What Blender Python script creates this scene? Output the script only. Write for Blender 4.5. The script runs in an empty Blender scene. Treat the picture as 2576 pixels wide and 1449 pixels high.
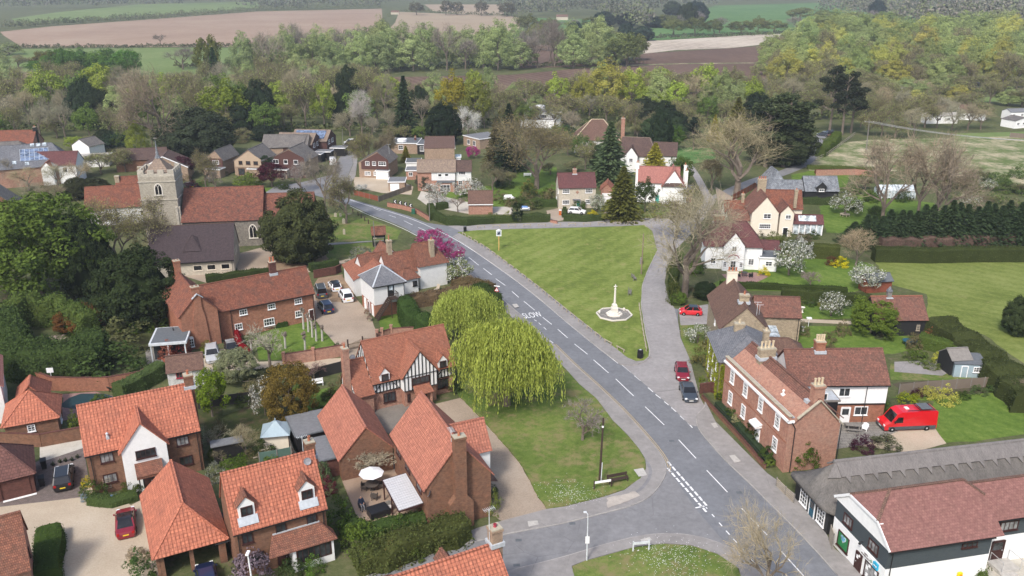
SAT=.92
import bpy, math, random
import numpy as np
from mathutils import Vector, Matrix
R=math.radians
sc=bpy.context.scene
COL=sc.collection
F=2130.;PT=R(20.3);HC=50.
cp,sp=math.cos(PT),math.sin(PT)
def ray(u,v):
 a=(u-1288)/F;b=-(v-724.5)/F
 return (a,cp+b*sp,-sp+b*cp)
def G(u,v,z=0.):
 d=ray(u,v);t=(z-HC)/d[2];return Vector((d[0]*t,d[1]*t,z))
def Z(ox,oy,s):
 return lambda x,y:(ox+x/s,oy+y/s)
ZA=Z(523.2,295.2,4.5);ZB=Z(939.1,295.2,4.5);ZC=Z(1368.4,268.3,4.5);ZD=Z(1744,402.5,4.5);ZE=Z(0,322,4.5);ZF=Z(322,348.8,4.5)
ZG=Z(831.8,550,4.5);ZH=Z(1770.9,831.8,4.5);ZI=Z(0,925.7,4.5);Z1=Z(134.2,939.1,4.5);Z2=Z(523.2,1100.1,4.5);Z3=Z(831.8,805,4.5)
Z4=Z(402.5,630.6,4.5);Z5=Z(1744,670.8,4.5)
T00=Z(0,0,3.);T10=Z(644,0,3.);T20=Z(1288,0,3.);T30=Z(1932,0,3.)
T01=Z(0,483,3.);T11=Z(644,483,3.);T21=Z(1288,483,3.);T31=Z(1932,483,3.)
T02=Z(0,966,3.);T12=Z(644,966,3.);T22=Z(1288,966,3.);T32=Z(1932,966,3.)
def tag(o,label=None,cat=None,group=None,kind=None):
 if label:o['label']=label
 if cat:o['category']=cat
 if group:o['group']=group
 if kind:o['kind']=kind
 return o
def empty(name,loc,rz=0,label=None,cat=None,group=None,sc_=1.):
 o=bpy.data.objects.new(name,None);COL.objects.link(o);o.location=loc;o.rotation_euler=(0,0,rz);o.empty_display_size=.3
 if sc_!=1.:o.scale=(sc_,)*3
 return tag(o,label,cat,group)
def copy_tree(o,parent=None):
 c=o.copy();COL.objects.link(c)
 if parent:c.parent=parent
 for ch in o.children:copy_tree(ch,c)
 return c
def newmat(name):
 m=bpy.data.materials.new(name);m.use_nodes=True;nt=m.node_tree;nt.nodes.clear()
 out=nt.nodes.new('ShaderNodeOutputMaterial');b=nt.nodes.new('ShaderNodeBsdfPrincipled');nt.links.new(b.outputs[0],out.inputs[0])
 return m,nt,b
def N(nt,t,**k):
 n=nt.nodes.new('ShaderNode'+t)
 for a,v in k.items():
  if a.startswith('i_'):
   key=a[2:].replace('_',' ')
   n.inputs[int(key) if key.isdigit() else key].default_value=v
  else:setattr(n,a,v)
 return n
def lk(nt,a,b):nt.links.new(a,b)
def c4(c):return (c[0],c[1],c[2],1)
def ramp(nt,cols):
 r=nt.nodes.new('ShaderNodeValToRGB');e=r.color_ramp.elements
 n=len(cols)
 while len(e)<n:e.new(.5)
 for i,c in enumerate(cols):
  if len(c)==4:e[i].position=c[3]
  else:e[i].position=i/(n-1)
  e[i].color=(c[0],c[1],c[2],1)
 return r
def coords(nt,kind):
 if kind=='uv':return N(nt,'TexCoord').outputs['UV']
 if kind=='obj':return N(nt,'TexCoord').outputs['Object']
 return N(nt,'NewGeometry').outputs['Position']
def mix(nt,f,a,b,mode='MIX'):
 m=nt.nodes.new('ShaderNodeMix');m.data_type='RGBA';m.blend_type=mode
 for s,v in ((0,f),(6,a),(7,b)):
  if hasattr(v,'links'):nt.links.new(v,m.inputs[s])
  elif s==0:m.inputs[0].default_value=v
  else:m.inputs[s].default_value=c4(v)
 return m.outputs[2]
def noise(nt,co,scale,detail=3,rough=.6,stretch=None):
 if stretch:
  mp=N(nt,'Mapping');mp.inputs['Scale'].default_value=stretch;lk(nt,co,mp.inputs[0]);co=mp.outputs[0]
 n=N(nt,'TexNoise',i_Scale=scale,i_Detail=detail,i_Roughness=rough);lk(nt,co,n.inputs['Vector']);return n.outputs['Fac']
def sharpen(nt,f,lo,hi):
 m=N(nt,'MapRange');m.inputs[1].default_value=lo;m.inputs[2].default_value=hi;lk(nt,f,m.inputs[0]);return m.outputs[0]
def plain(name,c,rough=.6,metal=0.,spec=.3,var=.12,scale=3.,co='obj'):
 m,nt,b=newmat(name)
 n=noise(nt,coords(nt,co),scale,4)
 r=ramp(nt,[[x*(1-var) for x in c]+[.35],[min(1,x*(1+var)) for x in c]+[.65]]);lk(nt,n,r.inputs[0]);lk(nt,r.outputs[0],b.inputs['Base Color'])
 b.inputs['Roughness'].default_value=rough;b.inputs['Metallic'].default_value=metal;b.inputs['Specular IOR Level'].default_value=spec
 return m
def mottled(name,cols,s1=.3,s2=4.,rough=.9,bump=0.,co='world',stretch=None,w=.5,det=5):
 """two octaves of noise through a ramp"""
 m,nt,b=newmat(name);c=coords(nt,co)
 n1=noise(nt,c,s1,det,.6,stretch);n2=noise(nt,c,s2,det,.7,stretch)
 mm=N(nt,'Mix');mm.data_type='FLOAT';mm.inputs[0].default_value=w;lk(nt,n1,mm.inputs[2]);lk(nt,n2,mm.inputs[3])
 f=sharpen(nt,mm.outputs[0],.33,.67)
 r=ramp(nt,cols);lk(nt,f,r.inputs[0]);lk(nt,r.outputs[0],b.inputs['Base Color'])
 b.inputs['Roughness'].default_value=rough;b.inputs['Specular IOR Level'].default_value=.15
 if bump:
  bp=N(nt,'Bump',i_Strength=1.,i_Distance=bump);lk(nt,n2,bp.inputs['Height']);lk(nt,bp.outputs[0],b.inputs['Normal'])
 return m
def brickmat(name,c1,c2,mortar,stain,bw=.225,bh=.075,ms=.012,rough=.9,bumpd=.01,big=.45,stainamt=.55,pan=False):
 """bricks or roof tiles laid in the face's own metres (UV), with weather stains of their own"""
 m,nt,b=newmat(name);c=coords(nt,'uv')
 t=N(nt,'TexBrick',i_Scale=1.);t.inputs['Brick Width'].default_value=bw;t.inputs['Row Height'].default_value=bh;t.inputs['Mortar Size'].default_value=ms
 t.inputs['Color1'].default_value=c4(c1);t.inputs['Color2'].default_value=c4(c2);t.inputs['Mortar'].default_value=c4(mortar);t.inputs['Bias'].default_value=0.
 t.inputs['Mortar Smooth'].default_value=.3
 lk(nt,c,t.inputs['Vector'])
 n=noise(nt,c,big,6,.72);n2=noise(nt,c,2.6,4,.7)
 f=sharpen(nt,n,.47,.68);f2=sharpen(nt,n2,.35,.7)
 ml=N(nt,'Math',operation='MULTIPLY');lk(nt,f,ml.inputs[0]);ml.inputs[1].default_value=stainamt
 a=mix(nt,ml.outputs[0],t.outputs['Color'],stain)
 v=N(nt,'MapRange');v.inputs[3].default_value=.78;v.inputs[4].default_value=1.2;lk(nt,f2,v.inputs[0])
 hs=N(nt,'HueSaturation');hs.inputs['Saturation'].default_value=SAT;lk(nt,v.outputs[0],hs.inputs['Value']);lk(nt,a,hs.inputs['Color'])
 lk(nt,hs.outputs[0],b.inputs['Base Color']);b.inputs['Roughness'].default_value=rough;b.inputs['Specular IOR Level'].default_value=.2
 h=t.outputs['Fac']
 bp=N(nt,'Bump',i_Strength=1.,i_Distance=bumpd,invert=True);lk(nt,h,bp.inputs['Height']);nrm=bp.outputs[0]
 if pan:
  s=N(nt,'SeparateXYZ');lk(nt,c,s.inputs[0]);q=N(nt,'Math',operation='MULTIPLY');lk(nt,s.outputs[0],q.inputs[0]);q.inputs[1].default_value=6.283/pan;w=N(nt,'Math',operation='SINE');lk(nt,q.outputs[0],w.inputs[0])
  b2=N(nt,'Bump',i_Strength=1.,i_Distance=.022);lk(nt,w.outputs[0],b2.inputs['Height']);lk(nt,nrm,b2.inputs['Normal']);nrm=b2.outputs[0]
 lk(nt,nrm,b.inputs['Normal'])
 return m
MT={}
def brick_(n,*a,**k):MT[n]=brickmat(n,*a,**k)
brick_('brick_orange',(.40,.115,.045),(.28,.075,.035),(.34,.22,.15),(.20,.085,.05),stainamt=.5)
brick_('brick_red',(.43,.17,.10),(.32,.11,.065),(.42,.30,.23),(.36,.24,.18),stainamt=.5)
brick_('brick_brown',(.24,.105,.055),(.155,.068,.04),(.21,.13,.085),(.33,.13,.06),stainamt=.45,big=.9)
brick_('brick_dark',(.135,.045,.035),(.10,.035,.03),(.15,.07,.05),(.09,.04,.035))
brick_('brick_buff',(.36,.24,.16),(.30,.195,.13),(.38,.29,.21),(.27,.19,.14))
brick_('brick_white',(.70,.70,.68),(.60,.60,.58),(.45,.45,.43),(.50,.48,.44),bw=.3,bh=.12,ms=.015)
brick_('stone_rubble',(.40,.31,.19),(.29,.22,.14),(.40,.33,.24),(.22,.18,.13),bw=.34,bh=.15,ms=.03,big=1.2,stainamt=.5)
brick_('tower_stone',(.42,.38,.30),(.30,.27,.215),(.40,.36,.29),(.22,.20,.165),bw=.3,bh=.2,ms=.03,big=1.3,stainamt=.45)
brick_('flint',(.24,.215,.18),(.12,.11,.10),(.28,.25,.21),(.085,.08,.075),bw=.2,bh=.16,ms=.03,big=1.6,stainamt=.6)
brick_('ashlar',(.52,.47,.38),(.44,.40,.33),(.36,.33,.27),(.30,.28,.24),bw=.6,bh=.3)
def roof_(n,c1,c2,st,amt=.5,bw=.17,bh=.2,big=.45,mo=.55,bd=.03,pan=0):
 brick_(n,c1,c2,[x*mo for x in c2],st,bw=bw,bh=bh,ms=.018,bumpd=bd,big=big,stainamt=amt,pan=pan)
roof_('pantile_orange',(.50,.155,.078),(.40,.118,.062),(.27,.095,.06),.6,bw=.33,bh=.30,mo=.72,bd=.03,pan=.33)
roof_('pantile_pink',(.48,.170,.10),(.39,.132,.08),(.27,.10,.07),.55,bw=.33,bh=.30,mo=.75,bd=.03,pan=.30)
roof_('tile_tudor',(.41,.15,.08),(.31,.105,.06),(.24,.105,.07),.55)
roof_('tile_old_red',(.34,.115,.06),(.21,.07,.043),(.11,.062,.05),.85,big=.8)
roof_('tile_nave',(.30,.105,.06),(.165,.06,.043),(.085,.055,.046),.9,bw=.3,bh=.22,big=1.1)
roof_('tile_mossy',(.33,.125,.07),(.20,.08,.052),(.11,.07,.052),.7,big=.8)
roof_('tile_georgian',(.30,.125,.085),(.175,.08,.06),(.115,.072,.056),.75,big=.8)
roof_('tile_brown',(.22,.125,.088),(.16,.09,.07),(.11,.07,.055),.6)
roof_('tile_darkbrown',(.15,.095,.08),(.105,.068,.062),(.19,.12,.085),.4)
roof_('tile_church_ext',(.095,.068,.072),(.072,.053,.058),(.06,.046,.05),.5)
roof_('tile_purple',(.20,.075,.072),(.14,.053,.055),(.095,.05,.05),.6)
roof_('tile_shop',(.27,.125,.105),(.215,.095,.082),(.175,.085,.07),.5,bw=.25,bh=.24,mo=.85,bd=.01)
roof_('tile_garage_brown',(.185,.082,.066),(.14,.062,.052),(.11,.055,.05),.4,bw=.3,bh=.34)
roof_('tile_grey',(.18,.165,.155),(.14,.128,.12),(.25,.22,.19),.5,bw=.3,bh=.34)
roof_('tile_tan',(.32,.24,.175),(.25,.185,.145),(.18,.13,.115),.4,bw=.3,bh=.4,bd=.06)
roof_('tile_pinkred',(.47,.19,.15),(.40,.155,.125),(.33,.13,.11),.4)
roof_('slate',(.20,.205,.225),(.145,.15,.168),(.27,.27,.28),.45,bw=.3,bh=.22)
roof_('slate_patchy',(.25,.27,.30),(.13,.145,.17),(.42,.43,.44),.5,bw=.45,bh=.3,big=1.)
MT['thatch']=mottled('thatch',[(.085,.08,.075),(.145,.135,.125),(.20,.185,.17)],1.1,9,bump=.10,co='uv',stretch=(1,.35,1),w=.6)
MT['thatch_ridge']=mottled('thatch_ridge',[(.12,.112,.108),(.185,.172,.165),(.26,.24,.225)],1.2,10,bump=.08,co='uv',stretch=(1,.3,1),w=.6)
def board(name,c,period=.18,axis=1,bd=.02):
 m,nt,b=newmat(name);co=coords(nt,'uv');s=N(nt,'SeparateXYZ');lk(nt,co,s.inputs[0])
 d=N(nt,'Math',operation='MULTIPLY');d.inputs[1].default_value=1/period;lk(nt,s.outputs[axis],d.inputs[0])
 f=N(nt,'Math',operation='FRACT');lk(nt,d.outputs[0],f.inputs[0])
 g=sharpen(nt,f.outputs[0],.0,.12)
 n=noise(nt,co,1.5,4,.7);r=ramp(nt,[[x*.88 for x in c]+[.3],list(c)+[.7]]);lk(nt,n,r.inputs[0])
 lk(nt,mix(nt,g,[x*.6 for x in c],r.outputs[0]),b.inputs['Base Color'])
 bp=N(nt,'Bump',i_Strength=1.,i_Distance=bd);lk(nt,f.outputs[0],bp.inputs['Height']);lk(nt,bp.outputs[0],b.inputs['Normal'])
 b.inputs['Roughness'].default_value=.6;b.inputs['Specular IOR Level'].default_value=.25
 MT[name]=m
board('weatherboard_white',(.80,.80,.79),.2)
board('weatherboard_black',(.028,.028,.03),.2)
board('weatherboard_grey',(.07,.085,.095),.2)
board('board_blue',(.34,.43,.48),.15,0)
board('board_green',(.10,.17,.14),.15,0)
board('tan_timber',(.47,.36,.26),.15,0)
board('brown_hung',(.105,.052,.045),.2)
board('corrugated',(.52,.52,.54),.24,1,.05)
board('decking',(.34,.25,.185),.15,0,.005)
board('fence_panel',(.19,.155,.125),.13,0,.01)
board('fence_dark',(.045,.042,.04),.13,0,.01)
board('fence_red',(.24,.075,.045),.14,0,.01)
for n,c,r_ in (('render_white',(.80,.80,.79),.7),('render_cream',(.70,.63,.52),.8),('render_buff',(.48,.43,.35),.85),('paint_white',(.82,.82,.82),.4),
 ('timber_black',(.016,.015,.016),.6),('frame_brown',(.050,.020,.018),.5),('grey_paint',(.07,.082,.09),.7),('lead',(.42,.45,.48),.5),
 ('pot_clay',(.40,.15,.085),.8),('pot_buff',(.55,.45,.31),.8),('mortar_cap',(.38,.34,.26),.9),('fascia_black',(.02,.02,.022),.4),
 ('red_paint',(.50,.012,.018),.35),('teal_paint',(.05,.32,.28),.4),('blue_door',(.02,.09,.14),.4),('felt_grey',(.16,.165,.175),.9),('felt_slate',(.11,.12,.13),.9),
 ('concrete',(.42,.40,.37),.9),('kerbstone',(.34,.32,.30),.9),('steel',(.45,.46,.48),.35),('galv',(.55,.58,.60),.45),('black_plastic',(.015,.015,.017),.4),
 ('wood_post',(.22,.17,.12),.9),('wood_pale',(.36,.31,.24),.9),('wood_grey',(.20,.185,.17),.9),('wood_dark',(.055,.035,.028),.8),('white_stone',(.66,.62,.55),.8),('gold_wood',(.52,.32,.12),.7),
 ('rubber',(.012,.012,.012),.8),('tyre_rim',(.40,.41,.43),.3),('plate_yellow',(.75,.55,.03),.4),('plate_white',(.75,.75,.72),.4),
 ('lamp_red',(.35,.01,.01),.2),('lamp_clear',(.70,.72,.74),.1),('green_box',(.03,.12,.075),.5),('yellow_box',(.80,.50,.01),.4),
 ('cloth_white',(.80,.80,.80),.9),('cloth_navy',(.02,.03,.06),.9),('cloth_grey',(.22,.22,.24),.9),('skin',(.50,.28,.19),.6),('hair',(.25,.22,.19),.9),
 ('rattan',(.09,.075,.065),.9),('cushion',(.50,.47,.45),.9),('pool_cover',(.012,.045,.055),.5),('rust',(.24,.11,.06),.9),('orange_paint',(.50,.13,.03),.5),
 ('wire',(.35,.35,.36),.5),('blue_tarp',(.12,.22,.42),.6),('pink_paint',(.30,.04,.06),.6),('sign_green',(.03,.20,.07),.5),('sign_blue',(.03,.35,.55),.5),('rail_grey',(.38,.38,.38),.5)):
 MT[n]=plain(n,c,r_,var=.04 if c[0]>.6 else .12)
def glassmat(name,c,rough=.08):
 m,nt,b=newmat(name);n=noise(nt,coords(nt,'obj'),1.3,2)
 r=ramp(nt,[[x*.5 for x in c]+[.35],[x*1.6 for x in c]+[.65]]);lk(nt,n,r.inputs[0]);lk(nt,r.outputs[0],b.inputs['Base Color'])
 b.inputs['Roughness'].default_value=rough;b.inputs['Specular IOR Level'].default_value=.6;MT[name]=m
glassmat('glass',(.035,.038,.042));glassmat('glass_curtain',(.22,.22,.22),.2);glassmat('glass_dark',(.012,.012,.014));glassmat('glass_pale',(.40,.45,.48),.15);glassmat('solar',(.12,.16,.24),.2)
def carpaint(name,c,metal=.0):
 m,nt,b=newmat(name);n=noise(nt,coords(nt,'obj'),2.,3);r=ramp(nt,[[x*.93 for x in c]+[.3],list(c)+[.7]]);lk(nt,n,r.inputs[0]);lk(nt,r.outputs[0],b.inputs['Base Color'])
 b.inputs['Roughness'].default_value=.3;b.inputs['Metallic'].default_value=metal;b.inputs['Coat Weight'].default_value=.6;b.inputs['Coat Roughness'].default_value=.08;MT[name]=m
for n,c in (('car_white',(.78,.79,.80)),('car_black',(.012,.012,.014)),('car_red',(.62,.02,.03)),('car_maroon',(.21,.008,.02)),('car_navy',(.012,.02,.06)),('car_grey',(.07,.08,.09)),
 ('car_slate',(.045,.055,.07)),('car_silver',(.42,.43,.44)),('van_red',(.60,.006,.015)),('boat_blue',(.03,.10,.22))):carpaint(n,c)
class MB:
 def __init__(s):s.v=[];s.f=[];s.m=[];s.mi=0
 def add(s,vs,fs):
  o=len(s.v);s.v+= [tuple(p) for p in vs]
  for f in fs:s.f.append([i+o for i in f]);s.m.append(s.mi)
  return s
 def box(s,x0,x1,y0,y1,z0,z1):
  return s.add([(x0,y0,z0),(x1,y0,z0),(x1,y1,z0),(x0,y1,z0),(x0,y0,z1),(x1,y0,z1),(x1,y1,z1),(x0,y1,z1)],
   [(0,3,2,1),(4,5,6,7),(0,1,5,4),(1,2,6,5),(2,3,7,6),(3,0,4,7)])
 def bbox(s,x0,x1,y0,y1,z0,z1,b=.03):
  """box with chamfered upright edges and top"""
  P=lambda i,z:[(x0+i+b,y0+i,z),(x1-i-b,y0+i,z),(x1-i,y0+i+b,z),(x1-i,y1-i-b,z),(x1-i-b,y1-i,z),(x0+i+b,y1-i,z),(x0+i,y1-i-b,z),(x0+i,y0+i+b,z)]
  return s.loft([P(0,z0),P(0,z1-b),P(b,z1)])
 def prism(s,poly,z0,z1):
  """poly: list of (x,y) ccw"""
  n=len(poly);vs=[(x,y,z0) for x,y in poly]+[(x,y,z1) for x,y in poly]
  return s.add(vs,[tuple(range(n-1,-1,-1)),tuple(range(n,2*n))]+[(i,(i+1)%n,n+(i+1)%n,n+i) for i in range(n)])
 def ext(s,poly3,vec):
  """extrude a 3-D polygon along vec"""
  n=len(poly3);vs=[tuple(p) for p in poly3]+[(p[0]+vec[0],p[1]+vec[1],p[2]+vec[2]) for p in poly3]
  return s.add(vs,[tuple(range(n-1,-1,-1)),tuple(range(n,2*n))]+[(i,(i+1)%n,n+(i+1)%n,n+i) for i in range(n)])
 def slab(s,pts,th):
  a,b,c=[Vector(p) for p in pts[:3]];n=(b-a).cross(c-a).normalized()*th
  return s.ext(pts,n)
 def loft(s,rings,cap=True):
  n=len(rings[0]);vs=[p for r in rings for p in r];fs=[]
  for k in range(len(rings)-1):
   for i in range(n):
    j=(i+1)%n;fs.append((k*n+i,k*n+j,(k+1)*n+j,(k+1)*n+i))
  if cap:fs.append(tuple(range(n-1,-1,-1)));fs.append(tuple((len(rings)-1)*n+i for i in range(n)))
  return s.add(vs,fs)
 def lathe(s,prof,c=(0,0,0),n=12):
  rings=[[(c[0]+r*math.cos(2*math.pi*i/n),c[1]+r*math.sin(2*math.pi*i/n),c[2]+z) for i in range(n)] for r,z in prof]
  return s.loft(rings)
 def tube(s,pts,r,n=6):
  pts=[Vector(p) for p in pts];rr=r if isinstance(r,(list,tuple)) else [r]*len(pts);rings=[]
  for i,p in enumerate(pts):
   d=(pts[min(i+1,len(pts)-1)]-pts[max(i-1,0)]).normalized()
   a=d.cross(Vector((0,0,1)) if abs(d.z)<.9 else Vector((1,0,0))).normalized();b=d.cross(a)
   rings.append([p+(a*math.cos(2*math.pi*k/n)+b*math.sin(2*math.pi*k/n))*rr[i] for k in range(n)])
  return s.loft(rings)
 def bar(s,a,b,w,h):
  """rectangular bar a->b"""
  a,b=Vector(a),Vector(b);d=(b-a).normalized();x=d.cross(Vector((0,0,1)) if abs(d.z)<.95 else Vector((0,1,0))).normalized()*w/2;y=x.normalized().cross(d)*h/2
  return s.loft([[p-x-y,p+x-y,p+x+y,p-x+y] for p in (a,b)])
 def build(s,name,mat,parent=None,smooth=False,fixn=True):
  me=bpy.data.meshes.new(name);me.from_pydata(s.v,[],s.f)
  mats=mat if isinstance(mat,(list,tuple)) else [mat]
  for m_ in mats:me.materials.append(MT[m_] if isinstance(m_,str) else m_)
  if len(mats)>1:me.polygons.foreach_set('material_index',s.m)
  if fixn:
   import bmesh
   bm=bmesh.new();bm.from_mesh(me);bmesh.ops.recalc_face_normals(bm,faces=bm.faces);bm.to_mesh(me);bm.free()
  uv=me.uv_layers.new(name='m')
  co=np.empty(len(me.vertices)*3);me.vertices.foreach_get('co',co);co=co.reshape(-1,3)
  lu=np.empty((len(me.loops),2));li=0
  for p in me.polygons:
   n=p.normal
   if abs(n.z)>.995:t=np.array((1.,0,0));b=np.array((0,1.,0))
   else:
    t=np.array((-n.y,n.x,0.));t/=np.linalg.norm(t);b=np.cross((n.x,n.y,n.z),t)
   for l in range(p.loop_start,p.loop_start+p.loop_total):
    q=co[me.loops[l].vertex_index];lu[l]=(q@t,q@b)
  uv.data.foreach_set('uv',lu.ravel())
  if smooth:me.polygons.foreach_set('use_smooth',[True]*len(me.polygons))
  o=bpy.data.objects.new(name,me);COL.objects.link(o)
  if parent:o.parent=parent
  return o
class Bld:
 """a building whose local x runs along the eave line, y away from it"""
 def __init__(s,name,label,cat,A,he,L,ang,W,group=None,at=None):
  p=G(A[0],A[1],he) if at is None else Vector(at)
  s.he,s.L,s.W=he,L,W;s.a=R(ang);s.o=Vector((p.x,p.y,0))
  s.e=empty(name,s.o,s.a,label,cat,group)
 def loc(s,w):
  d=w-s.o;c,k=math.cos(s.a),math.sin(s.a);return Vector((d.x*c+d.y*k,-d.x*k+d.y*c,d.z))
 def hit(s,face,u,v,off):
  """pixel -> local point on a wall plane"""
  d=ray(u,v);c,k=math.cos(s.a),math.sin(s.a)
  o=s.loc(Vector((0,0,HC)));dd=Vector((d[0]*c+d[1]*k,-d[0]*k+d[1]*c,d[2]))
  t=(off-o.y)/dd.y if face in 'fb' else (off-o.x)/dd.x
  return o+dd*t
 def part(s,mb,name,mat,parent=None,**k):return mb.build(name,mat,parent or s.e,**k)
 def block(s,x0,x1,y0,y1,he,hr,axis='x',hip=(0,0),wall='brick_brown',roof='pantile_orange',ov=.3,gv=.12,z0=0,rt=None,th=.1,ridge=None,name='wall',rname='roof',rparent=None,wparent=None,half=None):
  T=(lambda p:p) if axis=='x' else (lambda p:(p[1],p[0],p[2]))
  if axis=='y':a0,a1,b0,b1=y0,y1,x0,x1
  else:a0,a1,b0,b1=x0,x1,y0,y1
  bm_=(b0+b1)/2 if rt is None else b0+rt
  t0=(hr-he)/(bm_-b0);t1=(hr-he)/(b1-bm_)
  zw0=he+t0*ov-.03;zw1=he+t1*ov-.03
  if wall:
   w=MB();ia=gv if hip[0]==0 else ov;ib=gv if hip[1]==0 else ov
   X0,X1=a0+ia,a1-ib;Y0,Y1=b0+ov,b1-ov
   if hip==(0,0):
    w.ext([T(p) for p in [(X0,Y0,z0),(X0,Y1,z0),(X0,Y1,zw1),(X0,bm_,hr-.03),(X0,Y0,zw0)]],T((X1-X0,0,0)))
   else:
    zt=min(zw0,zw1)
    w.ext([T(p) for p in [(X0,Y0,z0),(X0,Y1,z0),(X0,Y1,zt),(X0,Y0,zt)]],T((X1-X0,0,0)))
    for k,(hh,xx,dx) in enumerate(((hip[0],X0,.6),(hip[1],X1,-.6))):
     if hh==0:w.ext([T(p) for p in [(xx,Y0,zt),(xx,Y1,zt),(xx,bm_,hr-.03)]],T((dx,0,0)))
   s.part(w,name,wall,wparent)
  r=MB();R0=(a0+hip[0],bm_,hr);R1=(a1-hip[1],bm_,hr)
  def sl(pts):
   q=[T(p) for p in pts];a,b,c=[Vector(p) for p in q[:3]]
   if (b-a).cross(c-a).z<0:q=q[::-1]
   r.slab(q,th)
  sl([(a0,b0,he),(a1,b0,he),R1,R0]);sl([(a1,b1,he),(a0,b1,he),R0,R1])
  if hip[0]:sl([(a0,b1,he),(a0,b0,he),R0])
  if hip[1]:sl([(a1,b0,he),(a1,b1,he),R1])
  ro=s.part(r,rname,roof,rparent)
  c=MB();q=lambda p:Vector(T(p))+Vector((0,0,th*1.05))
  c.bar(q(R0),q(R1),.26,.12)
  if hip[0]:
   for y in (b0,b1):c.bar(q((a0,y,he)),q(R0),.22,.1)
  if hip[1]:
   for y in (b0,b1):c.bar(q((a1,y,he)),q(R1),.22,.1)
  s.part(c,'ridge_tiles',ridge or roof,ro)
  return ro
 def gutter(s,x0,x1,y,z,mat='fascia_black',down=()):
  g=MB();g.bar((x0,y-.02,z-.05),(x1,y-.02,z-.05),.12,.1)
  for x in down:g.tube([(x,y+.18,z-.1),(x,y+.2,0)],.045,6)
  return s.part(g,'gutter',mat)
 def win(s,face,p,w,h,nx=2,ny=2,mat='paint_white',off=None,glass='glass',px=True,parent=None,name='window',sill=True,bars=.05,fr=.09):
  """p is a pixel of the window centre (px) or (s,z) on the face"""
  if off is None:off={'f':.3,'b':s.W-.3,'l':.12,'r':s.L-.12}[face]
  if px:
   q=s.hit(face,p[0],p[1],off);a=q.x if face in 'fb' else q.y;z=q.z
  else:a,z=p
  P={'f':lambda a,d,z:(a,off-d,z),'b':lambda a,d,z:(a,off+d,z),'l':lambda a,d,z:(off-d,a,z),'r':lambda a,d,z:(off+d,a,z)}[face]
  def bx(mb,a0,a1,d0,d1,z0,z1):
   c0,c1=P(a0,d0,z0),P(a1,d1,z1);mb.box(min(c0[0],c1[0]),max(c0[0],c1[0]),min(c0[1],c1[1]),max(c0[1],c1[1]),z0,z1)
  f=MB();a0,a1,z0,z1=a-w/2,a+w/2,z-h/2,z+h/2
  bx(f,a0,a1,.0,.08,z1-fr,z1);bx(f,a0,a1,.0,.08,z0,z0+fr);bx(f,a0,a0+fr,0,.08,z0+fr,z1-fr);bx(f,a1-fr,a1,0,.08,z0+fr,z1-fr)
  for i in range(1,nx):
   c=a0+w*i/nx;bx(f,c-bars/2,c+bars/2,0,.065,z0+fr,z1-fr)
  for i in range(1,ny):
   c=z0+h*i/ny;bx(f,a0+fr,a1-fr,0,.055,c-bars/2,c+bars/2)
  if sill:bx(f,a0-.06,a1+.06,0,.14,z0-.07,z0-.002)
  o=s.part(f,name,mat,parent)
  g=MB();bx(g,a0+fr*.5,a1-fr*.5,0,.035,z0+fr*.5,z1-fr*.5);s.part(g,'pane',glass,o)
  return o
 def door(s,face,p,w,h,mat='frame_brown',off=None,px=True,frame='paint_white',glass=None):
  """p is the pixel of the foot of the door, or s along the face"""
  if off is None:off={'f':.3,'b':s.W-.3,'l':.12,'r':s.L-.12}[face]
  z=0.
  if px:
   q=s.hit(face,p[0],p[1],off);a=q.x if face in 'fb' else q.y;z=max(0,q.z) if q.z>1 else 0
  else:
   a=p[0];z=p[1]
  P={'f':lambda a,d,z:(a,off-d,z),'b':lambda a,d,z:(a,off+d,z),'l':lambda a,d,z:(off-d,a,z),'r':lambda a,d,z:(off+d,a,z)}[face]
  def bx(mb,a0,a1,d0,d1,z0,z1):
   c0,c1=P(a0,d0,z0),P(a1,d1,z1);mb.box(min(c0[0],c1[0]),max(c0[0],c1[0]),min(c0[1],c1[1]),max(c0[1],c1[1]),z0,z1)
  f=MB();a0,a1=a-w/2,a+w/2
  bx(f,a0+.06,a1-.06,0,.05,z+.02,z+h-.06)
  bx(f,a0+.16,a1-.16,.05,.065,z+.15,z+h*.42)
  o=s.part(f,'door',mat)
  f=MB();bx(f,a0-.04,a0+.06,0,.09,z,z+h);bx(f,a1-.06,a1+.04,0,.09,z,z+h);bx(f,a0+.06,a1-.06,0,.09,z+h-.06,z+h+.05);s.part(f,'door_frame',frame,o)
  if glass:
   f=MB();bx(f,a0+.16,a1-.16,.05,.07,z+h*.52,z+h*.9);s.part(f,'pane',glass,o)
  f=MB();bx(f,a1-.2,a1-.12,.065,.11,z+h*.46,z+h*.5);s.part(f,'handle','steel',o)
  return o
 def chim(s,x,y,w,d,z0,z1,mat='brick_brown',pots=1,pot='pot_clay',cap='mortar_cap',ph=.45,flash=None,taper=None,parent=None,row='x'):
  c=MB();c.box(x-w/2,x+w/2,y-d/2,y+d/2,z0,z1-.3);c.box(x-w/2-.07,x+w/2+.07,y-d/2-.07,y+d/2+.07,z1-.3,z1-.1)
  if taper:
   tw,tz=taper;c.loft([[(x-tw/2,y-d/2+.01,0),(x+tw/2,y-d/2+.01,0),(x+tw/2,y+d/2,0),(x-tw/2,y+d/2,0)],[(x-tw/2,y-d/2+.01,tz),(x+tw/2,y-d/2+.01,tz),(x+tw/2,y+d/2,tz),(x-tw/2,y+d/2,tz)],
    [(x-w/2+.01,y-d/2+.02,tz+.7),(x+w/2-.01,y-d/2+.02,tz+.7),(x+w/2-.01,y+d/2,tz+.7),(x-w/2+.01,y+d/2,tz+.7)]])
  o=s.part(c,'chimney',mat,parent)
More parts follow.
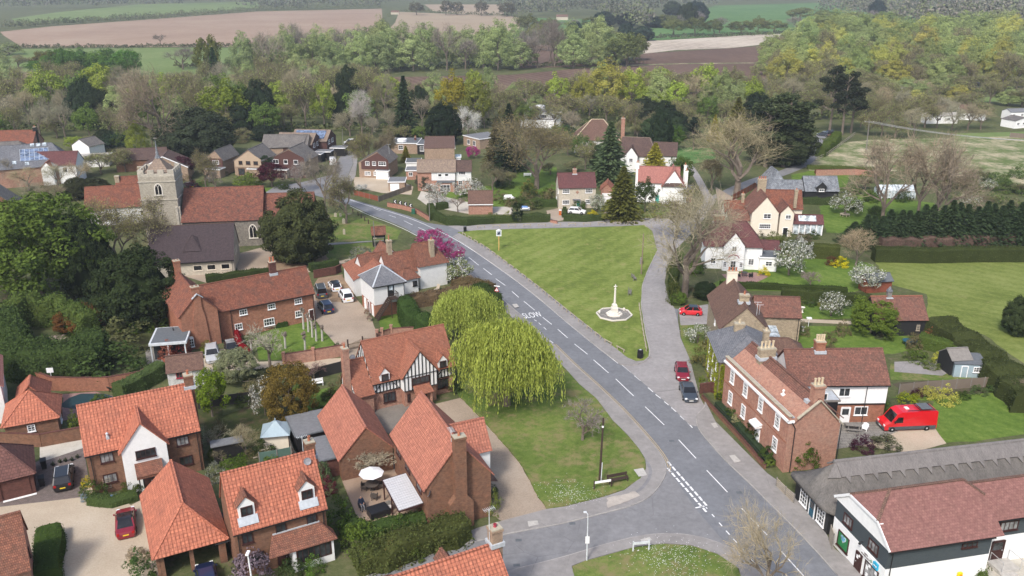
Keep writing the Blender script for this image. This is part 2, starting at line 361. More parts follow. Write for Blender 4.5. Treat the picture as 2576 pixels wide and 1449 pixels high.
  m=MB();m.box(x-w/2-.02,x+w/2+.02,y-d/2-.02,y+d/2+.02,z1-.1,z1);s.part(m,'chimney_cap',cap,o)
  for i in range(pots):
   k=(i-(pots-1)/2)*(w if row=='x' else d)/max(pots,1);p=MB()
   cx,cy=(x+k,y) if row=='x' else (x,y+k)
   p.lathe([(.15,0),(.12,.08),(.12,ph-.06),(.15,ph-.05),(.15,ph),(.10,ph),(.10,ph-.1)],(cx,cy,z1),10)
   s.part(p,'chimney_pot',pot,o)
  if flash is not None:
   f=MB();f.box(x-w/2-.15,x+w/2+.15,y-d/2-.15,y+d/2+.15,flash-.25,flash+.12);s.part(f,'flashing','lead',o)
  return o
 def flat(s,x0,x1,y0,y1,z,wall,roof='felt_grey',fascia='paint_white',z0=0,th=.22,name='wall'):
  w=MB();w.box(x0+.2,x1-.2,y0+.2,y1-.2,z0,z-.001);s.part(w,name,wall)
  f=MB();f.box(x0,x1,y0,y1,z,z+th);o=s.part(f,'roof_edge',fascia)
  r=MB();r.box(x0+.15,x1-.15,y0+.15,y1-.15,z+th,z+th+.03);s.part(r,'roof',roof)
 def aerial(s,x,y,z,h=1.5):
  a=MB();a.tube([(x,y,z),(x,y,z+h)],.03,5);a.tube([(x-.5,y,z+h),(x+.5,y,z+h)],.015,4)
  for i in range(7):a.tube([(x-.45+i*.15,y-.28,z+h),(x-.45+i*.15,y+.28,z+h)],.012,4)
  s.part(a,'aerial','galv')
 def dish(s,x,y,z):
  a=MB();a.lathe([(.02,0),(.2,.03),(.34,.12),(.35,.13),(.2,.05)],(0,0,0),12);o=s.part(a,'satellite_dish','cloth_grey');o.location=(x,y,z);o.rotation_euler=(R(70),0,R(-20))
# ================================================================ GROUND, ROADS, FIELDS
def grassmat(name,dark,mid,light,dry=None,dryamt=0.,stripe=None,s=1.):
 m,nt,b=newmat(name);c=coords(nt,'world')
 n1=noise(nt,c,.09*s,5,.65);n2=noise(nt,c,1.3*s,5,.75);n3=noise(nt,c,9*s,3,.7)
 a=N(nt,'Math',operation='MULTIPLY_ADD');lk(nt,n1,a.inputs[0]);a.inputs[1].default_value=.9;lk(nt,n2,a.inputs[2])
 a2=N(nt,'Math',operation='MULTIPLY_ADD');lk(nt,n3,a2.inputs[0]);a2.inputs[1].default_value=.5;lk(nt,a.outputs[0],a2.inputs[2])
 f=sharpen(nt,a2.outputs[0],.95,1.45)
 if stripe:
  w,ang,amt=stripe;mp=N(nt,'Mapping');mp.inputs['Rotation'].default_value=(0,0,R(ang));lk(nt,c,mp.inputs[0])
  sx=N(nt,'SeparateXYZ');lk(nt,mp.outputs[0],sx.inputs[0]);nn=noise(nt,c,.25,3)
  q=N(nt,'Math',operation='MULTIPLY_ADD');lk(nt,sx.outputs[0],q.inputs[0]);q.inputs[1].default_value=6.283/w
  n6=N(nt,'Math',operation='MULTIPLY');lk(nt,nn,n6.inputs[0]);n6.inputs[1].default_value=6.;lk(nt,n6.outputs[0],q.inputs[2])
  sn=N(nt,'Math',operation='SINE');lk(nt,q.outputs[0],sn.inputs[0])
  g=N(nt,'Math',operation='MULTIPLY_ADD');lk(nt,sn.outputs[0],g.inputs[0]);g.inputs[1].default_value=amt;lk(nt,f,g.inputs[2]);f=g.outputs[0]
 r=ramp(nt,[list(dark)+[.05],list(mid)+[.5],list(light)+[.95]]);lk(nt,f,r.inputs[0]);col=r.outputs[0]
 if dry:
  d=noise(nt,c,.33*s,6,.8);d2=sharpen(nt,d,.62-dryamt,.72-dryamt*.6);col=mix(nt,d2,col,dry)
 lk(nt,col,b.inputs['Base Color']);b.inputs['Roughness'].default_value=.95;b.inputs['Specular IOR Level'].default_value=.1
 bp=N(nt,'Bump',i_Strength=.6,i_Distance=.08);lk(nt,n3,bp.inputs['Height']);lk(nt,bp.outputs[0],b.inputs['Normal']);MT[name]=m
grassmat('grass_base',(.055,.065,.03),(.085,.10,.04),(.13,.13,.065),(.15,.12,.08),.08)
grassmat('grass_green',(.105,.14,.03),(.15,.195,.042),(.21,.245,.07),(.25,.235,.09),.06,(3.2,35,.13))
grassmat('grass_verge',(.070,.108,.022),(.105,.152,.033),(.165,.20,.055),(.21,.18,.085),.14)
grassmat('grass_lawn',(.068,.115,.020),(.10,.16,.028),(.15,.205,.045),None,0,(2.2,-30,.08))
grassmat('grass_bigfield',(.105,.135,.03),(.15,.185,.045),(.20,.225,.07),(.25,.23,.10),.03,(2.6,-52,.13))
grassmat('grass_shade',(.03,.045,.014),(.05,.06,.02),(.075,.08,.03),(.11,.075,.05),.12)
grassmat('grass_pasture',(.11,.16,.05),(.14,.19,.065),(.18,.22,.09),None,0,None,.25)
grassmat('grass_meadow',(.075,.12,.035),(.11,.15,.05),(.20,.20,.10),(.42,.36,.25),.17,None,.35)
grassmat('grass_park',(.055,.125,.035),(.085,.165,.05),(.13,.21,.075),None,0,(18,70,.35),.2)
def soil(name,cols,w,ang,amt):
 m,nt,b=newmat(name);c=coords(nt,'world');n1=noise(nt,c,.012,6,.65);n2=noise(nt,c,.35,5,.75,(1,.15,1))
 mp=N(nt,'Mapping');mp.inputs['Rotation'].default_value=(0,0,R(ang));lk(nt,c,mp.inputs[0]);sx=N(nt,'SeparateXYZ');lk(nt,mp.outputs[0],sx.inputs[0])
 q=N(nt,'Math',operation='MULTIPLY');lk(nt,sx.outputs[0],q.inputs[0]);q.inputs[1].default_value=6.283/w;sn=N(nt,'Math',operation='SINE');lk(nt,q.outputs[0],sn.inputs[0])
 a=N(nt,'Math',operation='MULTIPLY_ADD');lk(nt,n1,a.inputs[0]);a.inputs[1].default_value=1.2;lk(nt,n2,a.inputs[2]);g=N(nt,'Math',operation='MULTIPLY_ADD');lk(nt,sn.outputs[0],g.inputs[0]);g.inputs[1].default_value=amt;lk(nt,a.outputs[0],g.inputs[2])
 f=sharpen(nt,g.outputs[0],.8,1.4);r=ramp(nt,cols);lk(nt,f,r.inputs[0]);lk(nt,r.outputs[0],b.inputs['Base Color']);b.inputs['Roughness'].default_value=1.;b.inputs['Specular IOR Level'].default_value=.05;MT[name]=m
soil('soil_pink',[(.25,.175,.13),(.30,.215,.16),(.34,.26,.195)],7,80,.05)
soil('soil_tan',[(.28,.215,.15),(.32,.25,.18),(.33,.27,.19)],7,60,.04)
soil('soil_dark',[(.10,.066,.052),(.135,.09,.07),(.17,.118,.092)],4.5,-25,.2)
soil('soil_pale',[(.30,.25,.20),(.44,.38,.31),(.52,.46,.38)],9,30,.05)
def tarmac(name,c,crack=.5):
 m,nt,b=newmat(name);co=coords(nt,'world');n1=noise(nt,co,.22,5,.7);n2=noise(nt,co,18,3,.8);n3=noise(nt,co,1.6,5,.7)
 a=N(nt,'Math',operation='MULTIPLY_ADD');lk(nt,n1,a.inputs[0]);a.inputs[1].default_value=1.;lk(nt,n3,a.inputs[2]);a2=N(nt,'Math',operation='MULTIPLY_ADD');lk(nt,n2,a2.inputs[0]);a2.inputs[1].default_value=.5;lk(nt,a.outputs[0],a2.inputs[2])
 f=sharpen(nt,a2.outputs[0],.95,1.55);r=ramp(nt,[[x*.80 for x in c]+[0.],list(c)+[.5],[x*1.22 for x in c]+[1.]]);lk(nt,f,r.inputs[0])
 v=N(nt,'TexVoronoi',feature='DISTANCE_TO_EDGE',i_Scale=.22);mv=N(nt,'Mix');mv.data_type='VECTOR';lk(nt,co,v.inputs['Vector'])
 k=sharpen(nt,v.outputs['Distance'],.0,.008);cm=noise(nt,co,.12,2);cs=sharpen(nt,cm,.5,.6)
 inv=N(nt,'Math',operation='SUBTRACT');inv.inputs[0].default_value=1.;lk(nt,k,inv.inputs[1]);mu=N(nt,'Math',operation='MULTIPLY');lk(nt,inv.outputs[0],mu.inputs[0]);lk(nt,cs,mu.inputs[1]);mu2=N(nt,'Math',operation='MULTIPLY');lk(nt,mu.outputs[0],mu2.inputs[0]);mu2.inputs[1].default_value=crack
 lk(nt,mix(nt,mu2.outputs[0],r.outputs[0],[x*.45 for x in c]),b.inputs['Base Color']);b.inputs['Roughness'].default_value=.85;b.inputs['Specular IOR Level'].default_value=.25
 bp=N(nt,'Bump',i_Strength=.4,i_Distance=.02);lk(nt,n2,bp.inputs['Height']);lk(nt,bp.outputs[0],b.inputs['Normal']);MT[name]=m
tarmac('asphalt_main',(.165,.170,.182),.25);tarmac('asphalt_side',(.195,.193,.198),.6);tarmac('asphalt_lane',(.27,.255,.25),.6);tarmac('pavement',(.25,.235,.225),.5);tarmac('pavement_patch',(.205,.20,.205),.2)
tarmac('apron_light',(.38,.34,.30),.2)
MT['gravel_court']=mottled('gravel_court',[(.13,.115,.10),(.19,.17,.15),(.24,.21,.18)],.3,5)
MT['canal_water']=plain('canal_water',(.05,.055,.05),.15)
MT['gravel']=mottled('gravel',[(.33,.27,.20),(.42,.35,.265),(.50,.43,.34)],.16,7,w=.5,bump=.03)
MT['gravel_brown']=mottled('gravel_brown',[(.22,.175,.135),(.33,.265,.205),(.42,.35,.28)],.12,6,w=.5,bump=.03)
MT['bare_earth']=mottled('bare_earth',[(.16,.10,.07),(.24,.17,.11),(.33,.25,.17)],.5,5,bump=.04)
MT['soil_bed']=mottled('soil_bed',[(.055,.045,.03),(.09,.075,.05),(.07,.09,.03)],.8,5,bump=.05)
MT['paving_grey']=brickmat('paving_grey',(.27,.25,.225),(.21,.195,.18),(.13,.12,.11),(.15,.15,.12),bw=.9,bh=.6,ms=.03)
MT['paving_block']=brickmat('paving_block',(.20,.155,.14),(.16,.13,.12),(.11,.09,.08),(.13,.11,.10),bw=.22,bh=.11)
MT['paving_pink']=brickmat('paving_pink',(.33,.19,.17),(.29,.165,.15),(.22,.14,.12),(.24,.17,.14),bw=.3,bh=.2)
MT['concrete_old']=mottled('concrete_old',[(.34,.31,.26),(.46,.43,.37),(.52,.49,.44)],.5,5)
MT['marking_white']=mottled('marking_white',[(.50,.50,.50),(.74,.74,.74),(.80,.80,.80)],2.,14)
MT['marking_yellow']=mottled('marking_yellow',[(.33,.27,.16),(.50,.37,.18),(.55,.41,.20)],2.,14)
def smooth_poly(pts,n=2):
 for _ in range(n):
  q=[]
  for i in range(len(pts)):
   a,b=pts[i],pts[(i+1)%len(pts)];q.append(a*.75+b*.25);q.append(a*.25+b*.75)
  pts=q
 return pts
def resamp(pts,step,closed=True):
 out=[];n=len(pts)
 for i in range(n if closed else n-1):
  a,b=pts[i],pts[(i+1)%n];k=max(1,int((b-a).length/step))
  for j in range(k):out.append(a+(b-a)*j/k)
 if not closed:out.append(pts[-1])
 return out
LAY=[0]
def sheet(name,px,z,mat,kind='structure',h=0.,jit=0.,step=1.5,rnd=0,smooth=0,z1=None,world=False):
 """a flat area of ground; h>0 gives it a raised kerb-high edge"""
 LAY[0]+=1;z=z+LAY[0]*.0004
 P=[Vector(p) for p in px] if world else [G(u,v,z) for u,v in px]
 if smooth:P=smooth_poly(P,smooth)
 if jit:
  rr=random.Random(LAY[0]);P=resamp(P,step);P=[Vector((p.x+rr.uniform(-jit,jit),p.y+rr.uniform(-jit,jit),p.z)) for p in P]
 m=MB();n=len(P)
 if h:m.ext([(p.x,p.y,z-h) for p in P],(0,0,h))
 else:m.add([(p.x,p.y,z) for p in P],[tuple(range(n))])
 o=m.build(name,mat,fixn=bool(h))
 if not h and o.data.polygons[0].normal.z<0:o.data.flip_normals()
 return tag(o,kind=kind)
def strip(name,px,w,z,mat,kind='structure',closed=False,dash=None,h=0,sm=2,parent=None,world=False):
 P=[Vector(p) for p in px] if world else [G(u,v,z) for u,v in px]
 for _ in range(sm):
  q=[P[0]]
  for a,b in zip(P,P[1:]):q+= [a*.75+b*.25,a*.25+b*.75]
  P=q+[P[-1]]
 m=MB()
 if dash:
  on,off=dash;P=resamp(P,.25,False);L=0;seg=[]
  for a,b in zip(P,P[1:]):
   L+=(b-a).length
   if L%(on+off)<on:seg.append(a)
   else:
    if len(seg)>1:m_ribbon(m,seg,w,z,h)
    seg=[]
  if len(seg)>1:m_ribbon(m,seg,w,z,h)
 else:m_ribbon(m,P,w,z,h)
 o=m.build(name,mat,parent,fixn=bool(h));
 if parent is None:tag(o,kind=kind)
 return o
def m_ribbon(m,P,w,z,h=0):
 L=[];Rr=[]
 for i,p in enumerate(P):
  d=(P[min(i+1,len(P)-1)]-P[max(i-1,0)]);d.z=0;d.normalize();n=Vector((-d.y,d.x,0))*w/2
  L.append((p.x+n.x,p.y+n.y,z));Rr.append((p.x-n.x,p.y-n.y,z))
 if h:
  m.loft([[(r[0],r[1],z-h),(l[0],l[1],z-h),l,r] for l,r in zip(L,Rr)])
 else:
  o=len(P);m.add(L+Rr,[(o+i,o+i+1,i+1,i) for i in range(o-1)])
g=MB();n=40
for i in range(n):
 for j in range(n):
  x0,x1=-6000+12000*i/n,-6000+12000*(i+1)/n;y0,y1=-400+9000*j/n,-400+9000*(j+1)/n
  g.add([(x0,y0,0),(x1,y0,0),(x1,y1,0),(x0,y1,0)],[(0,1,2,3)])
o=g.build('ground','grass_base',fixn=False);tag(o,kind='structure')
sheet('field',[(10,90),(0,80),(133,66),(400,47),(644,29),(960,22),(962,45),(940,72),(900,92),(860,103),(800,114),(744,120),(644,117),(57,119)],.02,'soil_pink')
sheet('field',[(30,47),(150,30),(350,11),(650,4),(650,20),(350,41),(130,58),(40,62)],.02,'grass_pasture')
sheet('field',[(1004,30),(1288,40),(1310,47),(1306,70),(1288,92),(1240,108),(1044,108),(965,88),(994,57)],.02,'soil_tan')
sheet('field',[(1067,11),(1262,11),(1268,37),(1180,36),(1090,28)],.03,'soil_tan')
sheet('field',[(12,142),(57,123),(300,120),(640,120),(760,125),(720,150),(640,200),(20,200)],.02,'grass_pasture')
sheet('field',[(900,196),(1288,188),(1500,168),(1565,160),(1621,134),(1838,121),(1965,112),(1975,165),(1930,210),(1700,240),(1300,262),(900,225)],.02,'soil_dark')
sheet('field',[(1300,112),(1575,112),(1575,164),(1300,172)],.03,'soil_dark')
sheet('field',[(1610,100),(1660,102),(1855,90),(2062,80),(2062,100),(1965,107),(1835,121),(1700,126),(1619,135)],.04,'soil_pale')
strip('farm_track',[(1480,170),(1565,165),(1700,160),(1920,158)],4.,.06,'grass_meadow')
strip('farm_track',[(1290,158),(1400,166),(1480,158),(1560,160)],3.,.06,'grass_meadow')
sheet('field',[(1348,45),(1490,49),(1505,70),(1440,96),(1338,99)],.02,'grass_park')
sheet('field',[(1590,78),(1700,45),(1800,14),(2100,6),(2360,40),(2330,60),(2200,66),(2062,79),(1855,88),(1660,101),(1610,100)],.02,'grass_park')
sheet('meadow',[(2022,420),(2050,395),(2100,362),(2180,352),(2330,348),(2600,340),(2600,475),(2480,450),(2300,432),(2040,430)],.02,'grass_meadow',jit=.8)
sheet('meadow',[(2400,336),(2600,330),(2600,342),(2400,346)],.03,'grass_pasture')
sheet('meadow',[(2300,250),(2600,240),(2600,252),(2320,262)],.03,'grass_pasture')
sheet('canal',[(2280,224),(2470,214),(2500,220),(2300,231)],.05,'canal_water')
sheet('lawn',[(2200,656),(2300,650),(2600,650),(2600,930),(2540,890),(2479,843),(2335,803),(2332,740),(2242,716)],.012,'grass_bigfield',jit=.15)
sheet('lawn',[(1780,720),(1950,640),(2110,645),(2200,665),(2210,700),(2150,735),(1850,730)],.012,'grass_lawn',jit=.15)
sheet('lawn',[(1960,790),(1970,765),(2080,765),(2180,775),(2190,800),(2100,803),(1965,802)],.012,'grass_lawn',jit=.1)
sheet('lawn',[(1975,820),(2150,820),(2300,845),(2330,870),(2250,890),(2000,885)],.012,'grass_lawn',jit=.1)
sheet('lawn',[(2060,520),(2150,490),(2350,510),(2400,560),(2200,590),(2080,585)],.012,'grass_lawn',jit=.2)
sheet('lawn',[(1990,440),(2060,425),(2140,430),(2130,470),(2000,480)],.012,'grass_lawn',jit=.2)
sheet('lawn',[(2240,1000),(2400,985),(2600,975),(2600,1090),(2450,1110),(2370,1114),(2330,1070),(2350,1010)],.012,'grass_lawn',jit=.15)
sheet('lawn',[(2240,965),(2370,952),(2560,955),(2560,985),(2300,1000)],.014,'soil_bed',jit=.15)
sheet('lawn',[(2240,915),(2400,940),(2540,940),(2545,960),(2240,955)],.016,'grass_verge',jit=.1)
sheet('lawn',[(640,850),(700,820),(790,805),(800,820),(850,870),(835,885),(700,905),(650,905)],.012,'grass_lawn',jit=.1)
sheet('lawn',[(950,795),(1010,780),(1060,830),(1040,850),(965,850)],.02,'grass_lawn',jit=.08)
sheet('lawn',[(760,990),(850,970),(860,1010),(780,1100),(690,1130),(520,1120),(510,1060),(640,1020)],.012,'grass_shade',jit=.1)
sheet('lawn',[(770,985),(850,970),(850,1000),(790,1040),(760,1020)],.014,'grass_lawn',jit=.1)
sheet('lawn',[(820,535),(900,540),(1010,580),(1000,602),(820,612),(700,625),(690,570)],.012,'grass_verge',jit=.15)
sheet('lawn',[(690,640),(820,618),(960,608),(975,625),(900,640),(750,668),(690,672)],.014,'grass_shade' if 0 else 'grass_verge',jit=.1)
sheet('lawn',[(620,640),(760,650),(820,640),(830,655),(700,690),(600,700)],.016,'bare_earth',jit=.2)
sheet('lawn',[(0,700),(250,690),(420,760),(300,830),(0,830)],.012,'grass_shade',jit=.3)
sheet('lawn',[(1170,470),(1290,465),(1300,500),(1280,520),(1110,520),(1090,495)],.012,'grass_lawn',jit=.15)
sheet('lawn',[(1280,430),(1400,420),(1400,480),(1290,500)],.012,'grass_lawn',jit=.15)
sheet('lawn',[(1570,560),(1580,520),(1640,510),(1690,500),(1690,540),(1640,548)],.014,'grass_verge',jit=.15)
sheet('lawn',[(1670,375),(1750,370),(1800,375),(1800,400),(1740,412),(1680,400)],.012,'grass_park',jit=.2)
sheet('lawn',[(1710,815),(1770,812),(1775,870),(1780,900),(1735,905),(1715,850)],.012,'grass_verge',jit=.08)
sheet('lawn',[(560,480),(700,470),(720,490),(600,510)],.012,'grass_lawn',jit=.15)
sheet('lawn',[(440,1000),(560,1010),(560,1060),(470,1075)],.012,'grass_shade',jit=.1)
sheet('gravel_drive',[(780,735),(850,700),(905,760),(935,800),(950,850),(975,860),(965,900),(890,905),(860,885),(800,815),(790,800)],.016,'gravel_brown',jit=.06)
sheet('gravel_drive',[(800,700),(860,690),(880,720),(900,760),(800,760),(785,730)],.02,'bare_earth',jit=.15)
sheet('gravel_drive',[(540,880),(620,870),(650,910),(870,900),(870,935),(640,960),(520,960),(500,900)],.016,'gravel',jit=.05)
sheet('gravel_drive',[(-40,1250),(120,1235),(210,1200),(330,1270),(410,1230),(400,1449),(420,1500),(-40,1500)],.016,'gravel',jit=.05)
sheet('gravel_drive',[(0,1200),(120,1150),(210,1125),(225,1215),(210,1250),(110,1262),(0,1275)],.02,'paving_block')
sheet('concrete_yard',[(100,1110),(205,1100),(215,1125),(110,1160),(100,1150)],.024,'concrete_old')
sheet('gravel_drive',[(1080,1020),(1160,1000),(1190,1030),(1244,1089),(1300,1150),(1354,1249),(1376,1281),(1288,1307),(1262,1312),(1235,1295),(1225,1190),(1150,1100),(1000,1100)],.016,'gravel_brown',jit=.06)
sheet('court',[(930,1010),(1050,990),(1080,1020),(1010,1110),(960,1080)],.014,'gravel_court')
sheet('terrace',[(870,1220),(935,1170),(1000,1160),(1080,1240),(1085,1290),(1000,1310),(940,1300)],.02,'paving_grey')
sheet('driveway',[(1706,777),(1780,765),(1790,815),(1712,818)],.02,'asphalt_lane',jit=.05)
sheet('churchyard_path',[(600,690),(590,640),(700,612),(680,650),(665,690),(650,700)],.018,'gravel_brown',jit=.05)
sheet('churchyard_path',[(450,690),(600,680),(700,690),(800,670),(860,655),(880,650),(885,657),(700,705),(520,712)],.02,'gravel_brown',jit=.05)
strip('churchyard_path',[(660,622),(820,614),(930,605),(985,600)],1.7,.02,'pavement_patch')
sheet('pool_terrace',[(115,995),(240,985),(300,1000),(300,1020),(200,1050),(150,1060),(160,1000)],.02,'paving_pink')
sheet('pool_cover',[(150,1020),(175,1000),(205,990),(260,990),(285,997),(250,1010),(200,1030),(160,1025)],.05,'pool_cover')
sheet('drive',[(2200,1080),(2350,1075),(2380,1115),(2290,1140),(2160,1120)],.016,'gravel',jit=.05)
sheet('patio',[(2100,1055),(2200,1050),(2260,1085),(2170,1120),(2100,1130)],.02,'paving_grey')
sheet('patio',[(1815,690),(1900,685),(1935,695),(1900,712),(1830,705)],.02,'paving_pink')
sheet('patio',[(365,880),(430,860),(470,900),(420,925),(370,915)],.02,'paving_grey')
strip('garden_path',[(1950,803),(2060,808),(2150,812)],1.4,.022,'gravel')
sheet('gravel_drive',[(1060,480),(1140,500),(1230,520),(1290,520),(1290,540),(1180,538),(1080,520),(1050,500)],.018,'concrete_old',jit=.06)
sheet('gravel_drive',[(890,445),(1000,450),(1040,470),(1035,490),(960,485),(890,470)],.018,'gravel',jit=.06)
sheet('gravel_drive',[(1375,530),(1420,520),(1430,552),(1380,560)],.018,'gravel_brown',jit=.06)
sheet('gravel_drive',[(1520,530),(1560,525),(1565,558),(1515,558)],.018,'gravel_brown',jit=.06)
sheet('yard',[(2290,1400),(2450,1370),(2600,1330),(2600,1500),(2270,1500)],.02,'concrete_old',jit=.05)
sheet('yard',[(1800,470),(1850,500),(1900,520),(1840,560),(1810,540)],.016,'gravel_brown')
sheet('garden_court',[(2250,910),(2370,905),(2400,930),(2370,945),(2250,935)],.018,'pavement')
W_edge=[(690,478),(780,488),(880,515),(939,543),(972,554),(1017,573),(1050,592),(1100,622),(1140,652),(1187,686),(1218,713),(1288,773),(1321,802),(1388,863),(1440,914),(1501,968),(1571,1036),(1621,1092),(1655,1133),(1671,1159),(1677,1180),(1665,1212),(1635,1249),(1588,1271),(1521,1288),(1411,1316),(1288,1338),(1180,1364),(1074,1396),(921,1449),(780,1500)]
S_edge=[(1100,1500),(1288,1433),(1371,1413),(1435,1396),(1521,1369),(1614,1346),(1688,1341),(1755,1348),(1821,1369),(1871,1396),(1932,1443),(1990,1500)]
E_edge=[(2180,1500),(2105,1443),(2065,1396),(1999,1326),(1932,1260),(1881,1209),(1821,1153),(1771,1096),(1755,1073),(1751,1046),(1773,1024),(1760,1000),(1735,905),(1711,850),(1706,816),(1706,777),(1696,776),(1681,750),(1671,710),(1678,670),(1700,625),(1735,590),(1770,550),(1800,505),(1786,487),(1760,440),(1740,412),(1727,415),(1748,450),(1772,500),(1745,550),(1690,552),(1632,549),(1502,556),(1368,561),(1272,564),(1179,567),(1126,568),(1072,560),(1028,543),(961,523),(880,500),(800,478),(700,462)]
sheet('main_road',W_edge[:-1]+[(780,1500)]+S_edge+E_edge,.02,'asphalt_main')
sheet('lane_surface',[(1565,918),(1608,912),(1636,893),(1634,870),(1625,843),(1618,800),(1613,766),(1616,716),(1628,683),(1654,629),(1640,580),(1621,566),(1288,575),(1160,582),(1126,568),(1272,563),(1502,555),(1632,548),(1690,551),(1745,549),(1772,500),(1748,450),(1727,415),(1740,412),(1760,440),(1787,487),(1801,505),(1771,551),(1736,591),(1701,626),(1679,670),(1672,710),(1682,750),(1697,776),(1707,816),(1712,850),(1736,905),(1761,1000),(1774,1024),(1752,1046),(1756,1073),(1735,1069),(1695,1029),(1658,997),(1621,966)],.028,'asphalt_lane')
sheet('side_road',[(1677,1180),(1690,1195),(1755,1285),(1830,1373),(1821,1369),(1755,1348),(1688,1341),(1614,1346),(1521,1369),(1435,1396),(1288,1433),(1100,1500),(780,1500),(921,1449),(1074,1396),(1180,1364),(1288,1338),(1411,1316),(1521,1288),(1588,1271),(1635,1249),(1665,1212)],.032,'asphalt_side')
sheet('close_road',[(862,385),(884,380),(888,412),(876,440),(850,468),(800,485),(700,500),(650,495),(690,470),(760,458),(832,440),(846,410)],.02,'asphalt_side')
sheet('close_pavement',[(884,380),(900,392),(895,440),(880,470),(860,490),(850,470),(877,440),(889,412)],.05,'pavement')
sheet('road_patch',[(1445,1045),(1500,1035),(1520,1060),(1430,1075)],.04,'pavement_patch') if 0 else None
strip('farm_track',[(2042,350),(2060,349),(2040,405),(1960,440),(1910,450),(1850,475),(1800,500)],3.6,.026,'asphalt_side')
strip('farm_track',[(2060,347),(2085,330)],3.6,.026,'asphalt_side')
K=.12
def off_px(p,du,dv=0):return (p[0]+du,p[1]+dv)
wp=W_edge[8:-1]
sheet('pavement',wp+[(930,1428),(1100,1372),(1200,1328),(1262,1310),(1288,1303),(1376,1280),(1421,1274),(1521,1249),(1571,1232),(1611,1202),(1625,1179),(1625,1156),(1608,1129),(1578,1092),(1541,1056),(1501,1002),(1458,966),(1388,889),(1340,845),(1290,800),(1240,752),(1190,700),(1130,655)],K,'pavement',h=.13)
sheet('verge',[(1175,780),(1230,750),(1290,802),(1340,847),(1388,890),(1458,967),(1501,1003),(1541,1057),(1578,1093),(1608,1130),(1624,1157),(1624,1179),(1610,1202),(1571,1231),(1521,1247),(1421,1272),(1376,1279),(1354,1249),(1321,1183),(1288,1139),(1244,1089),(1190,1030),(1150,990),(1150,860)],K+.02,'grass_verge',h=.13,jit=.05,step=.6)
sheet('pavement',[(1160,583),(1250,577),(1300,650),(1640,900),(1636,898),(1608,915),(1588,918),(1560,916),(1555,912),(1488,860),(1421,805),(1355,748),(1288,696),(1175,617),(1140,594)],K,'pavement',h=.13)
sheet('village_green',[(1152,584),(1200,579),(1288,576),(1421,573),(1560,569),(1621,566),(1641,581),(1653,629),(1627,683),(1615,716),(1612,766),(1617,800),(1624,843),(1632,880),(1631,897),(1619,906),(1600,908),(1578,899),(1521,853),(1421,773),(1355,720),(1288,670),(1225,622)],K+.02,'grass_green',h=.13,jit=.04,step=.8)
sheet('pavement',S_edge+[(1880,1500),(1858,1428),(1805,1392),(1738,1370),(1671,1366),(1605,1373),(1538,1391),(1474,1409),(1438,1423),(1445,1449),(1470,1500)],K,'pavement',h=.13)
sheet('verge',[(1439,1424),(1475,1410),(1538,1393),(1605,1375),(1671,1368),(1738,1372),(1804,1393),(1855,1427),(1885,1500),(1472,1500),(1445,1449)],K+.02,'grass_verge',h=.13,jit=.04,step=.6)
ep=[(2180,1500),(2105,1443),(2065,1396),(1999,1326),(1932,1260),(1881,1209),(1821,1153),(1771,1096),(1755,1073),(1751,1046),(1773,1024),(1775,1010)]
sheet('pavement',ep+[(1800,1060),(1870,1130),(1930,1190),(1965,1215),(2010,1250),(2060,1310),(2100,1380),(2250,1500)],K,'pavement',h=.13)
for pts in (W_edge[8:-1],S_edge,ep,[(1140,594),(1175,617),(1288,696),(1355,748),(1421,805),(1488,860),(1555,912),(1580,918),(1610,915),(1636,897),(1633,870),(1625,843),(1617,800),(1612,766),(1615,716),(1628,683),(1654,629)]):
 strip('kerb',pts,.16,K+.025,'kerbstone',h=.14)
for q in ([(1594,1181),(1618,1177),(1628,1195),(1607,1199)],[(1327,1311),(1352,1309),(1355,1319),(1330,1325)],[(1611,1357),(1634,1351),(1640,1358),(1615,1365)],[(1788,1065),(1800,1063),(1807,1074),(1797,1076)],[(1834,1146),(1848,1144),(1864,1160),(1848,1164)],[(1288,765),(1300,764),(1306,772),(1295,774)]):
 sheet('tactile_slab',q,K+.03,'concrete')
sheet('pavement_patch',[(1527,1253),(1560,1245),(1600,1235),(1610,1246),(1570,1264),(1530,1277)],K+.028,'apron_light',jit=.1,step=.4)
strip('repair_strip',[(1590,1130),(1628,1160),(1640,1190),(1620,1225),(1590,1245)],.35,K+.03,'pavement_patch')
for pts in ([(1575,1285),(1620,1345)],[(1633,1258),(1695,1340)],[(1600,1300),(1660,1290)],[(1710,1050),(1560,1100)]):strip('repair_strip',pts,.3,.045,'pavement_patch')
strip('repair_strip',[(1690,780),(1695,830),(1712,832)],.3,.045,'asphalt_main')
mz=.05
def line(pts,w=.11,dash=None,mat='marking_white',z=mz,sm=1,name='road_marking'):strip(name,pts,w,z,mat,dash=dash,sm=sm)
line([(880,503),(939,521),(995,537),(1050,556),(1120,588),(1175,619),(1288,698),(1355,750),(1421,807),(1488,862),(1555,914)],.13)
line([(880,518),(939,546),(972,557),(1017,576),(1049,593)],.13);line([(1187,686),(1218,713),(1288,775),(1321,804)],.13)
for a,b in (((876,500),(892,505)),((940,524),(958,530)),((978,541),(996,547)),((1016,555),(1038,566)),((1052,572),(1072,581)),((1150,628),(1170,640)),((1179,647),(1204,667)),((1216,675),(1237,691)),((1247,701),(1271,718)),((1288,733),(1305,748)),((1318,758),(1345,780)),((1365,798),(1388,816)),((1403,828),(1428,850)),((1445,865),(1478,891)),((1493,905),(1531,938)),((1549,953),(1594,996)),((1623,1023),(1671,1069)),((1707,1106),(1751,1153)),((1778,1183),(1830,1238)),((1866,1279),(1930,1346)),((1962,1383),(2022,1449))):
 line([a,b],.11,sm=0)
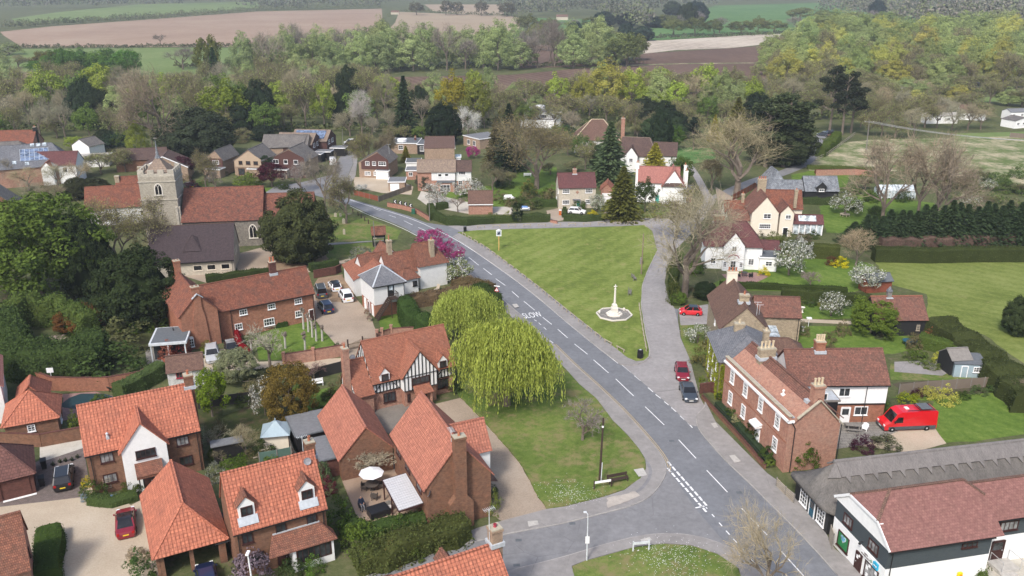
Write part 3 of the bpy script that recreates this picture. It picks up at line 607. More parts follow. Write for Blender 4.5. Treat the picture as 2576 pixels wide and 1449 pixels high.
for a,b in (((1565,918),(1589,938)),((1596,945),(1612,958)),((1630,975),(1643,986)),((1649,992),(1662,1002)),((1671,1010),(1682,1019)),((1689,1025),(1701,1036)),((1711,1046),(1722,1056)),((1729,1062),(1742,1076))):line([a,b],.12,sm=0)
for a,b in (((1344,804),(1350,808)),((1355,812),(1361,817)),((1368,823),(1374,829)),((1384,857),(1392,863))):line([a,b],.1,sm=0)
for i in range(9):
 for d in (0,1):
  p=Vector((1684+i*11.2+(0 if d==0 else -1),1166+i*12.6+(0 if d==0 else 16)));line([(p.x-4,p.y-5),(p.x+4,p.y+5)],.22,sm=0)
line([(1655,1300),(1700,1289),(1742,1279),(1772,1273)],.16,sm=0)
line([(1776,1276),(1788,1290),(1800,1304),(1822,1330),(1840,1350),(1860,1372),(1890,1408),(1900,1420)],.12,dash=(.9,.5))
for o_ in (0,.22):
 def yel(pts,s):
  P=[G(u,v,mz) for u,v in pts];P=[P[i]+Vector((-(P[min(i+1,len(P)-1)]-P[max(i-1,0)]).normalized().y,(P[min(i+1,len(P)-1)]-P[max(i-1,0)]).normalized().x,0))*s for i in range(len(P))]
  strip('yellow_line',P,.065,mz,'marking_yellow',sm=1,world=True)
 yel([(1390,866),(1440,916),(1501,970),(1571,1038),(1621,1094),(1655,1135),(1671,1161),(1677,1182),(1665,1214),(1635,1251),(1588,1273),(1521,1290),(1411,1318)],.25+o_)
 yel([(1435,1394),(1521,1367),(1614,1344),(1688,1339),(1755,1346),(1821,1367),(1871,1394),(1932,1441)],.25+o_)
def text_mesh(body,size,mat,name='lettering',parent=None,extr=.0):
 cu=bpy.data.curves.new('t','FONT');cu.body=body;cu.size=size;cu.extrude=extr;cu.align_x='CENTER';cu.align_y='CENTER'
 o=bpy.data.objects.new('t',cu);COL.objects.link(o);bpy.context.view_layer.update()
 me=bpy.data.meshes.new_from_object(o.evaluated_get(bpy.context.evaluated_depsgraph_get()));bpy.data.objects.remove(o);bpy.data.curves.remove(cu)
 me.materials.clear();me.materials.append(MT[mat]);o=bpy.data.objects.new(name,me);COL.objects.link(o);o.parent=parent;return o
o=text_mesh('SLOW',1.,'marking_white','road_lettering');a,b=G(1312,800,mz),G(1352,791,mz);c=(a+b)/2;up=(G(1327,782,mz)-G(1331,799,mz))
o.location=G(1339,793,mz+.004);ex=(b-a)/2.75;o.matrix_world=Matrix(((ex.x,up.x*1.05,0,o.location.x),(ex.y,up.y*1.05,0,o.location.y),(0,0,1,mz+.004),(0,0,0,1)));tag(o,kind='structure')
for u,v in ((1288-8,1408+25),(1310,1423),(1567,1269),(2255-120,1448)):pass

for i,(u,v) in enumerate(((1300,1423),(1567,1268),(1010,1398),(2105,1435),(1440,1318),(1690,1110),(1305,1360),(1860,1240),(1530,1010),(1250,742))):
 p=G(u,v);sheet('drain_cover',[(p.x-.3,p.y-.22,0),(p.x+.3,p.y-.18,0),(p.x+.28,p.y+.22,0),(p.x-.32,p.y+.18,0)],.06,'rust' if i%2 else 'felt_slate',world=True) if 0 else None
 m=MB();m.add([(p.x-.3,p.y-.22,.06),(p.x+.3,p.y-.18,.06),(p.x+.28,p.y+.22,.06),(p.x-.32,p.y+.18,.06)],[(0,1,2,3)]);tag(m.build('drain_cover','felt_slate',fixn=False),kind='structure')
tarmac('asphalt_worn',(.148,.155,.168),.3)
strip('worn_lane',[(1470,862),(1600,975),(1700,1070),(1830,1200),(1950,1330),(2050,1449)],2.3,.036,'asphalt_worn')
strip('worn_lane',[(1200,652),(1330,745),(1430,826),(1500,885)],1.,.036,'asphalt_worn')
strip('repair_strip',[(1240,730),(1300,778),(1380,845),(1450,905)],.5,.037,'asphalt_side')
strip('repair_strip',[(1130,1405),(1320,1380),(1500,1325),(1600,1300)],.9,.044,'pavement_patch')
# ================================================================ BUILDINGS
def wipe(b):
 for o in list(b.e.children_recursive):bpy.data.objects.remove(o)
def white_gabled():
 b=Bld('brick_house','brown brick house with orange pantile roof and tall white rendered gable over the porch','house',(212.4,1150.7),4.8,11.1,27.9,8.4)
 b.block(0,11.1,0,8.4,4.8,8.5,wall='brick_brown',roof='pantile_orange')
 b.block(3.1,7.8,-1.0,3.6,4.6,7.6,axis='y',wall='render_white',roof='pantile_orange',name='gable_wall',rname='gable_roof',gv=.14,ov=.22)
 b.gutter(0,3.1,0,4.8,down=(.5,));b.gutter(7.8,11.1,0,4.8,down=(10.7,))
 for p in ((Z1(605,955)),(Z1(1462,765))):b.win('f',p,1.25,1.05,3,1,'frame_brown',glass='glass_curtain')
 b.win('f',Z1(645,1185),1.3,1.05,3,1,'frame_brown',glass='glass_curtain')
 b.win('f',Z1(1505,985),1.3,1.05,3,1,'frame_brown')
 b.win('f',Z1(1045,905),1.9,.95,4,1,'frame_brown',off=-.86,glass='glass')
 r=MB();r.slab([(4.3,-2.1,2.25),(6.9,-2.1,2.25),(6.9,-.86,3.2),(4.3,-.86,3.2)],.1);r.slab([(6.9,-2.1,2.0),(4.3,-2.1,2.0),(4.3,-2.1,2.25),(6.9,-2.1,2.25)],.05)
 b.part(r,'porch_roof','tile_mossy')
 for x in (4.5,5.9,6.7):
  p=MB();p.box(x-.06,x+.06,-2.0,-1.88,0,2.2);b.part(p,'porch_post','timber_black')
 b.door('f',(5.35,0),.95,2.0,'frame_brown',off=-.86,px=False,frame='timber_black')
 b.chim(11.0,4.2,.9,.9,0,9.7,'brick_brown',1,flash=8.3)
 v=MB();v.box(2.2,2.5,.9,1.2,5.5,6.0);v.lathe([(.12,0),(.1,.3),(.16,.35),(.02,.5)],(2.35,1.05,6.0),8);b.part(v,'roof_vent','lead')
 t=MB()
 for i in range(6):t.bar((1.15,.24,.6+i*.22),(1.9,.24,.6+i*.22),.03,.03)
 for x in (1.2,1.5,1.85):t.bar((x,.26,.5),(x,.26,1.8),.03,.03)
 b.part(t,'trellis','wood_pale')
white_gabled()
def garage_hip():
 b=Bld('double_garage','orange pantile double garage with hipped front and two dark open bays between brick piers','garage',(383.3,1411),2.5,6.4,27.5,11.6)
 b.block(0,6.4,0,11.0,2.5,5.5,axis='y',hip=(2.9,0),wall=None,roof='pantile_orange')
 w=MB();w.box(.3,.55,.3,10.8,0,2.7);w.box(5.85,6.1,.3,10.8,0,2.7);w.box(.3,6.1,10.55,10.8,0,2.7);w.ext([(.3,10.55,2.7),(6.1,10.55,2.7),(3.2,10.55,5.3)],(0,.25,0))
 for x in (.56,3.0,5.5):w.box(x,x+.35,.32,.75,0,2.3)
 b.part(w,'wall','brick_brown')
 l=MB();l.box(.3,6.1,.28,.5,2.3,2.6);b.part(l,'lintel','frame_brown')
 for x in (.92,3.36):
  d=MB();d.box(x,x+2.1,4.2,4.3,0,2.3);b.part(d,'inner_wall','brick_dark')
 g=MB();g.tube([(5.2,-.1,2.4),(6.5,-.1,2.4)],.06);b.part(g,'gutter','fascia_black')
garage_hip()
def dormer_house():
 b=Bld('brick_house','brown brick house with orange pantile roof, two small white dormers and a long tiled porch','house',(586.5,1348.5),4.8,8.3,28.2,6.4)
 b.block(0,8.3,0,6.4,4.8,9.1,wall='brick_brown',roof='pantile_orange')
 b.gutter(0,8.3,0,4.8,down=(.4,7.9))
 for x in (1.45,6.75):
  b.block(x-.85,x+.85,.6,3.6,6.95,7.85,axis='y',wall='render_white',roof='tile_mossy',z0=5.4,ov=.16,gv=.1,name='dormer_wall',rname='dormer_roof',th=.07)
  b.win('f',(x,6.45),1.0,.9,2,1,'frame_brown',off=.70,px=False,glass='glass',sill=False)
  f=MB();f.slab([(x-.85,.25,5.27),(x+.85,.25,5.27),(x+.85,.72,5.9),(x-.85,.72,5.9)],.12);b.part(f,'flashing','lead')
 for p in (Z2(445,1140),Z2(825,1030),Z2(1175,930)):b.win('f',p,.95,1.05,2,1,'frame_brown')
 r=MB();r.slab([(2.5,-1.3,2.3),(8.6,-1.3,2.3),(7.5,.3,3.5),(3.2,.3,3.5)],.1);r.slab([(8.6,-1.3,2.3),(8.6,.3,2.3),(7.5,.3,3.5)],.1);b.part(r,'porch_roof','tile_mossy')
 f=MB();f.box(3.3,7.5,.2,.34,3.48,3.66);b.part(f,'flashing','lead')
 w=MB();w.box(4.6,4.9,-1.1,.3,0,2.3);w.box(4.9,8.3,-1.1,.3,0,.75);w.box(8.1,8.3,-1.1,.3,.75,2.3);b.part(w,'bay_wall','render_white')
 b.win('f',(6.5,1.5),3.1,1.45,6,1,'frame_brown',off=-1.05,px=False,sill=False)
 b.door('f',(4.0,0),.95,2.0,'frame_brown',px=False,frame='frame_brown')
 b.win('f',Z2(540,1370),1.5,1.15,3,1,'frame_brown')
 b.chim(8.1,3.9,.85,.85,0,9.9,'brick_brown',1,flash=8.4);b.aerial(7.4,3.5,9.1,1.6);b.dish(7.5,2.6,8.6)
dormer_house()
def middle_garage():
 b=Bld('brick_garage','steep pantile roofed brick garage with bare creeper over its gable beside the timber deck','garage',(852.3,1162.7),2.6,6.1,23.8,11)
 b.block(0,6.1,0,10.6,2.6,5.9,axis='y',wall='brick_brown',roof='pantile_pink')
 b.win('f',(3.2,3.5),.5,.9,1,1,'frame_brown',px=False)
 b.door('f',(1.4,0),1.1,2.0,'black_plastic',px=False,frame='frame_brown')
middle_garage()
def chimney_house():
 b=Bld('brick_house','large brown brick house whose windowless gable has a tall projecting chimney beside the side road','house',(980.7,1094.3),4.6,11.5,-66.3+360,7.1)
 b.block(0,11.5,0,7.1,4.6,8.9,wall='brick_brown',roof='pantile_pink')
 b.block(3.0,7.4,3.4,8.6,4.7,7.3,axis='y',wall='render_white',roof='pantile_pink',name='wing_wall',rname='wing_roof',hip=(0,0))
 b.chim(11.75,3.5,.75,1.15,0,10.0,'brick_brown',1,flash=None);b.aerial(11.3,2.9,9.2,1.3)
 c=MB();c.loft([[(11.4,2.3,0),(12.15,2.3,0),(12.15,4.7,0),(11.4,4.7,0)],[(11.4,2.3,2.8),(12.15,2.3,2.8),(12.15,4.7,2.8),(11.4,4.7,2.8)],[(11.4,2.95,3.6),(12.1,2.95,3.6),(12.1,4.05,3.6),(11.4,4.05,3.6)]]);b.part(c,'chimney_base','brick_brown')
 for x in (2.2,5.3,9.0):b.win('f',(x,3.7),1.5,.9,3,1,'frame_brown',px=False,glass='glass_curtain')
 g=MB();g.bar((0,-.03,4.55),(11.5,-.03,4.55),.12,.1);b.part(g,'gutter','frame_brown')
 g=MB();g.slab([(6.4,6.9,2.5),(8.8,6.9,2.5),(8.8,8.6,2.0),(6.4,8.6,2.0)][::-1],.08);b.part(g,'porch_roof','tile_brown')
 b.dish(11.45,.6,4.3)
chimney_house()
def pergola():
 e=Bld('patio_canopy','white ribbed patio canopy on brown posts against the long side wall of the brick house','canopy',(980.7,1094.3),4.6,11.5,-66.3,7.1)
 r=MB()
 for i in range(14):
  x=4.8+i*.4;r.slab([(x,-2.2,2.45),(x+.36,-2.2,2.45),(x+.36,.2,2.65),(x,.2,2.65)],.06)
 e.part(r,'ribbed_roof','corrugated')
 f=MB();f.bar((4.7,-2.22,2.44),(10.5,-2.22,2.44),.12,.12);f.bar((4.7,-2.22,2.44),(4.7,.15,2.6),.1,.1);f.bar((10.5,-2.22,2.44),(10.5,.15,2.6),.1,.1)
 e.part(f,'canopy_frame','frame_brown')
 for x in (4.8,7.6,10.4):
  p=MB();p.box(x-.06,x+.06,-2.2,-2.08,0,2.4);e.part(p,'canopy_post','frame_brown')
pergola()
def strips(b,pts,parent=None,w=.12):
 m=MB()
 for a,c in pts:m.bar(a,c,w,.06)
 b.part(m,'timber_framing','timber_black',parent)
def tudor():
 b=Bld('tudor_house','black and white half timbered house over red brick with tall front gable and porch','house',(936.7,969.4),3.6,11.1,29.1,6.7)
 b.block(0,11.1,0,6.7,3.6,8.0,wall=None,roof='tile_tudor')
 w=MB();w.box(.12,10.98,.3,6.4,0,2.35);b.part(w,'brick_wall','brick_red')
 w=MB();w.ext([(.12,.24,2.35),(.12,6.46,2.35),(.12,6.46,3.95),(.12,3.35,7.9),(.12,.24,3.95)],(10.86,0,0));b.part(w,'rendered_wall','render_white')
 b.block(3.4,8.4,-1.1,3.2,3.9,7.2,axis='y',wall='render_white',roof='tile_tudor',z0=2.2,name='gable_wall',rname='gable_roof')
 w=MB();w.box(3.8,8.0,-.75,.3,0,2.2);b.part(w,'gable_base','brick_red')
 y=-1.02;s=[((3.7,y,2.25),(8.1,y,2.25)),((3.7,y,4.1),(8.1,y,4.1))]
 for i in range(10):
  x=3.75+i*.48;top=min(4.1+(x-3.5)*1.32,4.1+(8.3-x)*1.32);s.append(((x,y,2.2),(x,y,min(7.0,top))))
 s+= [((3.5,y,3.95),(5.9,y,7.1)),((8.3,y,3.95),(5.9,y,7.1))]
 strips(b,s)
 s=[]
 for x0,x1 in ((.15,3.6),(8.3,10.95)):
  y=.2;s+= [((x0,y,2.35),(x1,y,2.35)),((x0,y,3.5),(x1,y,3.5))]
  n=int((x1-x0)/.42)
  for i in range(n+1):
   x=x0+(x1-x0)*i/n;s.append(((x,y,2.35),(x,y,3.5)))
  s.append(((x0+.1,y-.02,2.4),(x0+1.1,y-.02,3.5)));s.append(((x1-.1,y-.02,2.4),(x1-1.1,y-.02,3.5)))
 for i in range(9):
  yy=.5+i*.7;s.append(((.06,yy,2.4),(.06,yy,3.9+min(yy,6.7-yy)*1.15)))
 s.append(((.06,.3,2.4),(.06,6.3,2.4)));strips(b,s)
 for x in (1.65,9.35):
  b.block(x-.75,x+.75,-.1,2.2,4.6,5.5,axis='y',wall='render_white',roof='tile_tudor',z0=3.9,ov=.14,gv=.08,name='dormer_wall',rname='dormer_roof',th=.07)
  b.win('f',(x,4.25),.9,.95,2,1,'frame_brown',off=-.02,px=False,sill=False)
 b.win('f',(5.85,3.35),2.3,.95,4,1,'frame_brown',off=-1.02,px=False)
 r=MB();r.slab([(4.6,-2.2,1.95),(7.1,-2.2,1.95),(6.9,-1.0,2.8),(4.8,-1.0,2.8)],.1);b.part(r,'porch_roof','tile_tudor')
 for x in (4.9,6.8):
  p=MB();p.box(x-.12,x+.12,-2.05,-1.8,0,1.95);b.part(p,'porch_pier','brick_red')
 b.door('f',(6.2,0),.95,1.9,'frame_brown',off=-.75,px=False,frame='timber_black')
 b.win('f',(2.2,1.35),1.6,1.3,3,1,'frame_brown',px=False);b.win('f',(9.4,1.45),1.5,1.3,3,1,'frame_brown',px=False);b.win('f',(4.3,1.2),.4,1.0,1,1,'frame_brown',off=-.75,px=False)
 b.block(-2.3,.1,-.6,5.2,2.6,6.0,wall='brick_red',roof='tile_tudor',name='wing_wall',rname='wing_roof',rt=3.6)
 s=[]
 for i in range(8):s.append(((-2.24,.1+i*.55,1.7),(-2.24,.1+i*.55,2.7+min(i*.55,2.2)*1.)))
 w=MB();w.ext([(-2.2,-.3,1.7),(-2.2,4.9,1.7),(-2.2,4.9,2.9),(-2.2,3.0,5.7),(-2.2,-.3,2.7)],(.01,0,0));b.part(w,'wing_render','render_white')
 strips(b,s)
 b.chim(-2.65,1.5,.75,.9,0,8.6,'brick_red',1);b.dish(-1.2,3.2,6.3);b.gutter(0,3.4,0,3.6);b.gutter(8.4,11.1,0,3.6,down=(10.9,))
tudor()
def old_rectory():
 b=Bld('old_brick_house','long old red brick house with mossy red tiles, red door and steep left wing','house',(576.9,781.7),4.4,12.9,32.6,6.)
 b.block(-3.2,12.9,0,6.,4.4,7.9,wall='brick_orange',roof='tile_old_red')
 b.gutter(0,12.9,0,4.4,down=(.2,12.6))
 for x,n in ((2.3,3),(6.5,3),(10.6,3)):b.win('f',(x-.3,3.65),1.15,.85,3,2,px=False)
 b.win('f',(1.1,1.55),1.1,1.0,3,2,px=False);b.win('f',(5.6,1.3),1.6,1.15,4,2,px=False);b.win('f',(10.2,1.6),1.1,1.05,3,2,px=False)
 b.door('f',(12.2,0),.8,1.9,'frame_brown',px=False)
 b.chim(7.7,3.,.95,.75,6,9.7,'brick_dark',2,'pot_clay',ph=.7,flash=7.8)
 b.block(-7.2,-1.5,-.9,11.,5.,8.0,axis='y',wall='brick_orange',roof='tile_old_red',name='wing_wall',rname='wing_roof')
 b.chim(-4.35,-.1,1.1,.8,5,9.1,'brick_orange',2,'brick_orange',ph=.08,flash=None,taper=None)
 c=MB();c.loft([[(-5.4,-1.0,0),(-3.3,-1.0,0),(-3.3,-.7,0),(-5.4,-.7,0)],[(-5.3,-1.0,4.6),(-3.6,-1.0,4.6),(-3.6,-.7,4.6),(-5.3,-.7,4.6)],[(-4.9,-1.0,6.2),(-3.9,-1.0,6.2),(-3.9,-.7,6.2),(-4.9,-.7,6.2)],[(-4.85,-.98,7.9),(-3.9,-.98,7.9),(-3.9,-.7,7.9),(-4.85,-.7,7.9)]]);b.part(c,'chimney_breast','brick_orange')
 f=MB();f.bar((-5.1,-.95,7.55),(-4.35,-.95,8.2),.35,.08);f.bar((-3.6,-.95,7.55),(-4.35,-.95,8.2),.35,.08);b.part(f,'flashing','lead')
 b.chim(-4.35,10.8,.9,.9,5,9.9,'brick_orange',2,'brick_orange',ph=.08)
 b.block(-1.6,.3,.8,4,4.3,5.9,wall='brick_orange',roof='tile_old_red',name='link_wall',rname='link_roof',ov=.2)
 d=b.door('f',(-.55,0),1.,2.05,'red_paint',off=.98,px=False,glass='glass_dark')
 b.win('f',(-1.1,3.9),.5,.9,1,2,off=.98,px=False)
 b.win('f',(-5.9,1.05),.7,1.3,2,3,off=-.78,px=False)
 a=MB();a.ext([(-6.25+.35+.35*math.cos(math.pi*i/10),-.78,1.7+.35*math.sin(math.pi*i/10)) for i in range(11)],(0,-.06,0));b.part(a,'arched_window_head','paint_white')
 g=MB();g.bar((-1.5,-.6,4.9),(-1.5,10.8,4.9),.1,.1);g.tube([(-1.72,-.85,4.8),(-1.72,-.85,0)],.05);b.part(g,'gutter','fascia_black')
old_rectory()
def glass_extension():
 b=Bld('garden_room','flat roofed grey framed glass garden room built against the red brick house','extension',Z4(-130,1075),2.7,5.4,12,6.2)
 f=MB();f.box(0,4.9,0,5.8,2.55,2.9);b.part(f,'roof_edge','galv')
 f=MB();f.box(.25,4.7,.25,5.6,2.9,2.93);b.part(f,'roof','slate_patchy' if 0 else 'felt_slate')
 for x,y in ((.2,.2),(2.4,.2),(.2,3.),(.2,5.5),(4.6,.2)):
  p=MB();p.box(x-.08,x+.08,y-.08,y+.08,0,2.55);b.part(p,'post','galv')
 g=MB();g.box(.3,4.5,1.2,1.25,0,2.5);g.box(.4,.45,1.2,5.5,0,2.5);b.part(g,'glass_wall','glass')
 w=MB();w.box(4.5,4.7,.5,5.5,0,2.5);b.part(w,'wall','brick_orange')
 v=MB();v.tube([(2.6,4.2,2.9),(2.6,4.2,3.4)],.07);b.part(v,'roof_vent','fascia_black')
glass_extension()
def white_outbuilding():
 b=Bld('weatherboard_outbuilding','white weatherboarded outbuilding on red brick with grey slate pyramid roof and dark outside stair','outbuilding',(937.3,724.7),5.1,5.6,29.4,6.7)
 b.block(0,5.6,0,6.5,5.1,7.4,hip=(2.79,2.79),wall=None,roof='slate',ov=.25,ridge='lead')
 w=MB();w.box(.25,5.35,.25,6.25,2.1,5.28);b.part(w,'boarded_wall','weatherboard_white')
 w=MB();w.box(.32,5.28,.32,6.18,0,2.1);b.part(w,'brick_wall','brick_orange')
 b.door('f',(3.0,3.15),.95,1.95,'timber_black',off=.25,px=False,frame='timber_black',glass='glass_pale')
 b.win('f',(4.6,1.45),.95,.95,2,2,off=.32,px=False)
 b.door('l',(1.3,0),.7,1.9,'paint_white',off=.32,px=False);b.door('l',(3.0,0),.8,1.9,'brick_dark',off=.32,px=False);b.door('l',(4.6,0),.8,1.9,'paint_white',off=.32,px=False)
 s=MB()
 for i in range(13):
  t=i/12;x=.3+t*2.1;z=.25+t*2.85;s.box(x-.12,x+.14,-1.15,.2,z-.05,z)
 s.box(2.4,3.7,-1.15,.22,3.02,3.1);b.part(s,'stair_treads','wood_dark')
 s=MB()
 for y in (-1.15,.1):s.bar((.1,y,.1),(2.45,y,3.05),.06,.25)
 s.bar((.1,-1.15,1.0),(2.45,-1.15,4.0),.06,.06);s.bar((2.45,-1.15,4.0),(3.7,-1.15,4.0),.06,.06);s.bar((3.7,-1.15,4.0),(3.7,.2,4.0),.06,.06)
 for i in range(9):
  t=i/8;s.bar((.1+2.35*t,-1.15,.1+2.95*t),(.1+2.35*t,-1.15,1.0+3.*t),.04,.04)
 for i in range(6):s.bar((2.5+i*.24,-1.15,3.05),(2.5+i*.24,-1.15,4.0),.04,.04)
 for i in range(4):s.bar((3.7,-1.1+i*.35,3.05),(3.7,-1.1+i*.35,4.0),.04,.04)
 b.part(s,'stair_rail','wood_dark')
 for x in (2.5,3.65):
  p=MB();p.box(x-.05,x+.05,-1.15,-1.05,0,3.02);b.part(p,'stair_post','wood_dark')
 b.gutter(0,5.6,0,5.1,down=(5.2,))
white_outbuilding()
def pan_garage():
 b=Bld('white_garage','white boarded garage with long shallow red tile roof next to the slate roofed outbuilding','garage',(889,707),2.8,7.2,23,9)
 b.block(0,9.2,0,8.8,2.8,4.6,axis='y',wall='weatherboard_white',roof='tile_nave' if 0 else 'tile_tudor',rt=4.6)
 b.gutter(0,.1,0,2.8,down=(.4,))
pan_garage()
def cottage():
 b=Bld('white_cottage','rambling white cottage with mossy red roofs and two tall chimneys by the magenta trees','cottage',(1054,673.4),4.,6.5,30,6)
 b.block(0,5.6,0,5.,4.,7.4,axis='x',hip=(0.1,2.3),wall='weatherboard_white',roof='tile_mossy')
 b.block(-5.2,.6,1.2,6.4,3.,6.0,axis='x',hip=(0,0),wall='weatherboard_white',roof='tile_mossy',name='middle_wall',rname='middle_roof')
 b.block(-5.0,-.2,5.4,10.6,3.2,6.2,axis='y',hip=(0,0),wall='weatherboard_white',roof='tile_mossy',name='rear_wall',rname='rear_roof')
 b.block(-8.2,-3.,5.2,9.0,3.3,5.4,axis='x',hip=(0,0),wall='weatherboard_white',roof='tile_mossy',name='left_wall',rname='left_roof')
 b.block(-3.6,-.2,-.9,2.6,2.5,3.9,axis='x',hip=(1.2,1.2),wall='weatherboard_white',roof='tile_mossy',name='lean_to_wall',rname='lean_to_roof')
 b.chim(2.9,1.1,.75,.75,3,8.2,'stone_rubble',1);b.chim(-3.6,3.9,.75,.75,3,8.4,'stone_rubble',1,ph=.8)
 b.win('f',(-1.1,1.6),.8,.9,2,1,'timber_black',off=-.6,px=False)
 for x in (-4.6,-4.0):b.win('l',(x+7,1.9),.5,.9,1,1,'timber_black',off=-5.08,px=False)
 b.win('l',(7.1,2.2),.6,.9,2,1,'timber_black',off=-8.08,px=False)
 b.win('l',(6.2,1.8),.6,.7,2,1,'timber_black',off=-8.08,px=False)
cottage()
def lychgate():
 b=Bld('lychgate','small open lychgate with mossy tiled roof over a dark timber frame on the churchyard path','lychgate',ZG(460,195),2.4,2.9,11.9,2.4)
 b.block(0,2.9,0,2.2,2.4,3.8,wall=None,roof='tile_mossy')
 for x,y in ((.3,.4),(2.6,.4),(.3,1.9),(2.6,1.9)):
  p=MB();p.box(x-.09,x+.09,y-.09,y+.09,0,2.5);b.part(p,'post','timber_black')
 w=MB();w.box(.25,2.65,.36,.44,.2,.9);w.box(.25,2.65,.36,.44,1.9,2.3);b.part(w,'rail','timber_black')
 w=MB();w.box(.3,2.6,1.8,1.9,1.2,2.3);b.part(w,'back_panel','render_cream')
lychgate()
def arch_window(b,face,x,z,w,h,off,stone='white_stone'):
 """two-light pointed window with stone surround on the front plane"""
 def arc(w,h,d,n=7):
  pts=[(-w/2,0),(w/2,0),(w/2,h*.55)]
  for i in range(1,n):
   t=i/n;pts.append((w/2*(1-t**1.6),h*.55+h*.45*math.sin(t*math.pi/2)))
  pts.append((0,h))
  for i in range(n-1,0,-1):
   t=i/n;pts.append((-w/2*(1-t**1.6),h*.55+h*.45*math.sin(t*math.pi/2)))
  pts.append((-w/2,h*.55))
  return [(x+p,off-d,z+q) for p,q in pts]
 m=MB();m.ext(arc(w+.36,h+.3,0),(0,-.06,0));o=b.part(m,'stone_window_surround',stone)
 m=MB();m.ext([(p[0],p[1],p[2]+.1) for p in arc(w,h,.06)],(0,-.015,0));g=b.part(m,'pane','glass_dark',o)
 m=MB();m.box(x-.05,x+.05,off-.12,off-.075,z+.1,z+h*.75);m.bar((x,off-.1,z+h*.72),(x-w*.22,off-.1,z+h*.98),.05,.06);m.bar((x,off-.1,z+h*.72),(x+w*.22,off-.1,z+h*.98),.05,.06)
 m.box(x-w/2-.25,x+w/2+.25,off-.16,off-.062,z-.12,z+.08);b.part(m,'mullion',stone,o)
def church():
 b=Bld('church','flint parish church with battlemented tower, blue-grey spirelet, long red tiled nave and dark roofed hall','church',(455,560),5.3,15.6,8,12)
 b.block(0,15.3,0,11.4,5.2,10.6,wall='flint',roof='tile_nave',gv=.35,ov=.25)
 b.block(15.0,25,1.6,9.8,5.,9.0,wall='flint',roof='tile_nave',name='chancel_wall',rname='chancel_roof',gv=.3)
 arch_window(b,'f',13.2,1.6,1.3,2.5,.25)
 arch_window(b,'f',17.5,1.8,1.1,2.3,1.84)
 d=MB();d.tube([(15.0,.1,5.1),(15.0,.1,0)],.07);b.part(d,'drainpipe','fascia_black')
 tw=Bld('x','x','x',(0,0),0,1,8,1,at=(0,0,0));bpy.data.objects.remove(tw.e)
 X0,X1,Y0,Y1=-6.9,-.3,1.0,7.1
 t=MB();t.box(X0,X1,Y0,Y1,0,14.2);b.part(t,'tower_wall','tower_stone')
 t=MB();t.box(X0-.12,X1+.12,Y0-.12,Y1+.12,9.6,9.8);t.box(X0-.12,X1+.12,Y0-.12,Y1+.12,13.1,13.3);b.part(t,'string_course','ashlar')
 t=MB();T=.35
 t.box(X0,X1,Y0,Y0+T,14.2,14.7);t.box(X0,X1,Y1-T,Y1,14.2,14.7);t.box(X0,X0+T,Y0+T,Y1-T,14.2,14.7);t.box(X1-T,X1,Y0+T,Y1-T,14.2,14.7)
 for i in range(4):
  a=X0+i*(X1-X0-1.15)/3;t.box(a,a+1.15,Y0,Y0+T,14.7,15.4);t.box(a,a+1.15,Y1-T,Y1,14.7,15.4)
 for i in range(1,3):
  a=Y0+i*(Y1-Y0-1.15)/3;t.box(X0,X0+T,a,a+1.15,14.7,15.4);t.box(X1-T,X1,a,a+1.15,14.7,15.4)
 for x in (X0,X1-T):
  for y in (Y0+T,Y1-T-.8):t.box(x,x+T,y,y+.8,14.7,15.4)
 b.part(t,'battlements','ashlar')
 for x,y in ((X1-.35,Y0-.25),(X1+.02,Y0-.02)):
  q=MB();q.box(x-.2,x+.25,y-.1,y+.5,0,8.2);b.part(q,'buttress','ashlar')
 arch_window(b,'f',-3.5,10.6,1.15,2.0,Y0)
 cx,cy=(X0+X1)/2,(Y0+Y1)/2
 s=MB();r0=2.6;s.loft([[(cx-r0,cy-r0,14.3),(cx+r0,cy-r0,14.3),(cx+r0,cy+r0,14.3),(cx-r0,cy+r0,14.3)],[(cx-.35,cy-.35,17.2),(cx+.35,cy-.35,17.2),(cx+.35,cy+.35,17.2),(cx-.35,cy+.35,17.2)]]);b.part(s,'tower_roof','tile_tan')
 s=MB();s.lathe([(.55,0),(.42,.35),(.26,.7),(.30,1.),(.2,1.3),(.14,2.),(.08,2.8),(.04,3.4)],(cx,cy,17.1),8);b.part(s,'spirelet','slate_patchy')
 s=MB();s.tube([(cx,cy,20.4),(cx,cy,21.1)],.03);s.bar((cx-.3,cy,20.9),(cx+.35,cy,20.9),.04,.16);b.part(s,'weather_vane','wood_grey')
 h=Bld('church_hall','cream hall with big dark purple tiled roof joined to the front of the church','hall',(588.3,654.7),2.5,14,11.4,11)
 h.block(-14.5,0,0,10.6,2.5,7.6,wall='render_buff',roof='tile_church_ext',rt=6.3,ov=.4,ridge='tile_darkbrown')
 for x in (-6.3,-4.0,-1.6):h.win('f',(x,1.35),1.5,1.0,1,1,'render_cream',off=.4,px=False,glass='glass_dark')
 h.gutter(-14,0,0,2.5,down=(-.4,))
 h.win('r',(4.0,3.0),.8,1.1,1,1,'render_cream',off=-.12,px=False);h.win('r',(5.6,3.0),.8,1.1,1,1,'render_cream',off=-.12,px=False)
 v=MB();v.slab([(-8.6,1.7,4.0),(-5.6,1.7,4.0),(-7.1,3.8,6.4)],.12);v.slab([(-5.6,1.7,4.0),(-5.6,4.5,5.4),(-7.1,3.8,6.4)],.12);v.slab([(-8.6,4.5,5.4),(-8.6,1.7,4.0),(-7.1,3.8,6.4)],.12);h.part(v,'roof_turret','tile_church_ext')
 w=MB();w.box(-8.2,-6.,2.,2.2,3.4,4.2);h.part(w,'turret_wall','wood_dark');h.win('f',(-6.9,3.8),1.,.5,1,1,'render_cream',off=2.,px=False,sill=False)
church()
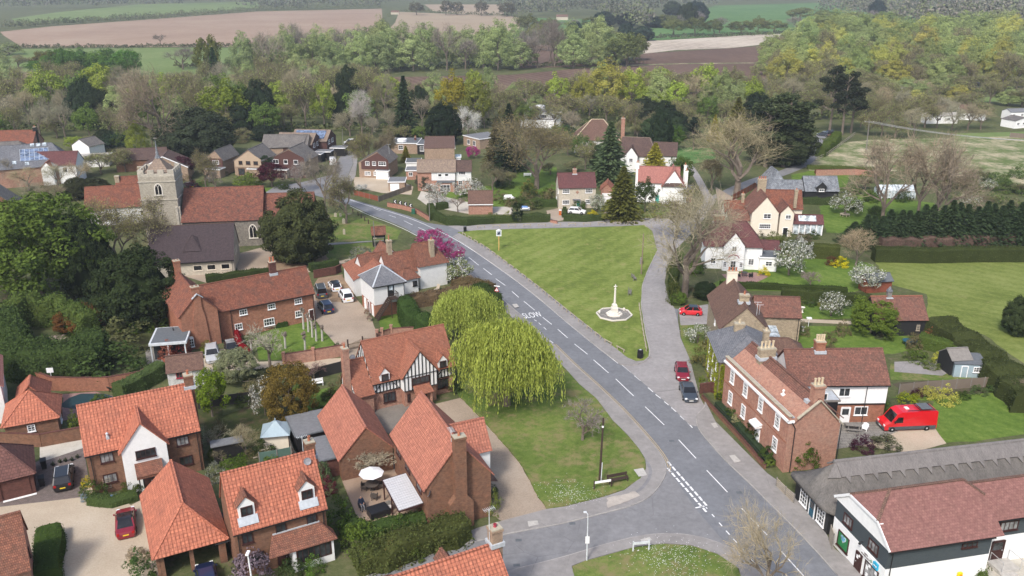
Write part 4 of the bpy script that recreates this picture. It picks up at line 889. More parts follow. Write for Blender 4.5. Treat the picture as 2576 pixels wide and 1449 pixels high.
def red_house():
 b=Bld('georgian_brick_house','tall orange-red brick house with white sash windows and parapet facing the main road','house',(1985,1066),6.,6.2,11.8,15.4)
 L=15.4
 b.block(.75,6.3,0,L,5.9,8.3,axis='y',wall=None,roof='tile_georgian',rt=2.55,gv=.1)
 w=MB();w.ext([(.05,.1,0),(6.1,.1,0),(6.1,.1,5.3),(3.3,.1,8.3),(.9,.1,6.4),(.05,.1,6.4)],(0,L-.2,0));b.part(w,'wall','brick_red')
 w=MB();w.box(.05,.32,.1,L-.1,6.4,6.75);b.part(w,'parapet','brick_red')
 w=MB();w.box(-.05,.40,0,L,6.75,6.83);b.part(w,'coping','mortar_cap')
 w=MB();w.box(-.16,.045,-.05,L,6.05,6.3);w.box(-.16,.6,-.08,.095,6.05,6.3);b.part(w,'cornice','paint_white')
 w=MB();w.box(.33,.8,.3,L-.2,6.42,6.5);b.part(w,'gutter','lead')
 v=MB();v.bar((3.3,-.02,8.4),(6.3,-.02,5.25),.3,.12);v.bar((3.3,-.02,8.4),(.9,-.02,6.5),.3,.12);b.part(v,'gable_coping','mortar_cap')
 for y in (2.3,6.1,9.8,13.2):b.win('l',(y,5.05),1.0,1.65,3,4,off=.05,px=False,bars=.045,fr=.11)
 for y in (2.3,9.8,13.2):b.win('l',(y,2.25),1.0,1.6,3,4,off=.05,px=False,bars=.045,fr=.11)
 b.door('l',(6.1,0),1.0,2.1,'paint_white',off=.05,px=False)
 c=MB();c.box(-.75,.04,5.3,6.9,2.5,2.7);c.slab([(-.8,5.25,2.72),(-.8,6.95,2.72),(.04,6.95,2.95),(.04,5.25,2.95)],.05);b.part(c,'door_canopy','paint_white')
 b.chim(3.3,.75,1.2,.9,5,9.9,'brick_red',3,'pot_buff',ph=.7,flash=None);b.chim(3.1,11.4,1.9,.85,5,9.4,'stone_rubble',4,'pot_buff',ph=.8,flash=8.2)
 f=MB();f.box(2.3,2.75,.9,1.5,7.6,7.95);b.part(f,'flashing','lead')
 d=MB();d.tube([(.3,-.1,6.1),(.55,-.1,5.7),(.75,-.06,5.4),(.75,-.06,0)],.05);d.tube([(6.2,0,5.2),(6.15,-.05,0)],.05);b.part(d,'drainpipe','fascia_black')
 v=MB();v.lathe([(.1,0),(.1,.4),(.15,.45),(.03,.6)],(1.6,4.4,7.05),8);v.box(1.4,1.8,4.2,4.6,6.9,7.1);b.part(v,'roof_vent','paint_white')
 s=MB();s.box(-.0,.045,.1,L-.1,3.55,3.7);b.part(s,'string_course','brick_orange')
red_house()
def white_wing():
 b=Bld('white_and_brick_house','long mottled red roofed house, white above and brick below, beside the red van','house',ZH(1410,630),5.,15,1.3,6.8)
 L=(G(2238.7,968,5.)-G(*ZH(1410,630),5.)).length
 b.block(-4.6,L,0,6.6,5.,8.2,wall=None,roof='tile_georgian')
 w=MB();w.ext([(-4.4,.3,2.5),(-4.4,6.3,2.5),(-4.4,6.3,5.2),(-4.4,3.3,8.1),(-4.4,.3,5.2)],(L+4.28,0,0));b.part(w,'upper_wall','render_white')
 w=MB();w.box(-4.4,L-.14,.34,6.26,0,2.5);b.part(w,'brick_wall','brick_orange')
 t=MB();t.box(-4.4,L-.1,.22,.34,2.42,2.56);b.part(t,'band','timber_black')
 b.win('f',ZH(1590,695),1.35,1.15,2,1);b.win('f',ZH(1775,905),1.6,1.15,2,1,off=.34);b.win('f',ZH(1420,905),.8,1.2,1,1,off=.34)
 b.door('f',(2.6,0),1.1,2.05,'paint_white',off=.34,px=False,glass='glass')
 b.gutter(-1,L,0,5.,down=(4.7,))
 b.chim(-.3,3.3,1.1,.95,6,9.4,'brick_orange',4,'pot_buff',ph=.75,flash=8.1)
 b.flat(-3.9,.6,-2.4,.25,4.2,'timber_black','lead','wood_grey');b.win('f',ZH(1352,765),.9,1.3,2,1,off=-2.2)
white_wing()
def slate_house():
 b=Bld('slate_roofed_house','square slate roofed house with yellow-green ivy between the stone and red brick houses','house',(1807.3,913),5.2,8.2,-3.3,9.4)
 b.block(0,7.8,0,9.2,5.2,7.2,axis='y',hip=(4.2,1.6),wall='stone_rubble',roof='slate',rt=4.2)
 b.chim(3.6,6.6,1.3,.7,5,7.9,'stone_rubble',1,'pot_buff');b.chim(6.6,4.6,.7,.7,5,7.8,'stone_rubble',1,'pot_buff',ph=.3)
 for y in (2.2,4.6,7.4):
  b.win('l',(y,3.9),.9,1.5,2,3,off=.3,px=False);b.win('l',(y,1.5),.9,1.6,2,3,off=.3,px=False)
slate_house()
def stone_house():
 b=Bld('stone_house','rubble stone house with steep brown tile roof and a pale rendered chimney','house',(1809.6,830.8),4.6,6.7,-5,13.2)
 b.block(0,6.8,0,13.2,4.6,7.9,axis='y',wall='stone_rubble',roof='tile_brown')
 b.chim(3.4,2.6,1.3,.7,6,9.0,'stone_rubble',1,flash=7.9,row='x');b.chim(3.2,11.9,1.5,.7,6,9.2,'render_cream',3,ph=.5)
 b.win('l',(2.,3.6),.8,1.,2,2,off=.3,px=False);b.win('l',(5.6,3.6),.8,1.,2,2,off=.3,px=False);b.win('l',(2.,1.4),.9,1.2,2,2,off=.3,px=False);b.win('l',(5.6,1.4),.9,1.2,2,2,off=.3,px=False)
 b.block(6.0,12.6,6.6,11.6,4.,6.3,wall='stone_rubble',roof='tile_georgian',name='wing_wall',rname='wing_roof')
 d=MB();d.tube([(12.2,6.8,4),(12.2,6.8,0)],.05);b.part(d,'drainpipe','fascia_black')
 b.block(6.4,11.4,-3.0,1.6,2.3,4.,hip=(0,2.2),wall='stone_rubble',roof='tile_brown',name='lean_to_wall',rname='lean_to_roof')
 g=MB();g.slab([(6.9,2.2,2.4),(9.0,2.2,2.4),(9.0,6.4,2.9),(6.9,6.4,2.9)],.05);b.part(g,'glass_roof','glass_pale')
 b.aerial(5.0,1.2,6.4,2.0);b.aerial(5.8,3.4,5.6,1.6)
stone_house()
def barn_cupola():
 b=Bld('timber_barn','dark boarded barn with weathered orange tile roof and small slatted ridge vent beside the lawns','barn',(2237,808),2.5,6,1.5,7)
 L=(G(2335,807,2.5)-G(2237,808,2.5)).length
 b.block(-1.9,L+.1,0,6.0,2.5,5.2,wall='weatherboard_black',roof='tile_georgian',ridge='tile_tudor')
 c=MB();c.box(.55,1.15,2.7,3.3,5.1,6.1);o=b.part(c,'ridge_vent','wood_grey');c=MB();c.lathe([(.5,0),(.25,.4),(.03,.75)],(.85,3.,6.1),8);b.part(c,'vent_cap','slate',o);c=MB();c.box(.35,1.35,2.5,3.5,5.0,5.15);b.part(c,'flashing','lead',o)
 b.win('f',(4.6,1.3),.5,.9,2,3,'wood_pale',px=False)
barn_cupola()
def hip_small(name,label,cat,A,he,L,ang,W,hr,hip,wall,roof,axis='x',**k):
 b=Bld(name,label,cat,A,he,L,ang,W);b.block(0,L,0,W,he,hr,axis,hip,wall,roof,**k);return b
b=hip_small('pool_house','hipped orange pantile pool house on low brown brick walls with a white framed window','pool house',ZI(10,690),2.4,5.9,24.6,6.3,5.,(2.95,2.9),'brick_brown','pantile_orange')
b.win('f',ZI(355,680),.8,.85,2,3);b.win('r',(3.2,1.2),1.2,1.5,2,4,px=False,off=5.6)
b.block(.9,4.6,5.4,10.5,2.4,4.6,axis='y',hip=(0,2.),wall='brick_brown',roof='pantile_orange',name='rear_wall',rname='rear_roof')
b=hip_small('garage','dark brown tiled hipped garage with brown panelled door at the left edge','garage',ZI(405,1200),2.3,5,30,6.2,5.2,(2.9,2.9),'brick_dark','tile_garage_brown')
b.e.location=b.o=G(*ZI(405,1200),2.3)-Vector((6.2*math.cos(R(30)),6.2*math.sin(R(30)),2.3))
wipe(b)
b.L=6.2;b.block(0,6.2,0,6.3,2.3,5.1,'x',(3.1,3.),'brick_dark','tile_garage_brown')
d=MB();d.box(3.2,5.5,.22,.29,.05,2.1);d.box(.6,2.9,.22,.29,.05,2.1)
b.part(d,'garage_door','brick_dark');d=MB();d.box(2.9,5.9,-.1,.22,0,.06);b.part(d,'door_sill','paint_white')
b=hip_small('white_house','white walled house with red roof cut off by the left edge by the pool house','house',ZI(35,220),4.6,8,-60,6,7.2,(0,0),'render_white','tile_pinkred')
b.e.location=b.o=Vector(G(*ZI(40,215),4.6))-Vector((0,0,4.6))
wipe(b)
b.a=R(30);b.e.rotation_euler.z=b.a;b.block(-6,0,0,10,4.6,7.,'y',(0,0),'render_white','tile_pinkred')
b=Bld('brick_house','brown tiled brick house cut off by the bottom left corner with a small white dormer','house',T02(235,1410),3.6,8,30,7)
b.block(-8,0,0,6.4,3.6,7.4,wall='brick_red',roof='tile_mossy');b.win('r',(3.2,3.4),.4,.9,1,1,'frame_brown',off=-.12,px=False)
b.block(-4.9,-3.,-.1,2,4.4,5.4,axis='y',wall='render_white',roof='tile_mossy',z0=3.9,name='dormer_wall',rname='dormer_roof',ov=.15)
b.win('f',(-3.95,4.4),1.,.7,2,1,'frame_brown',off=.0,px=False,sill=False)
b=Bld('brick_house','red tiled brick house cut off by the bottom edge with aerial on its chimney','house',T12(1030,1449),5,7,28,7)
b.o=b.o+Vector((-1.2,-2.9,0));b.e.location=b.o;b.block(-3.9,2.4,-5.0,2.,5.,7.9,'y',(0,3.1),'brick_brown','tile_tudor');b.block(.6,10.2,-4,1.9,4.9,7.4,'x',(0,0),'brick_brown','pantile_orange',name='wing_wall',rname='wing_roof')
b.chim(10.1,-1.,.9,.9,0,9.0,'brick_buff',1,'pink_paint',ph=.25,flash=7.6);b.aerial(9.6,-1.,7.6,3.2);b.block(5.6,6.8,-1.2,1,6.2,6.9,'y',(0,0),'render_white','tile_mossy',z0=5,name='dormer_wall',rname='dormer_roof')
b=Bld('brick_outbuilding','small whitewashed brick outbuilding with brown tile roof and a red window by the hedge','outbuilding',(417,942),2.5,5,18,3.6)
b.block(0,4.6,0,3.6,2.5,4.1,wall='brick_white',roof='tile_brown');b.win('f',Z4(220,1405),.8,.9,2,1,'pink_paint')
def house16():
 b=Bld('white_house','white rendered house with dark plum roof and red arch over the garden doors','house',ZD(340,985),4.5,9.,-6,7.4)
 b.block(-3.2,7.4,.9,8.2,4.2,8.0,hip=(2.2,3.0),wall='render_white',roof='tile_darkbrown' if 0 else 'tile_purple')
 b.block(-.05,4.,-.0,4.2,4.5,7.1,axis='y',wall='render_white',roof='tile_purple',name='gable_wall',rname='gable_roof',ov=.2)
 b.win('f',ZD(465,1005),.9,1.0,2,3,off=.12);
 for x in (.55,2.0,3.4):b.win('f',(x,1.25) if x!=2. else (2.,1.0),.6 if x!=2. else 1.,1.1 if x!=2. else 1.9,2,3,off=.12,px=False)
 a=MB();a.tube([(2.+.95*math.cos(math.pi*i/10),.08,2.45+.6*math.sin(math.pi*i/10)) for i in range(11)],.07,6);b.part(a,'red_arch','pink_paint')
 b.win('f',(5.3,1.5),1.,1.2,2,3,off=1.2,px=False);b.win('f',(-1.4,1.5),.9,1.1,2,2,off=1.2,px=False)
 b.flat(6.5,9.9,.3,4.2,2.5,'render_white','felt_slate','paint_white');b.win('f',(8.3,1.5),1.2,.9,2,2,off=.5,px=False)
 b.block(7.2,11.,4.4,8.4,2.8,4.,wall='render_white',roof='tile_purple',name='side_wall',rname='side_roof')
 b.chim(-.4,5.4,1.9,.9,6,8.9,'brick_orange',0,flash=7.6)
house16()
def house17():
 b=Bld('cream_house','rambling cream rendered house with red tile roofs, two front gables, cluster chimney and conservatory','house',ZD(650,605),4.8,9,-4,8)
 b.block(0,5.9,0,9.5,4.6,8.2,axis='y',wall='render_cream',roof='tile_tudor' if 0 else 'tile_georgian',rname='gable_roof',name='gable_wall')
 b.block(5.7,9.0,.2,7,4.6,6.4,axis='y',wall='render_cream',roof='tile_georgian',name='small_gable_wall',rname='small_gable_roof')
 b.block(3.5,11.5,4.2,10.,4.6,8.0,axis='x',wall='render_cream',roof='tile_old_red',name='rear_wall',rname='rear_roof')
 b.block(-4.2,.3,1.0,5.4,2.9,4.6,axis='x',wall='render_cream',roof='tile_georgian',name='side_wall',rname='side_roof')
 b.block(-4.2,.3,5.5,10,3.4,5.4,axis='x',wall='render_cream',roof='tile_old_red',name='side_rear_wall',rname='side_rear_roof')
 b.win('f',ZD(838,635),1.5,1.,2,2,off=.12);b.win('f',ZD(1075,645),1.1,.85,2,2,off=.32);b.win('f',ZD(810,750),2.3,1.0,6,2,off=.12)
 b.door('f',(7.3,0),1.,1.9,'timber_black',off=.32,px=False)
 b.chim(3.2,7.0,1.7,.8,7,10.4,'stone_rubble',4,'pot_clay',ph=.5,flash=None);b.chim(9.7,4.4,.6,.6,5,8.8,'stone_rubble',1,ph=.3);b.chim(-.3,7.6,.6,.6,3,7.,'stone_rubble',1,ph=.4)
 b.block(9.0,15.2,1.4,4.4,2.3,3.9,axis='x',wall=None,roof='tile_purple',rname='conservatory_roof')
 for i in range(6):
  p=MB();x=9.1+i*1.15;p.box(x,x+.22,1.5,1.72,0,2.4);b.part(p,'conservatory_pillar','paint_white')
 g=MB();g.box(9.2,14.9,1.66,1.7,.2,2.3);b.part(g,'conservatory_glass','glass_pale')
 g=MB();g.slab([(10.2,1.9,2.82),(13.7,1.9,2.82),(13.7,2.8,3.75),(10.2,2.8,3.75)],.16);b.part(g,'rooflight','glass_pale')
house17()
def slate_barn():
 b=Bld('black_barn','low black boarded barn with pale patchy slate roof and small gabled dormer','barn',ZD(1265,360),2.6,8,0,6)
 b.block(0,8.1,0,5.6,2.6,5.6,wall='weatherboard_black',roof='slate_patchy')
 b.block(2.4,5.2,-.15,2.6,3.6,4.9,axis='y',wall='weatherboard_black',roof='slate_patchy',name='dormer_wall',rname='dormer_roof',z0=2.2)
 b.win('f',(3.8,3.),1.2,.6,2,1,off=-.03,px=False)
 b.block(-5.,.2,1.0,5.2,2.5,4.6,wall='weatherboard_black',roof='slate_patchy',name='link_wall',rname='link_roof')
 b.block(-9.5,-4.2,-3.,8.,3.,7.4,axis='y',hip=(3,2.6),wall='weatherboard_black',roof='slate_patchy',name='left_wall',rname='left_roof')
slate_barn()
def house19():
 b=Bld('white_house','white house with pinkish tile roof, white end chimney and sweeping front gable beside the lane','house',ZC(1075,865),4.6,8,-8,6)
 b.block(-.3,9.4,0,6.2,4.6,7.9,wall='render_white',roof='tile_pinkred')
 b.block(5.2,10.6,-.9,6,4.0,7.9,axis='y',wall='render_white',roof='tile_pinkred',name='gable_wall',rname='gable_roof')
 b.win('f',ZC(1400,885),.95,1.1,2,2,off=-.78);b.door('f',(4.4,0),1.,1.9,'teal_paint',off=.3,px=False)
 b.chim(-.45,3.1,.7,1.2,0,8.9,'render_white',1);b.chim(10.8,1.6,.7,.9,0,7.6,'render_white',1);b.chim(10.6,4.,.6,.6,0,8.4,'render_white',1)
 b.block(9.6,12.5,1.5,4.6,2.4,3.6,wall='brick_red',roof='slate',name='side_wall',rname='side_roof')
 w=MB();w.slab([(5.35,-1.,4.15),(10.45,-1.,4.15),(8.6,-.2,6.4),(7.2,-.2,6.4)],.1);b.part(w,'tile_hanging','tile_darkbrown')
house19()
def house20():
 b=Bld('buff_brick_house','square buff house with plum tile roof, white windows and turquoise door under green climber','house',ZC(165,930),4.7,8.6,4.5,5.6)
 b.block(0,8.7,0,5.8,4.7,7.6,wall='render_buff',roof='tile_purple')
 for p,w in ((ZC(250,957),1.6),(ZC(508,952),1.6),(ZC(248,1080),1.6),(ZC(497,1075),1.2)):b.win('f',p,w,1.0,4,2)
 b.door('f',ZC(387,1160),.85,1.8,'teal_paint');b.chim(4.0,2.9,.85,.6,6,8.6,'brick_red',1,'pink_paint',ph=.2,flash=7.4)
 d=MB();q=b.hit('f',*ZC(378,968),.3);d.ext([(q.x-.4,.28,q.z),(q.x,.28,q.z-.42),(q.x+.4,.28,q.z),(q.x,.28,q.z+.42)],(0,-.03,0));b.part(d,'brick_diamond','brick_red')
 p=MB();p.box(3.3,5.,-.6,.28,2.1,2.2);b.part(p,'door_canopy','felt_grey');b.win('l',(1.2,3.9),.9,1.1,2,2,px=False);b.door('l',(4.,0),.9,1.9,'teal_paint',px=False)
 g=Bld('brick_garage','small brick garage with orange tile gable roof and white doors beside the buff house','garage',ZC(640,955),2.6,3.2,-8,5)
 g.block(-.2,3.2,0,5.5,2.6,4.2,axis='y',wall='brick_red',roof='tile_tudor');d=MB();d.box(.4,2.7,.08,.12,.05,1.2);d.box(.4,2.7,.06,.12,1.3,2.1);g.part(d,'garage_door','paint_white')
house20()
b=hip_small('brick_outbuilding','plain red brick outbuilding with mauve-brown tile roof behind the long clipped hedge','outbuilding',ZB(1070,985),2.4,5.6,2,5,4.8,(0,0),'brick_red','tile_brown');f=MB();f.box(0,5.6,-.02,.06,2.2,2.4);b.part(f,'fascia','paint_white')
def house18():
 b=Bld('tall_brick_house','tall plain buff brick house with mossy brown roof standing behind the white fronted house','house',ZB(570,355),7.4,8.,4.3,7)
 b.block(0,8.2,0,15,7.4,7.9,wall='brick_buff',roof='tile_brown',gv=.2,rt=14.6,ov=.05);w=MB();w.box(-.05,.1,0,15,7.2,7.5);w.box(8.1,8.25,0,15,7.2,7.5);b.part(w,'bargeboard','paint_white')
 b.win('f',ZB(727,390),.95,1.4,1,1);b.flat(8.2,9.8,1,5,4.6,'render_white','glass_pale')
 b=Bld('white_fronted_house','white boarded house with ribbed tan tile roof, flat porch and glazed garden doors','house',ZB(490,628),4.6,9.4,1.8,6)
 b.block(0,9.6,0,5.,4.6,7.3,wall=None,roof='tile_tan');b.block(9.5,13.5,0.6,5,4.6,7.0,wall=None,roof='tile_darkbrown',rname='side_roof',rt=2.1)
 w=MB();w.box(3.6,9.4,.28,4.6,2.6,4.9);w.box(9.6,13.3,.9,4.6,2.3,4.8);b.part(w,'boarded_wall','weatherboard_white')
 w=MB();w.box(.15,9.38,.34,4.6,0,2.6);w.box(9.62,13.3,.96,4.6,0,2.3);w.box(.15,3.6,.3,4.6,2.6,4.9);b.part(w,'brick_wall','brick_red')
 b.win('f',ZB(752,655),.9,.75,1,1,off=.28);b.win('f',ZB(830,652),.9,.75,1,1,off=.28);b.win('f',ZB(1005,632),1.7,.85,4,1,off=.9);b.win('f',ZB(985,740),1.,1.1,2,2,off=.96)
 b.flat(4.9,9.4,-1.3,.28,2.3,'brick_red','felt_slate','felt_slate');b.win('f',ZB(812,800),2.5,1.7,3,2,off=-1.1,sill=False)
house18()
def flats():
 b=Bld('flat_roofed_house','low white trimmed house with grey flat roof and white drum rooflight behind the golden conifer','house',ZB(190,298),3.,8,-3,9)
 b.flat(0,8.2,0,9,3.,'brick_buff','felt_slate','paint_white');b.win('f',ZB(312,340),1.4,1.3,2,2,off=.2);r=MB();r.lathe([(1.5,0),(1.5,.8),(1.3,.85)],(3.2,2.6,3.2),10);b.part(r,'drum_rooflight','paint_white')
 b.flat(8.0,12.,-1.,7,2.9,'timber_black','felt_slate','paint_white',name='side_wall');b.win('f',(9.6,1.7),1.2,1.3,2,2,off=-.8,px=False);b.chim(6.8,4.8,.6,.6,3,4.2,'brick_dark',1)
 b=Bld('flat_roofed_house','low buff brick house with slightly sloping grey-green roof right of the dark cypress','house',ZB(1010,208),3.,9,-52,9)
 b.flat(0,9,0,9.5,3.,'brick_buff','felt_grey','paint_white');b.win('f',(3.,1.5),1.4,1.5,2,1,off=.2,px=False);b.win('f',(6.,1.5),1.4,1.5,2,1,off=.2,px=False)
 b=Bld('flat_roofed_house','white two level flat roofed house with round white roof drum among the far trees','house',T20(90,845),5.,12,-8,10)
 b.flat(0,13,0,11,5.,'render_white','felt_grey','paint_white');b.flat(-1,11,-3,0,2.6,'render_white','felt_grey','paint_white',name='lower_wall');r=MB();r.lathe([(1.7,0),(1.7,1.2),(1.5,1.25)],(5.,7,5.2),10);b.part(r,'roof_drum','paint_white')
 b.win('f',(3,3.6),2.,1.2,3,1,off=.2,px=False);b.win('f',(7,3.6),2.,1.2,3,1,off=.2,px=False);b.win('f',(10.6,3.6),1.6,1.2,3,1,off=.2,px=False)
flats()
b=hip_small('hipped_bungalow','white walled bungalow with big hipped mauve-brown roof and separate red chimney','bungalow',ZC(330,385),3.6,14,-4,12,9.,(5.5,5.),'render_white','tile_brown',ridge='pot_buff')
b.win('f',(3,2.),1.6,1.2,3,1,px=False);b.win('f',(8,2.),1.6,1.2,3,1,px=False);b.chim(15.,7,1.1,1.1,0,9.4,'brick_red',1)
def house27():
 b=Bld('white_and_brown_house','white house with steep dark brown tile roofs between the blue-green fir and the golden conifer','house',ZC(905,560),4.2,9,-12,8)
 b.block(-1,9,0,8,4.2,8.6,axis='x',hip=(0,2.6),wall='render_white',roof='tile_darkbrown',ridge='tile_tan');b.block(0,4,-1.2,4,4.2,6.8,axis='y',wall='render_white',roof='tile_darkbrown',name='gable_wall',rname='gable_roof')
 b.block(7.5,14,3,9,4.,7.2,wall='render_white',roof='tile_darkbrown',name='side_wall',rname='side_roof');b.win('f',(5.6,3.),1.,1.2,2,2,px=False);b.win('f',(7.,1.5),1.,1.2,2,2,px=False);b.win('f',(2,3.4),1.,1.,2,2,off=-1.08,px=False)
house27()
def estate():
 g='brick and tile estate houses around the close'
 b=Bld('estate_house','narrow brown estate house with white window and small flat garage, leftmost by the close','house',F_g(560.9,396.6),4.9,6,-10,9)
 b.block(-6.4,0,0,9,3.9,6.6,axis='y',wall='brick_buff',roof='tile_grey',rt=4.2)
 w=MB();w.box(-4.6,-.3,.02,.14,2.3,4.6);b.part(w,'hung_tiles','brown_hung');b.win('f',(-2.2,3.6),1.8,1.0,3,2,off=.02,px=False);b.flat(-3.6,.4,-3,.1,2.2,'brick_buff','felt_grey')
 b=Bld('estate_house','estate house with pale tan timber front and grey tile roof beside the plum coloured tree','house',(658.7,401),4.6,8,-8,9)
 b.block(-8.2,0,0,9.5,3.9,7.,axis='y',wall='brick_buff',roof='tile_grey',rt=4.6)
 w=MB();w.ext([(-7.6,.05,2.4),(-.35,.05,2.4),(-.35,.05,4.6),(-3.6,.05,6.6),(-7.6,.05,4.)],(0,-.06,0));b.part(w,'timber_cladding','tan_timber')
 for x in (-6.,-3.9,-1.8):b.win('f',(x,3.6),1.2 if x>-6 else 1.,.9,2,1,'frame_brown',off=-.02,px=False)
 b.win('f',(-6.,1.2),1.8,1.7,2,1,'frame_brown',off=.1,px=False);b.flat(-4.,-.4,-1.2,.1,2.1,'brick_buff','tile_grey')
 b=Bld('estate_house','wide brown estate house with long sloping grey tile roof facing the open close','house',(767.6,403),4.8,12,-10,11)
 b.block(-10.5,0,0,9.2,4.3,7.6,axis='y',wall='brick_buff',roof='tile_grey',rt=6.2)
 w=MB();w.ext([(-10.,.05,.1),(-.35,.05,.1),(-.35,.05,5.3),(-4.4,.05,7.3),(-10.,.05,4.6)],(0,-.06,0));b.part(w,'hung_tiles','brown_hung')
 for x,w_ in ((-8.6,2.4),(-5.4,1.1),(-2.6,1.2)):b.win('f',(x,4.2),w_,1.1,3 if w_>2 else 1,1,off=-.02,px=False)
 b.flat(-8.4,-4.6,-1.6,.1,2.2,'brick_buff','felt_grey');b.win('r',(2.2,3.8),.9,1.3,2,2,'frame_brown',off=-.3,px=False)
 for k,(px,L_,lab,roof) in enumerate(((F_g(760,372),9,'nearest of the three brown houses stepping up the close, grey tiles','tile_grey'),(F_g(784,366),11,'middle of the three brown houses stepping up the close, tan tiles','tile_tan'),(F_g(822,357),11,'farthest of the three brown houses up the close, with solar panels on its roof','tile_tan'))):
  b=Bld('estate_house',lab,'house',px,4.4,8,-6,8)
  b.block(-L_,0,0,9.5,4.4,7.,wall='brown_hung',roof=roof)
  b.win('r',(2.4,4.),1.5,1.2,2,2,px=False,off=-.12);b.win('r',(5.6,4.),1.9,1.2,3,2,px=False,off=-.12)
  b.flat(.3,5.,1.,4.5,2.3,'timber_black','felt_grey')
  if k==2:
   s_=MB();s_.slab([(-L_+.8,1.,5.1),(-1.2,1.,5.1),(-1.2,4.3,6.85),(-L_+.8,4.3,6.85)],.14);b.part(s_,'solar_panels','solar')
 b=Bld('estate_house','low grey tiled house tucked behind the wide brown estate house','house',ZA(700,350),4.2,12,2,9)
 b.block(-2.5,10.5,0,9,4.2,7.2,wall='brick_buff',roof='tile_grey')
 b=Bld('estate_house','brown and buff estate house with grey tile roof and white porch right of the close','house',ZB(180,492),4.7,9,-8,9)
 b.block(-8.6,0,0,9.,3.9,7.,axis='y',wall='brick_buff',roof='tile_grey',rt=5.4)
 w=MB();w.ext([(-7.6,.05,2.3),(-.35,.05,2.3),(-.35,.05,4.9),(-3.1,.05,6.7),(-7.6,.05,4.2)],(0,-.06,0));b.part(w,'hung_tiles','brown_hung')
 for x,w_ in ((-5.9,1.1),(-4.1,1.),(-1.9,2.)):b.win('f',(x,3.9),w_,1.0,2 if w_<2 else 3,2,off=-.02,px=False)
 for x in (-6.,-3.6):b.win('f',(x,1.2),1.6,1.,2,2,off=.1,px=False,glass='glass_curtain')
 b.flat(-3.6,.1,-1.4,.1,2.1,'render_white','felt_slate');b.aerial(-.5,2,6,2.6)
 b=Bld('grey_garage','small white doored garage with grey felt roof beside the chevron boards wall','garage',ZB(160,740),2.2,4,3,5)
 b.flat(0,4.4,0,5.4,2.2,'brick_buff','felt_grey');d=MB();d.box(.6,2.8,.12,.19,.05,1.9);b.part(d,'garage_door','paint_white')
 b=Bld('grey_garage','flat roofed white store with open dark doorway behind the white doored garage','garage',ZB(360,520),2.4,4,3,5)
 b.flat(0,4.2,0,6,2.4,'render_white','felt_slate');b.flat(.6,4.4,-9.5,-4.5,2.3,'brick_red','felt_grey',name='front_wall');b.win('f',(2,1.5),1.,1.,2,1,off=-9.3,px=False)
def F_g(x,y):return (x,y)
estate()
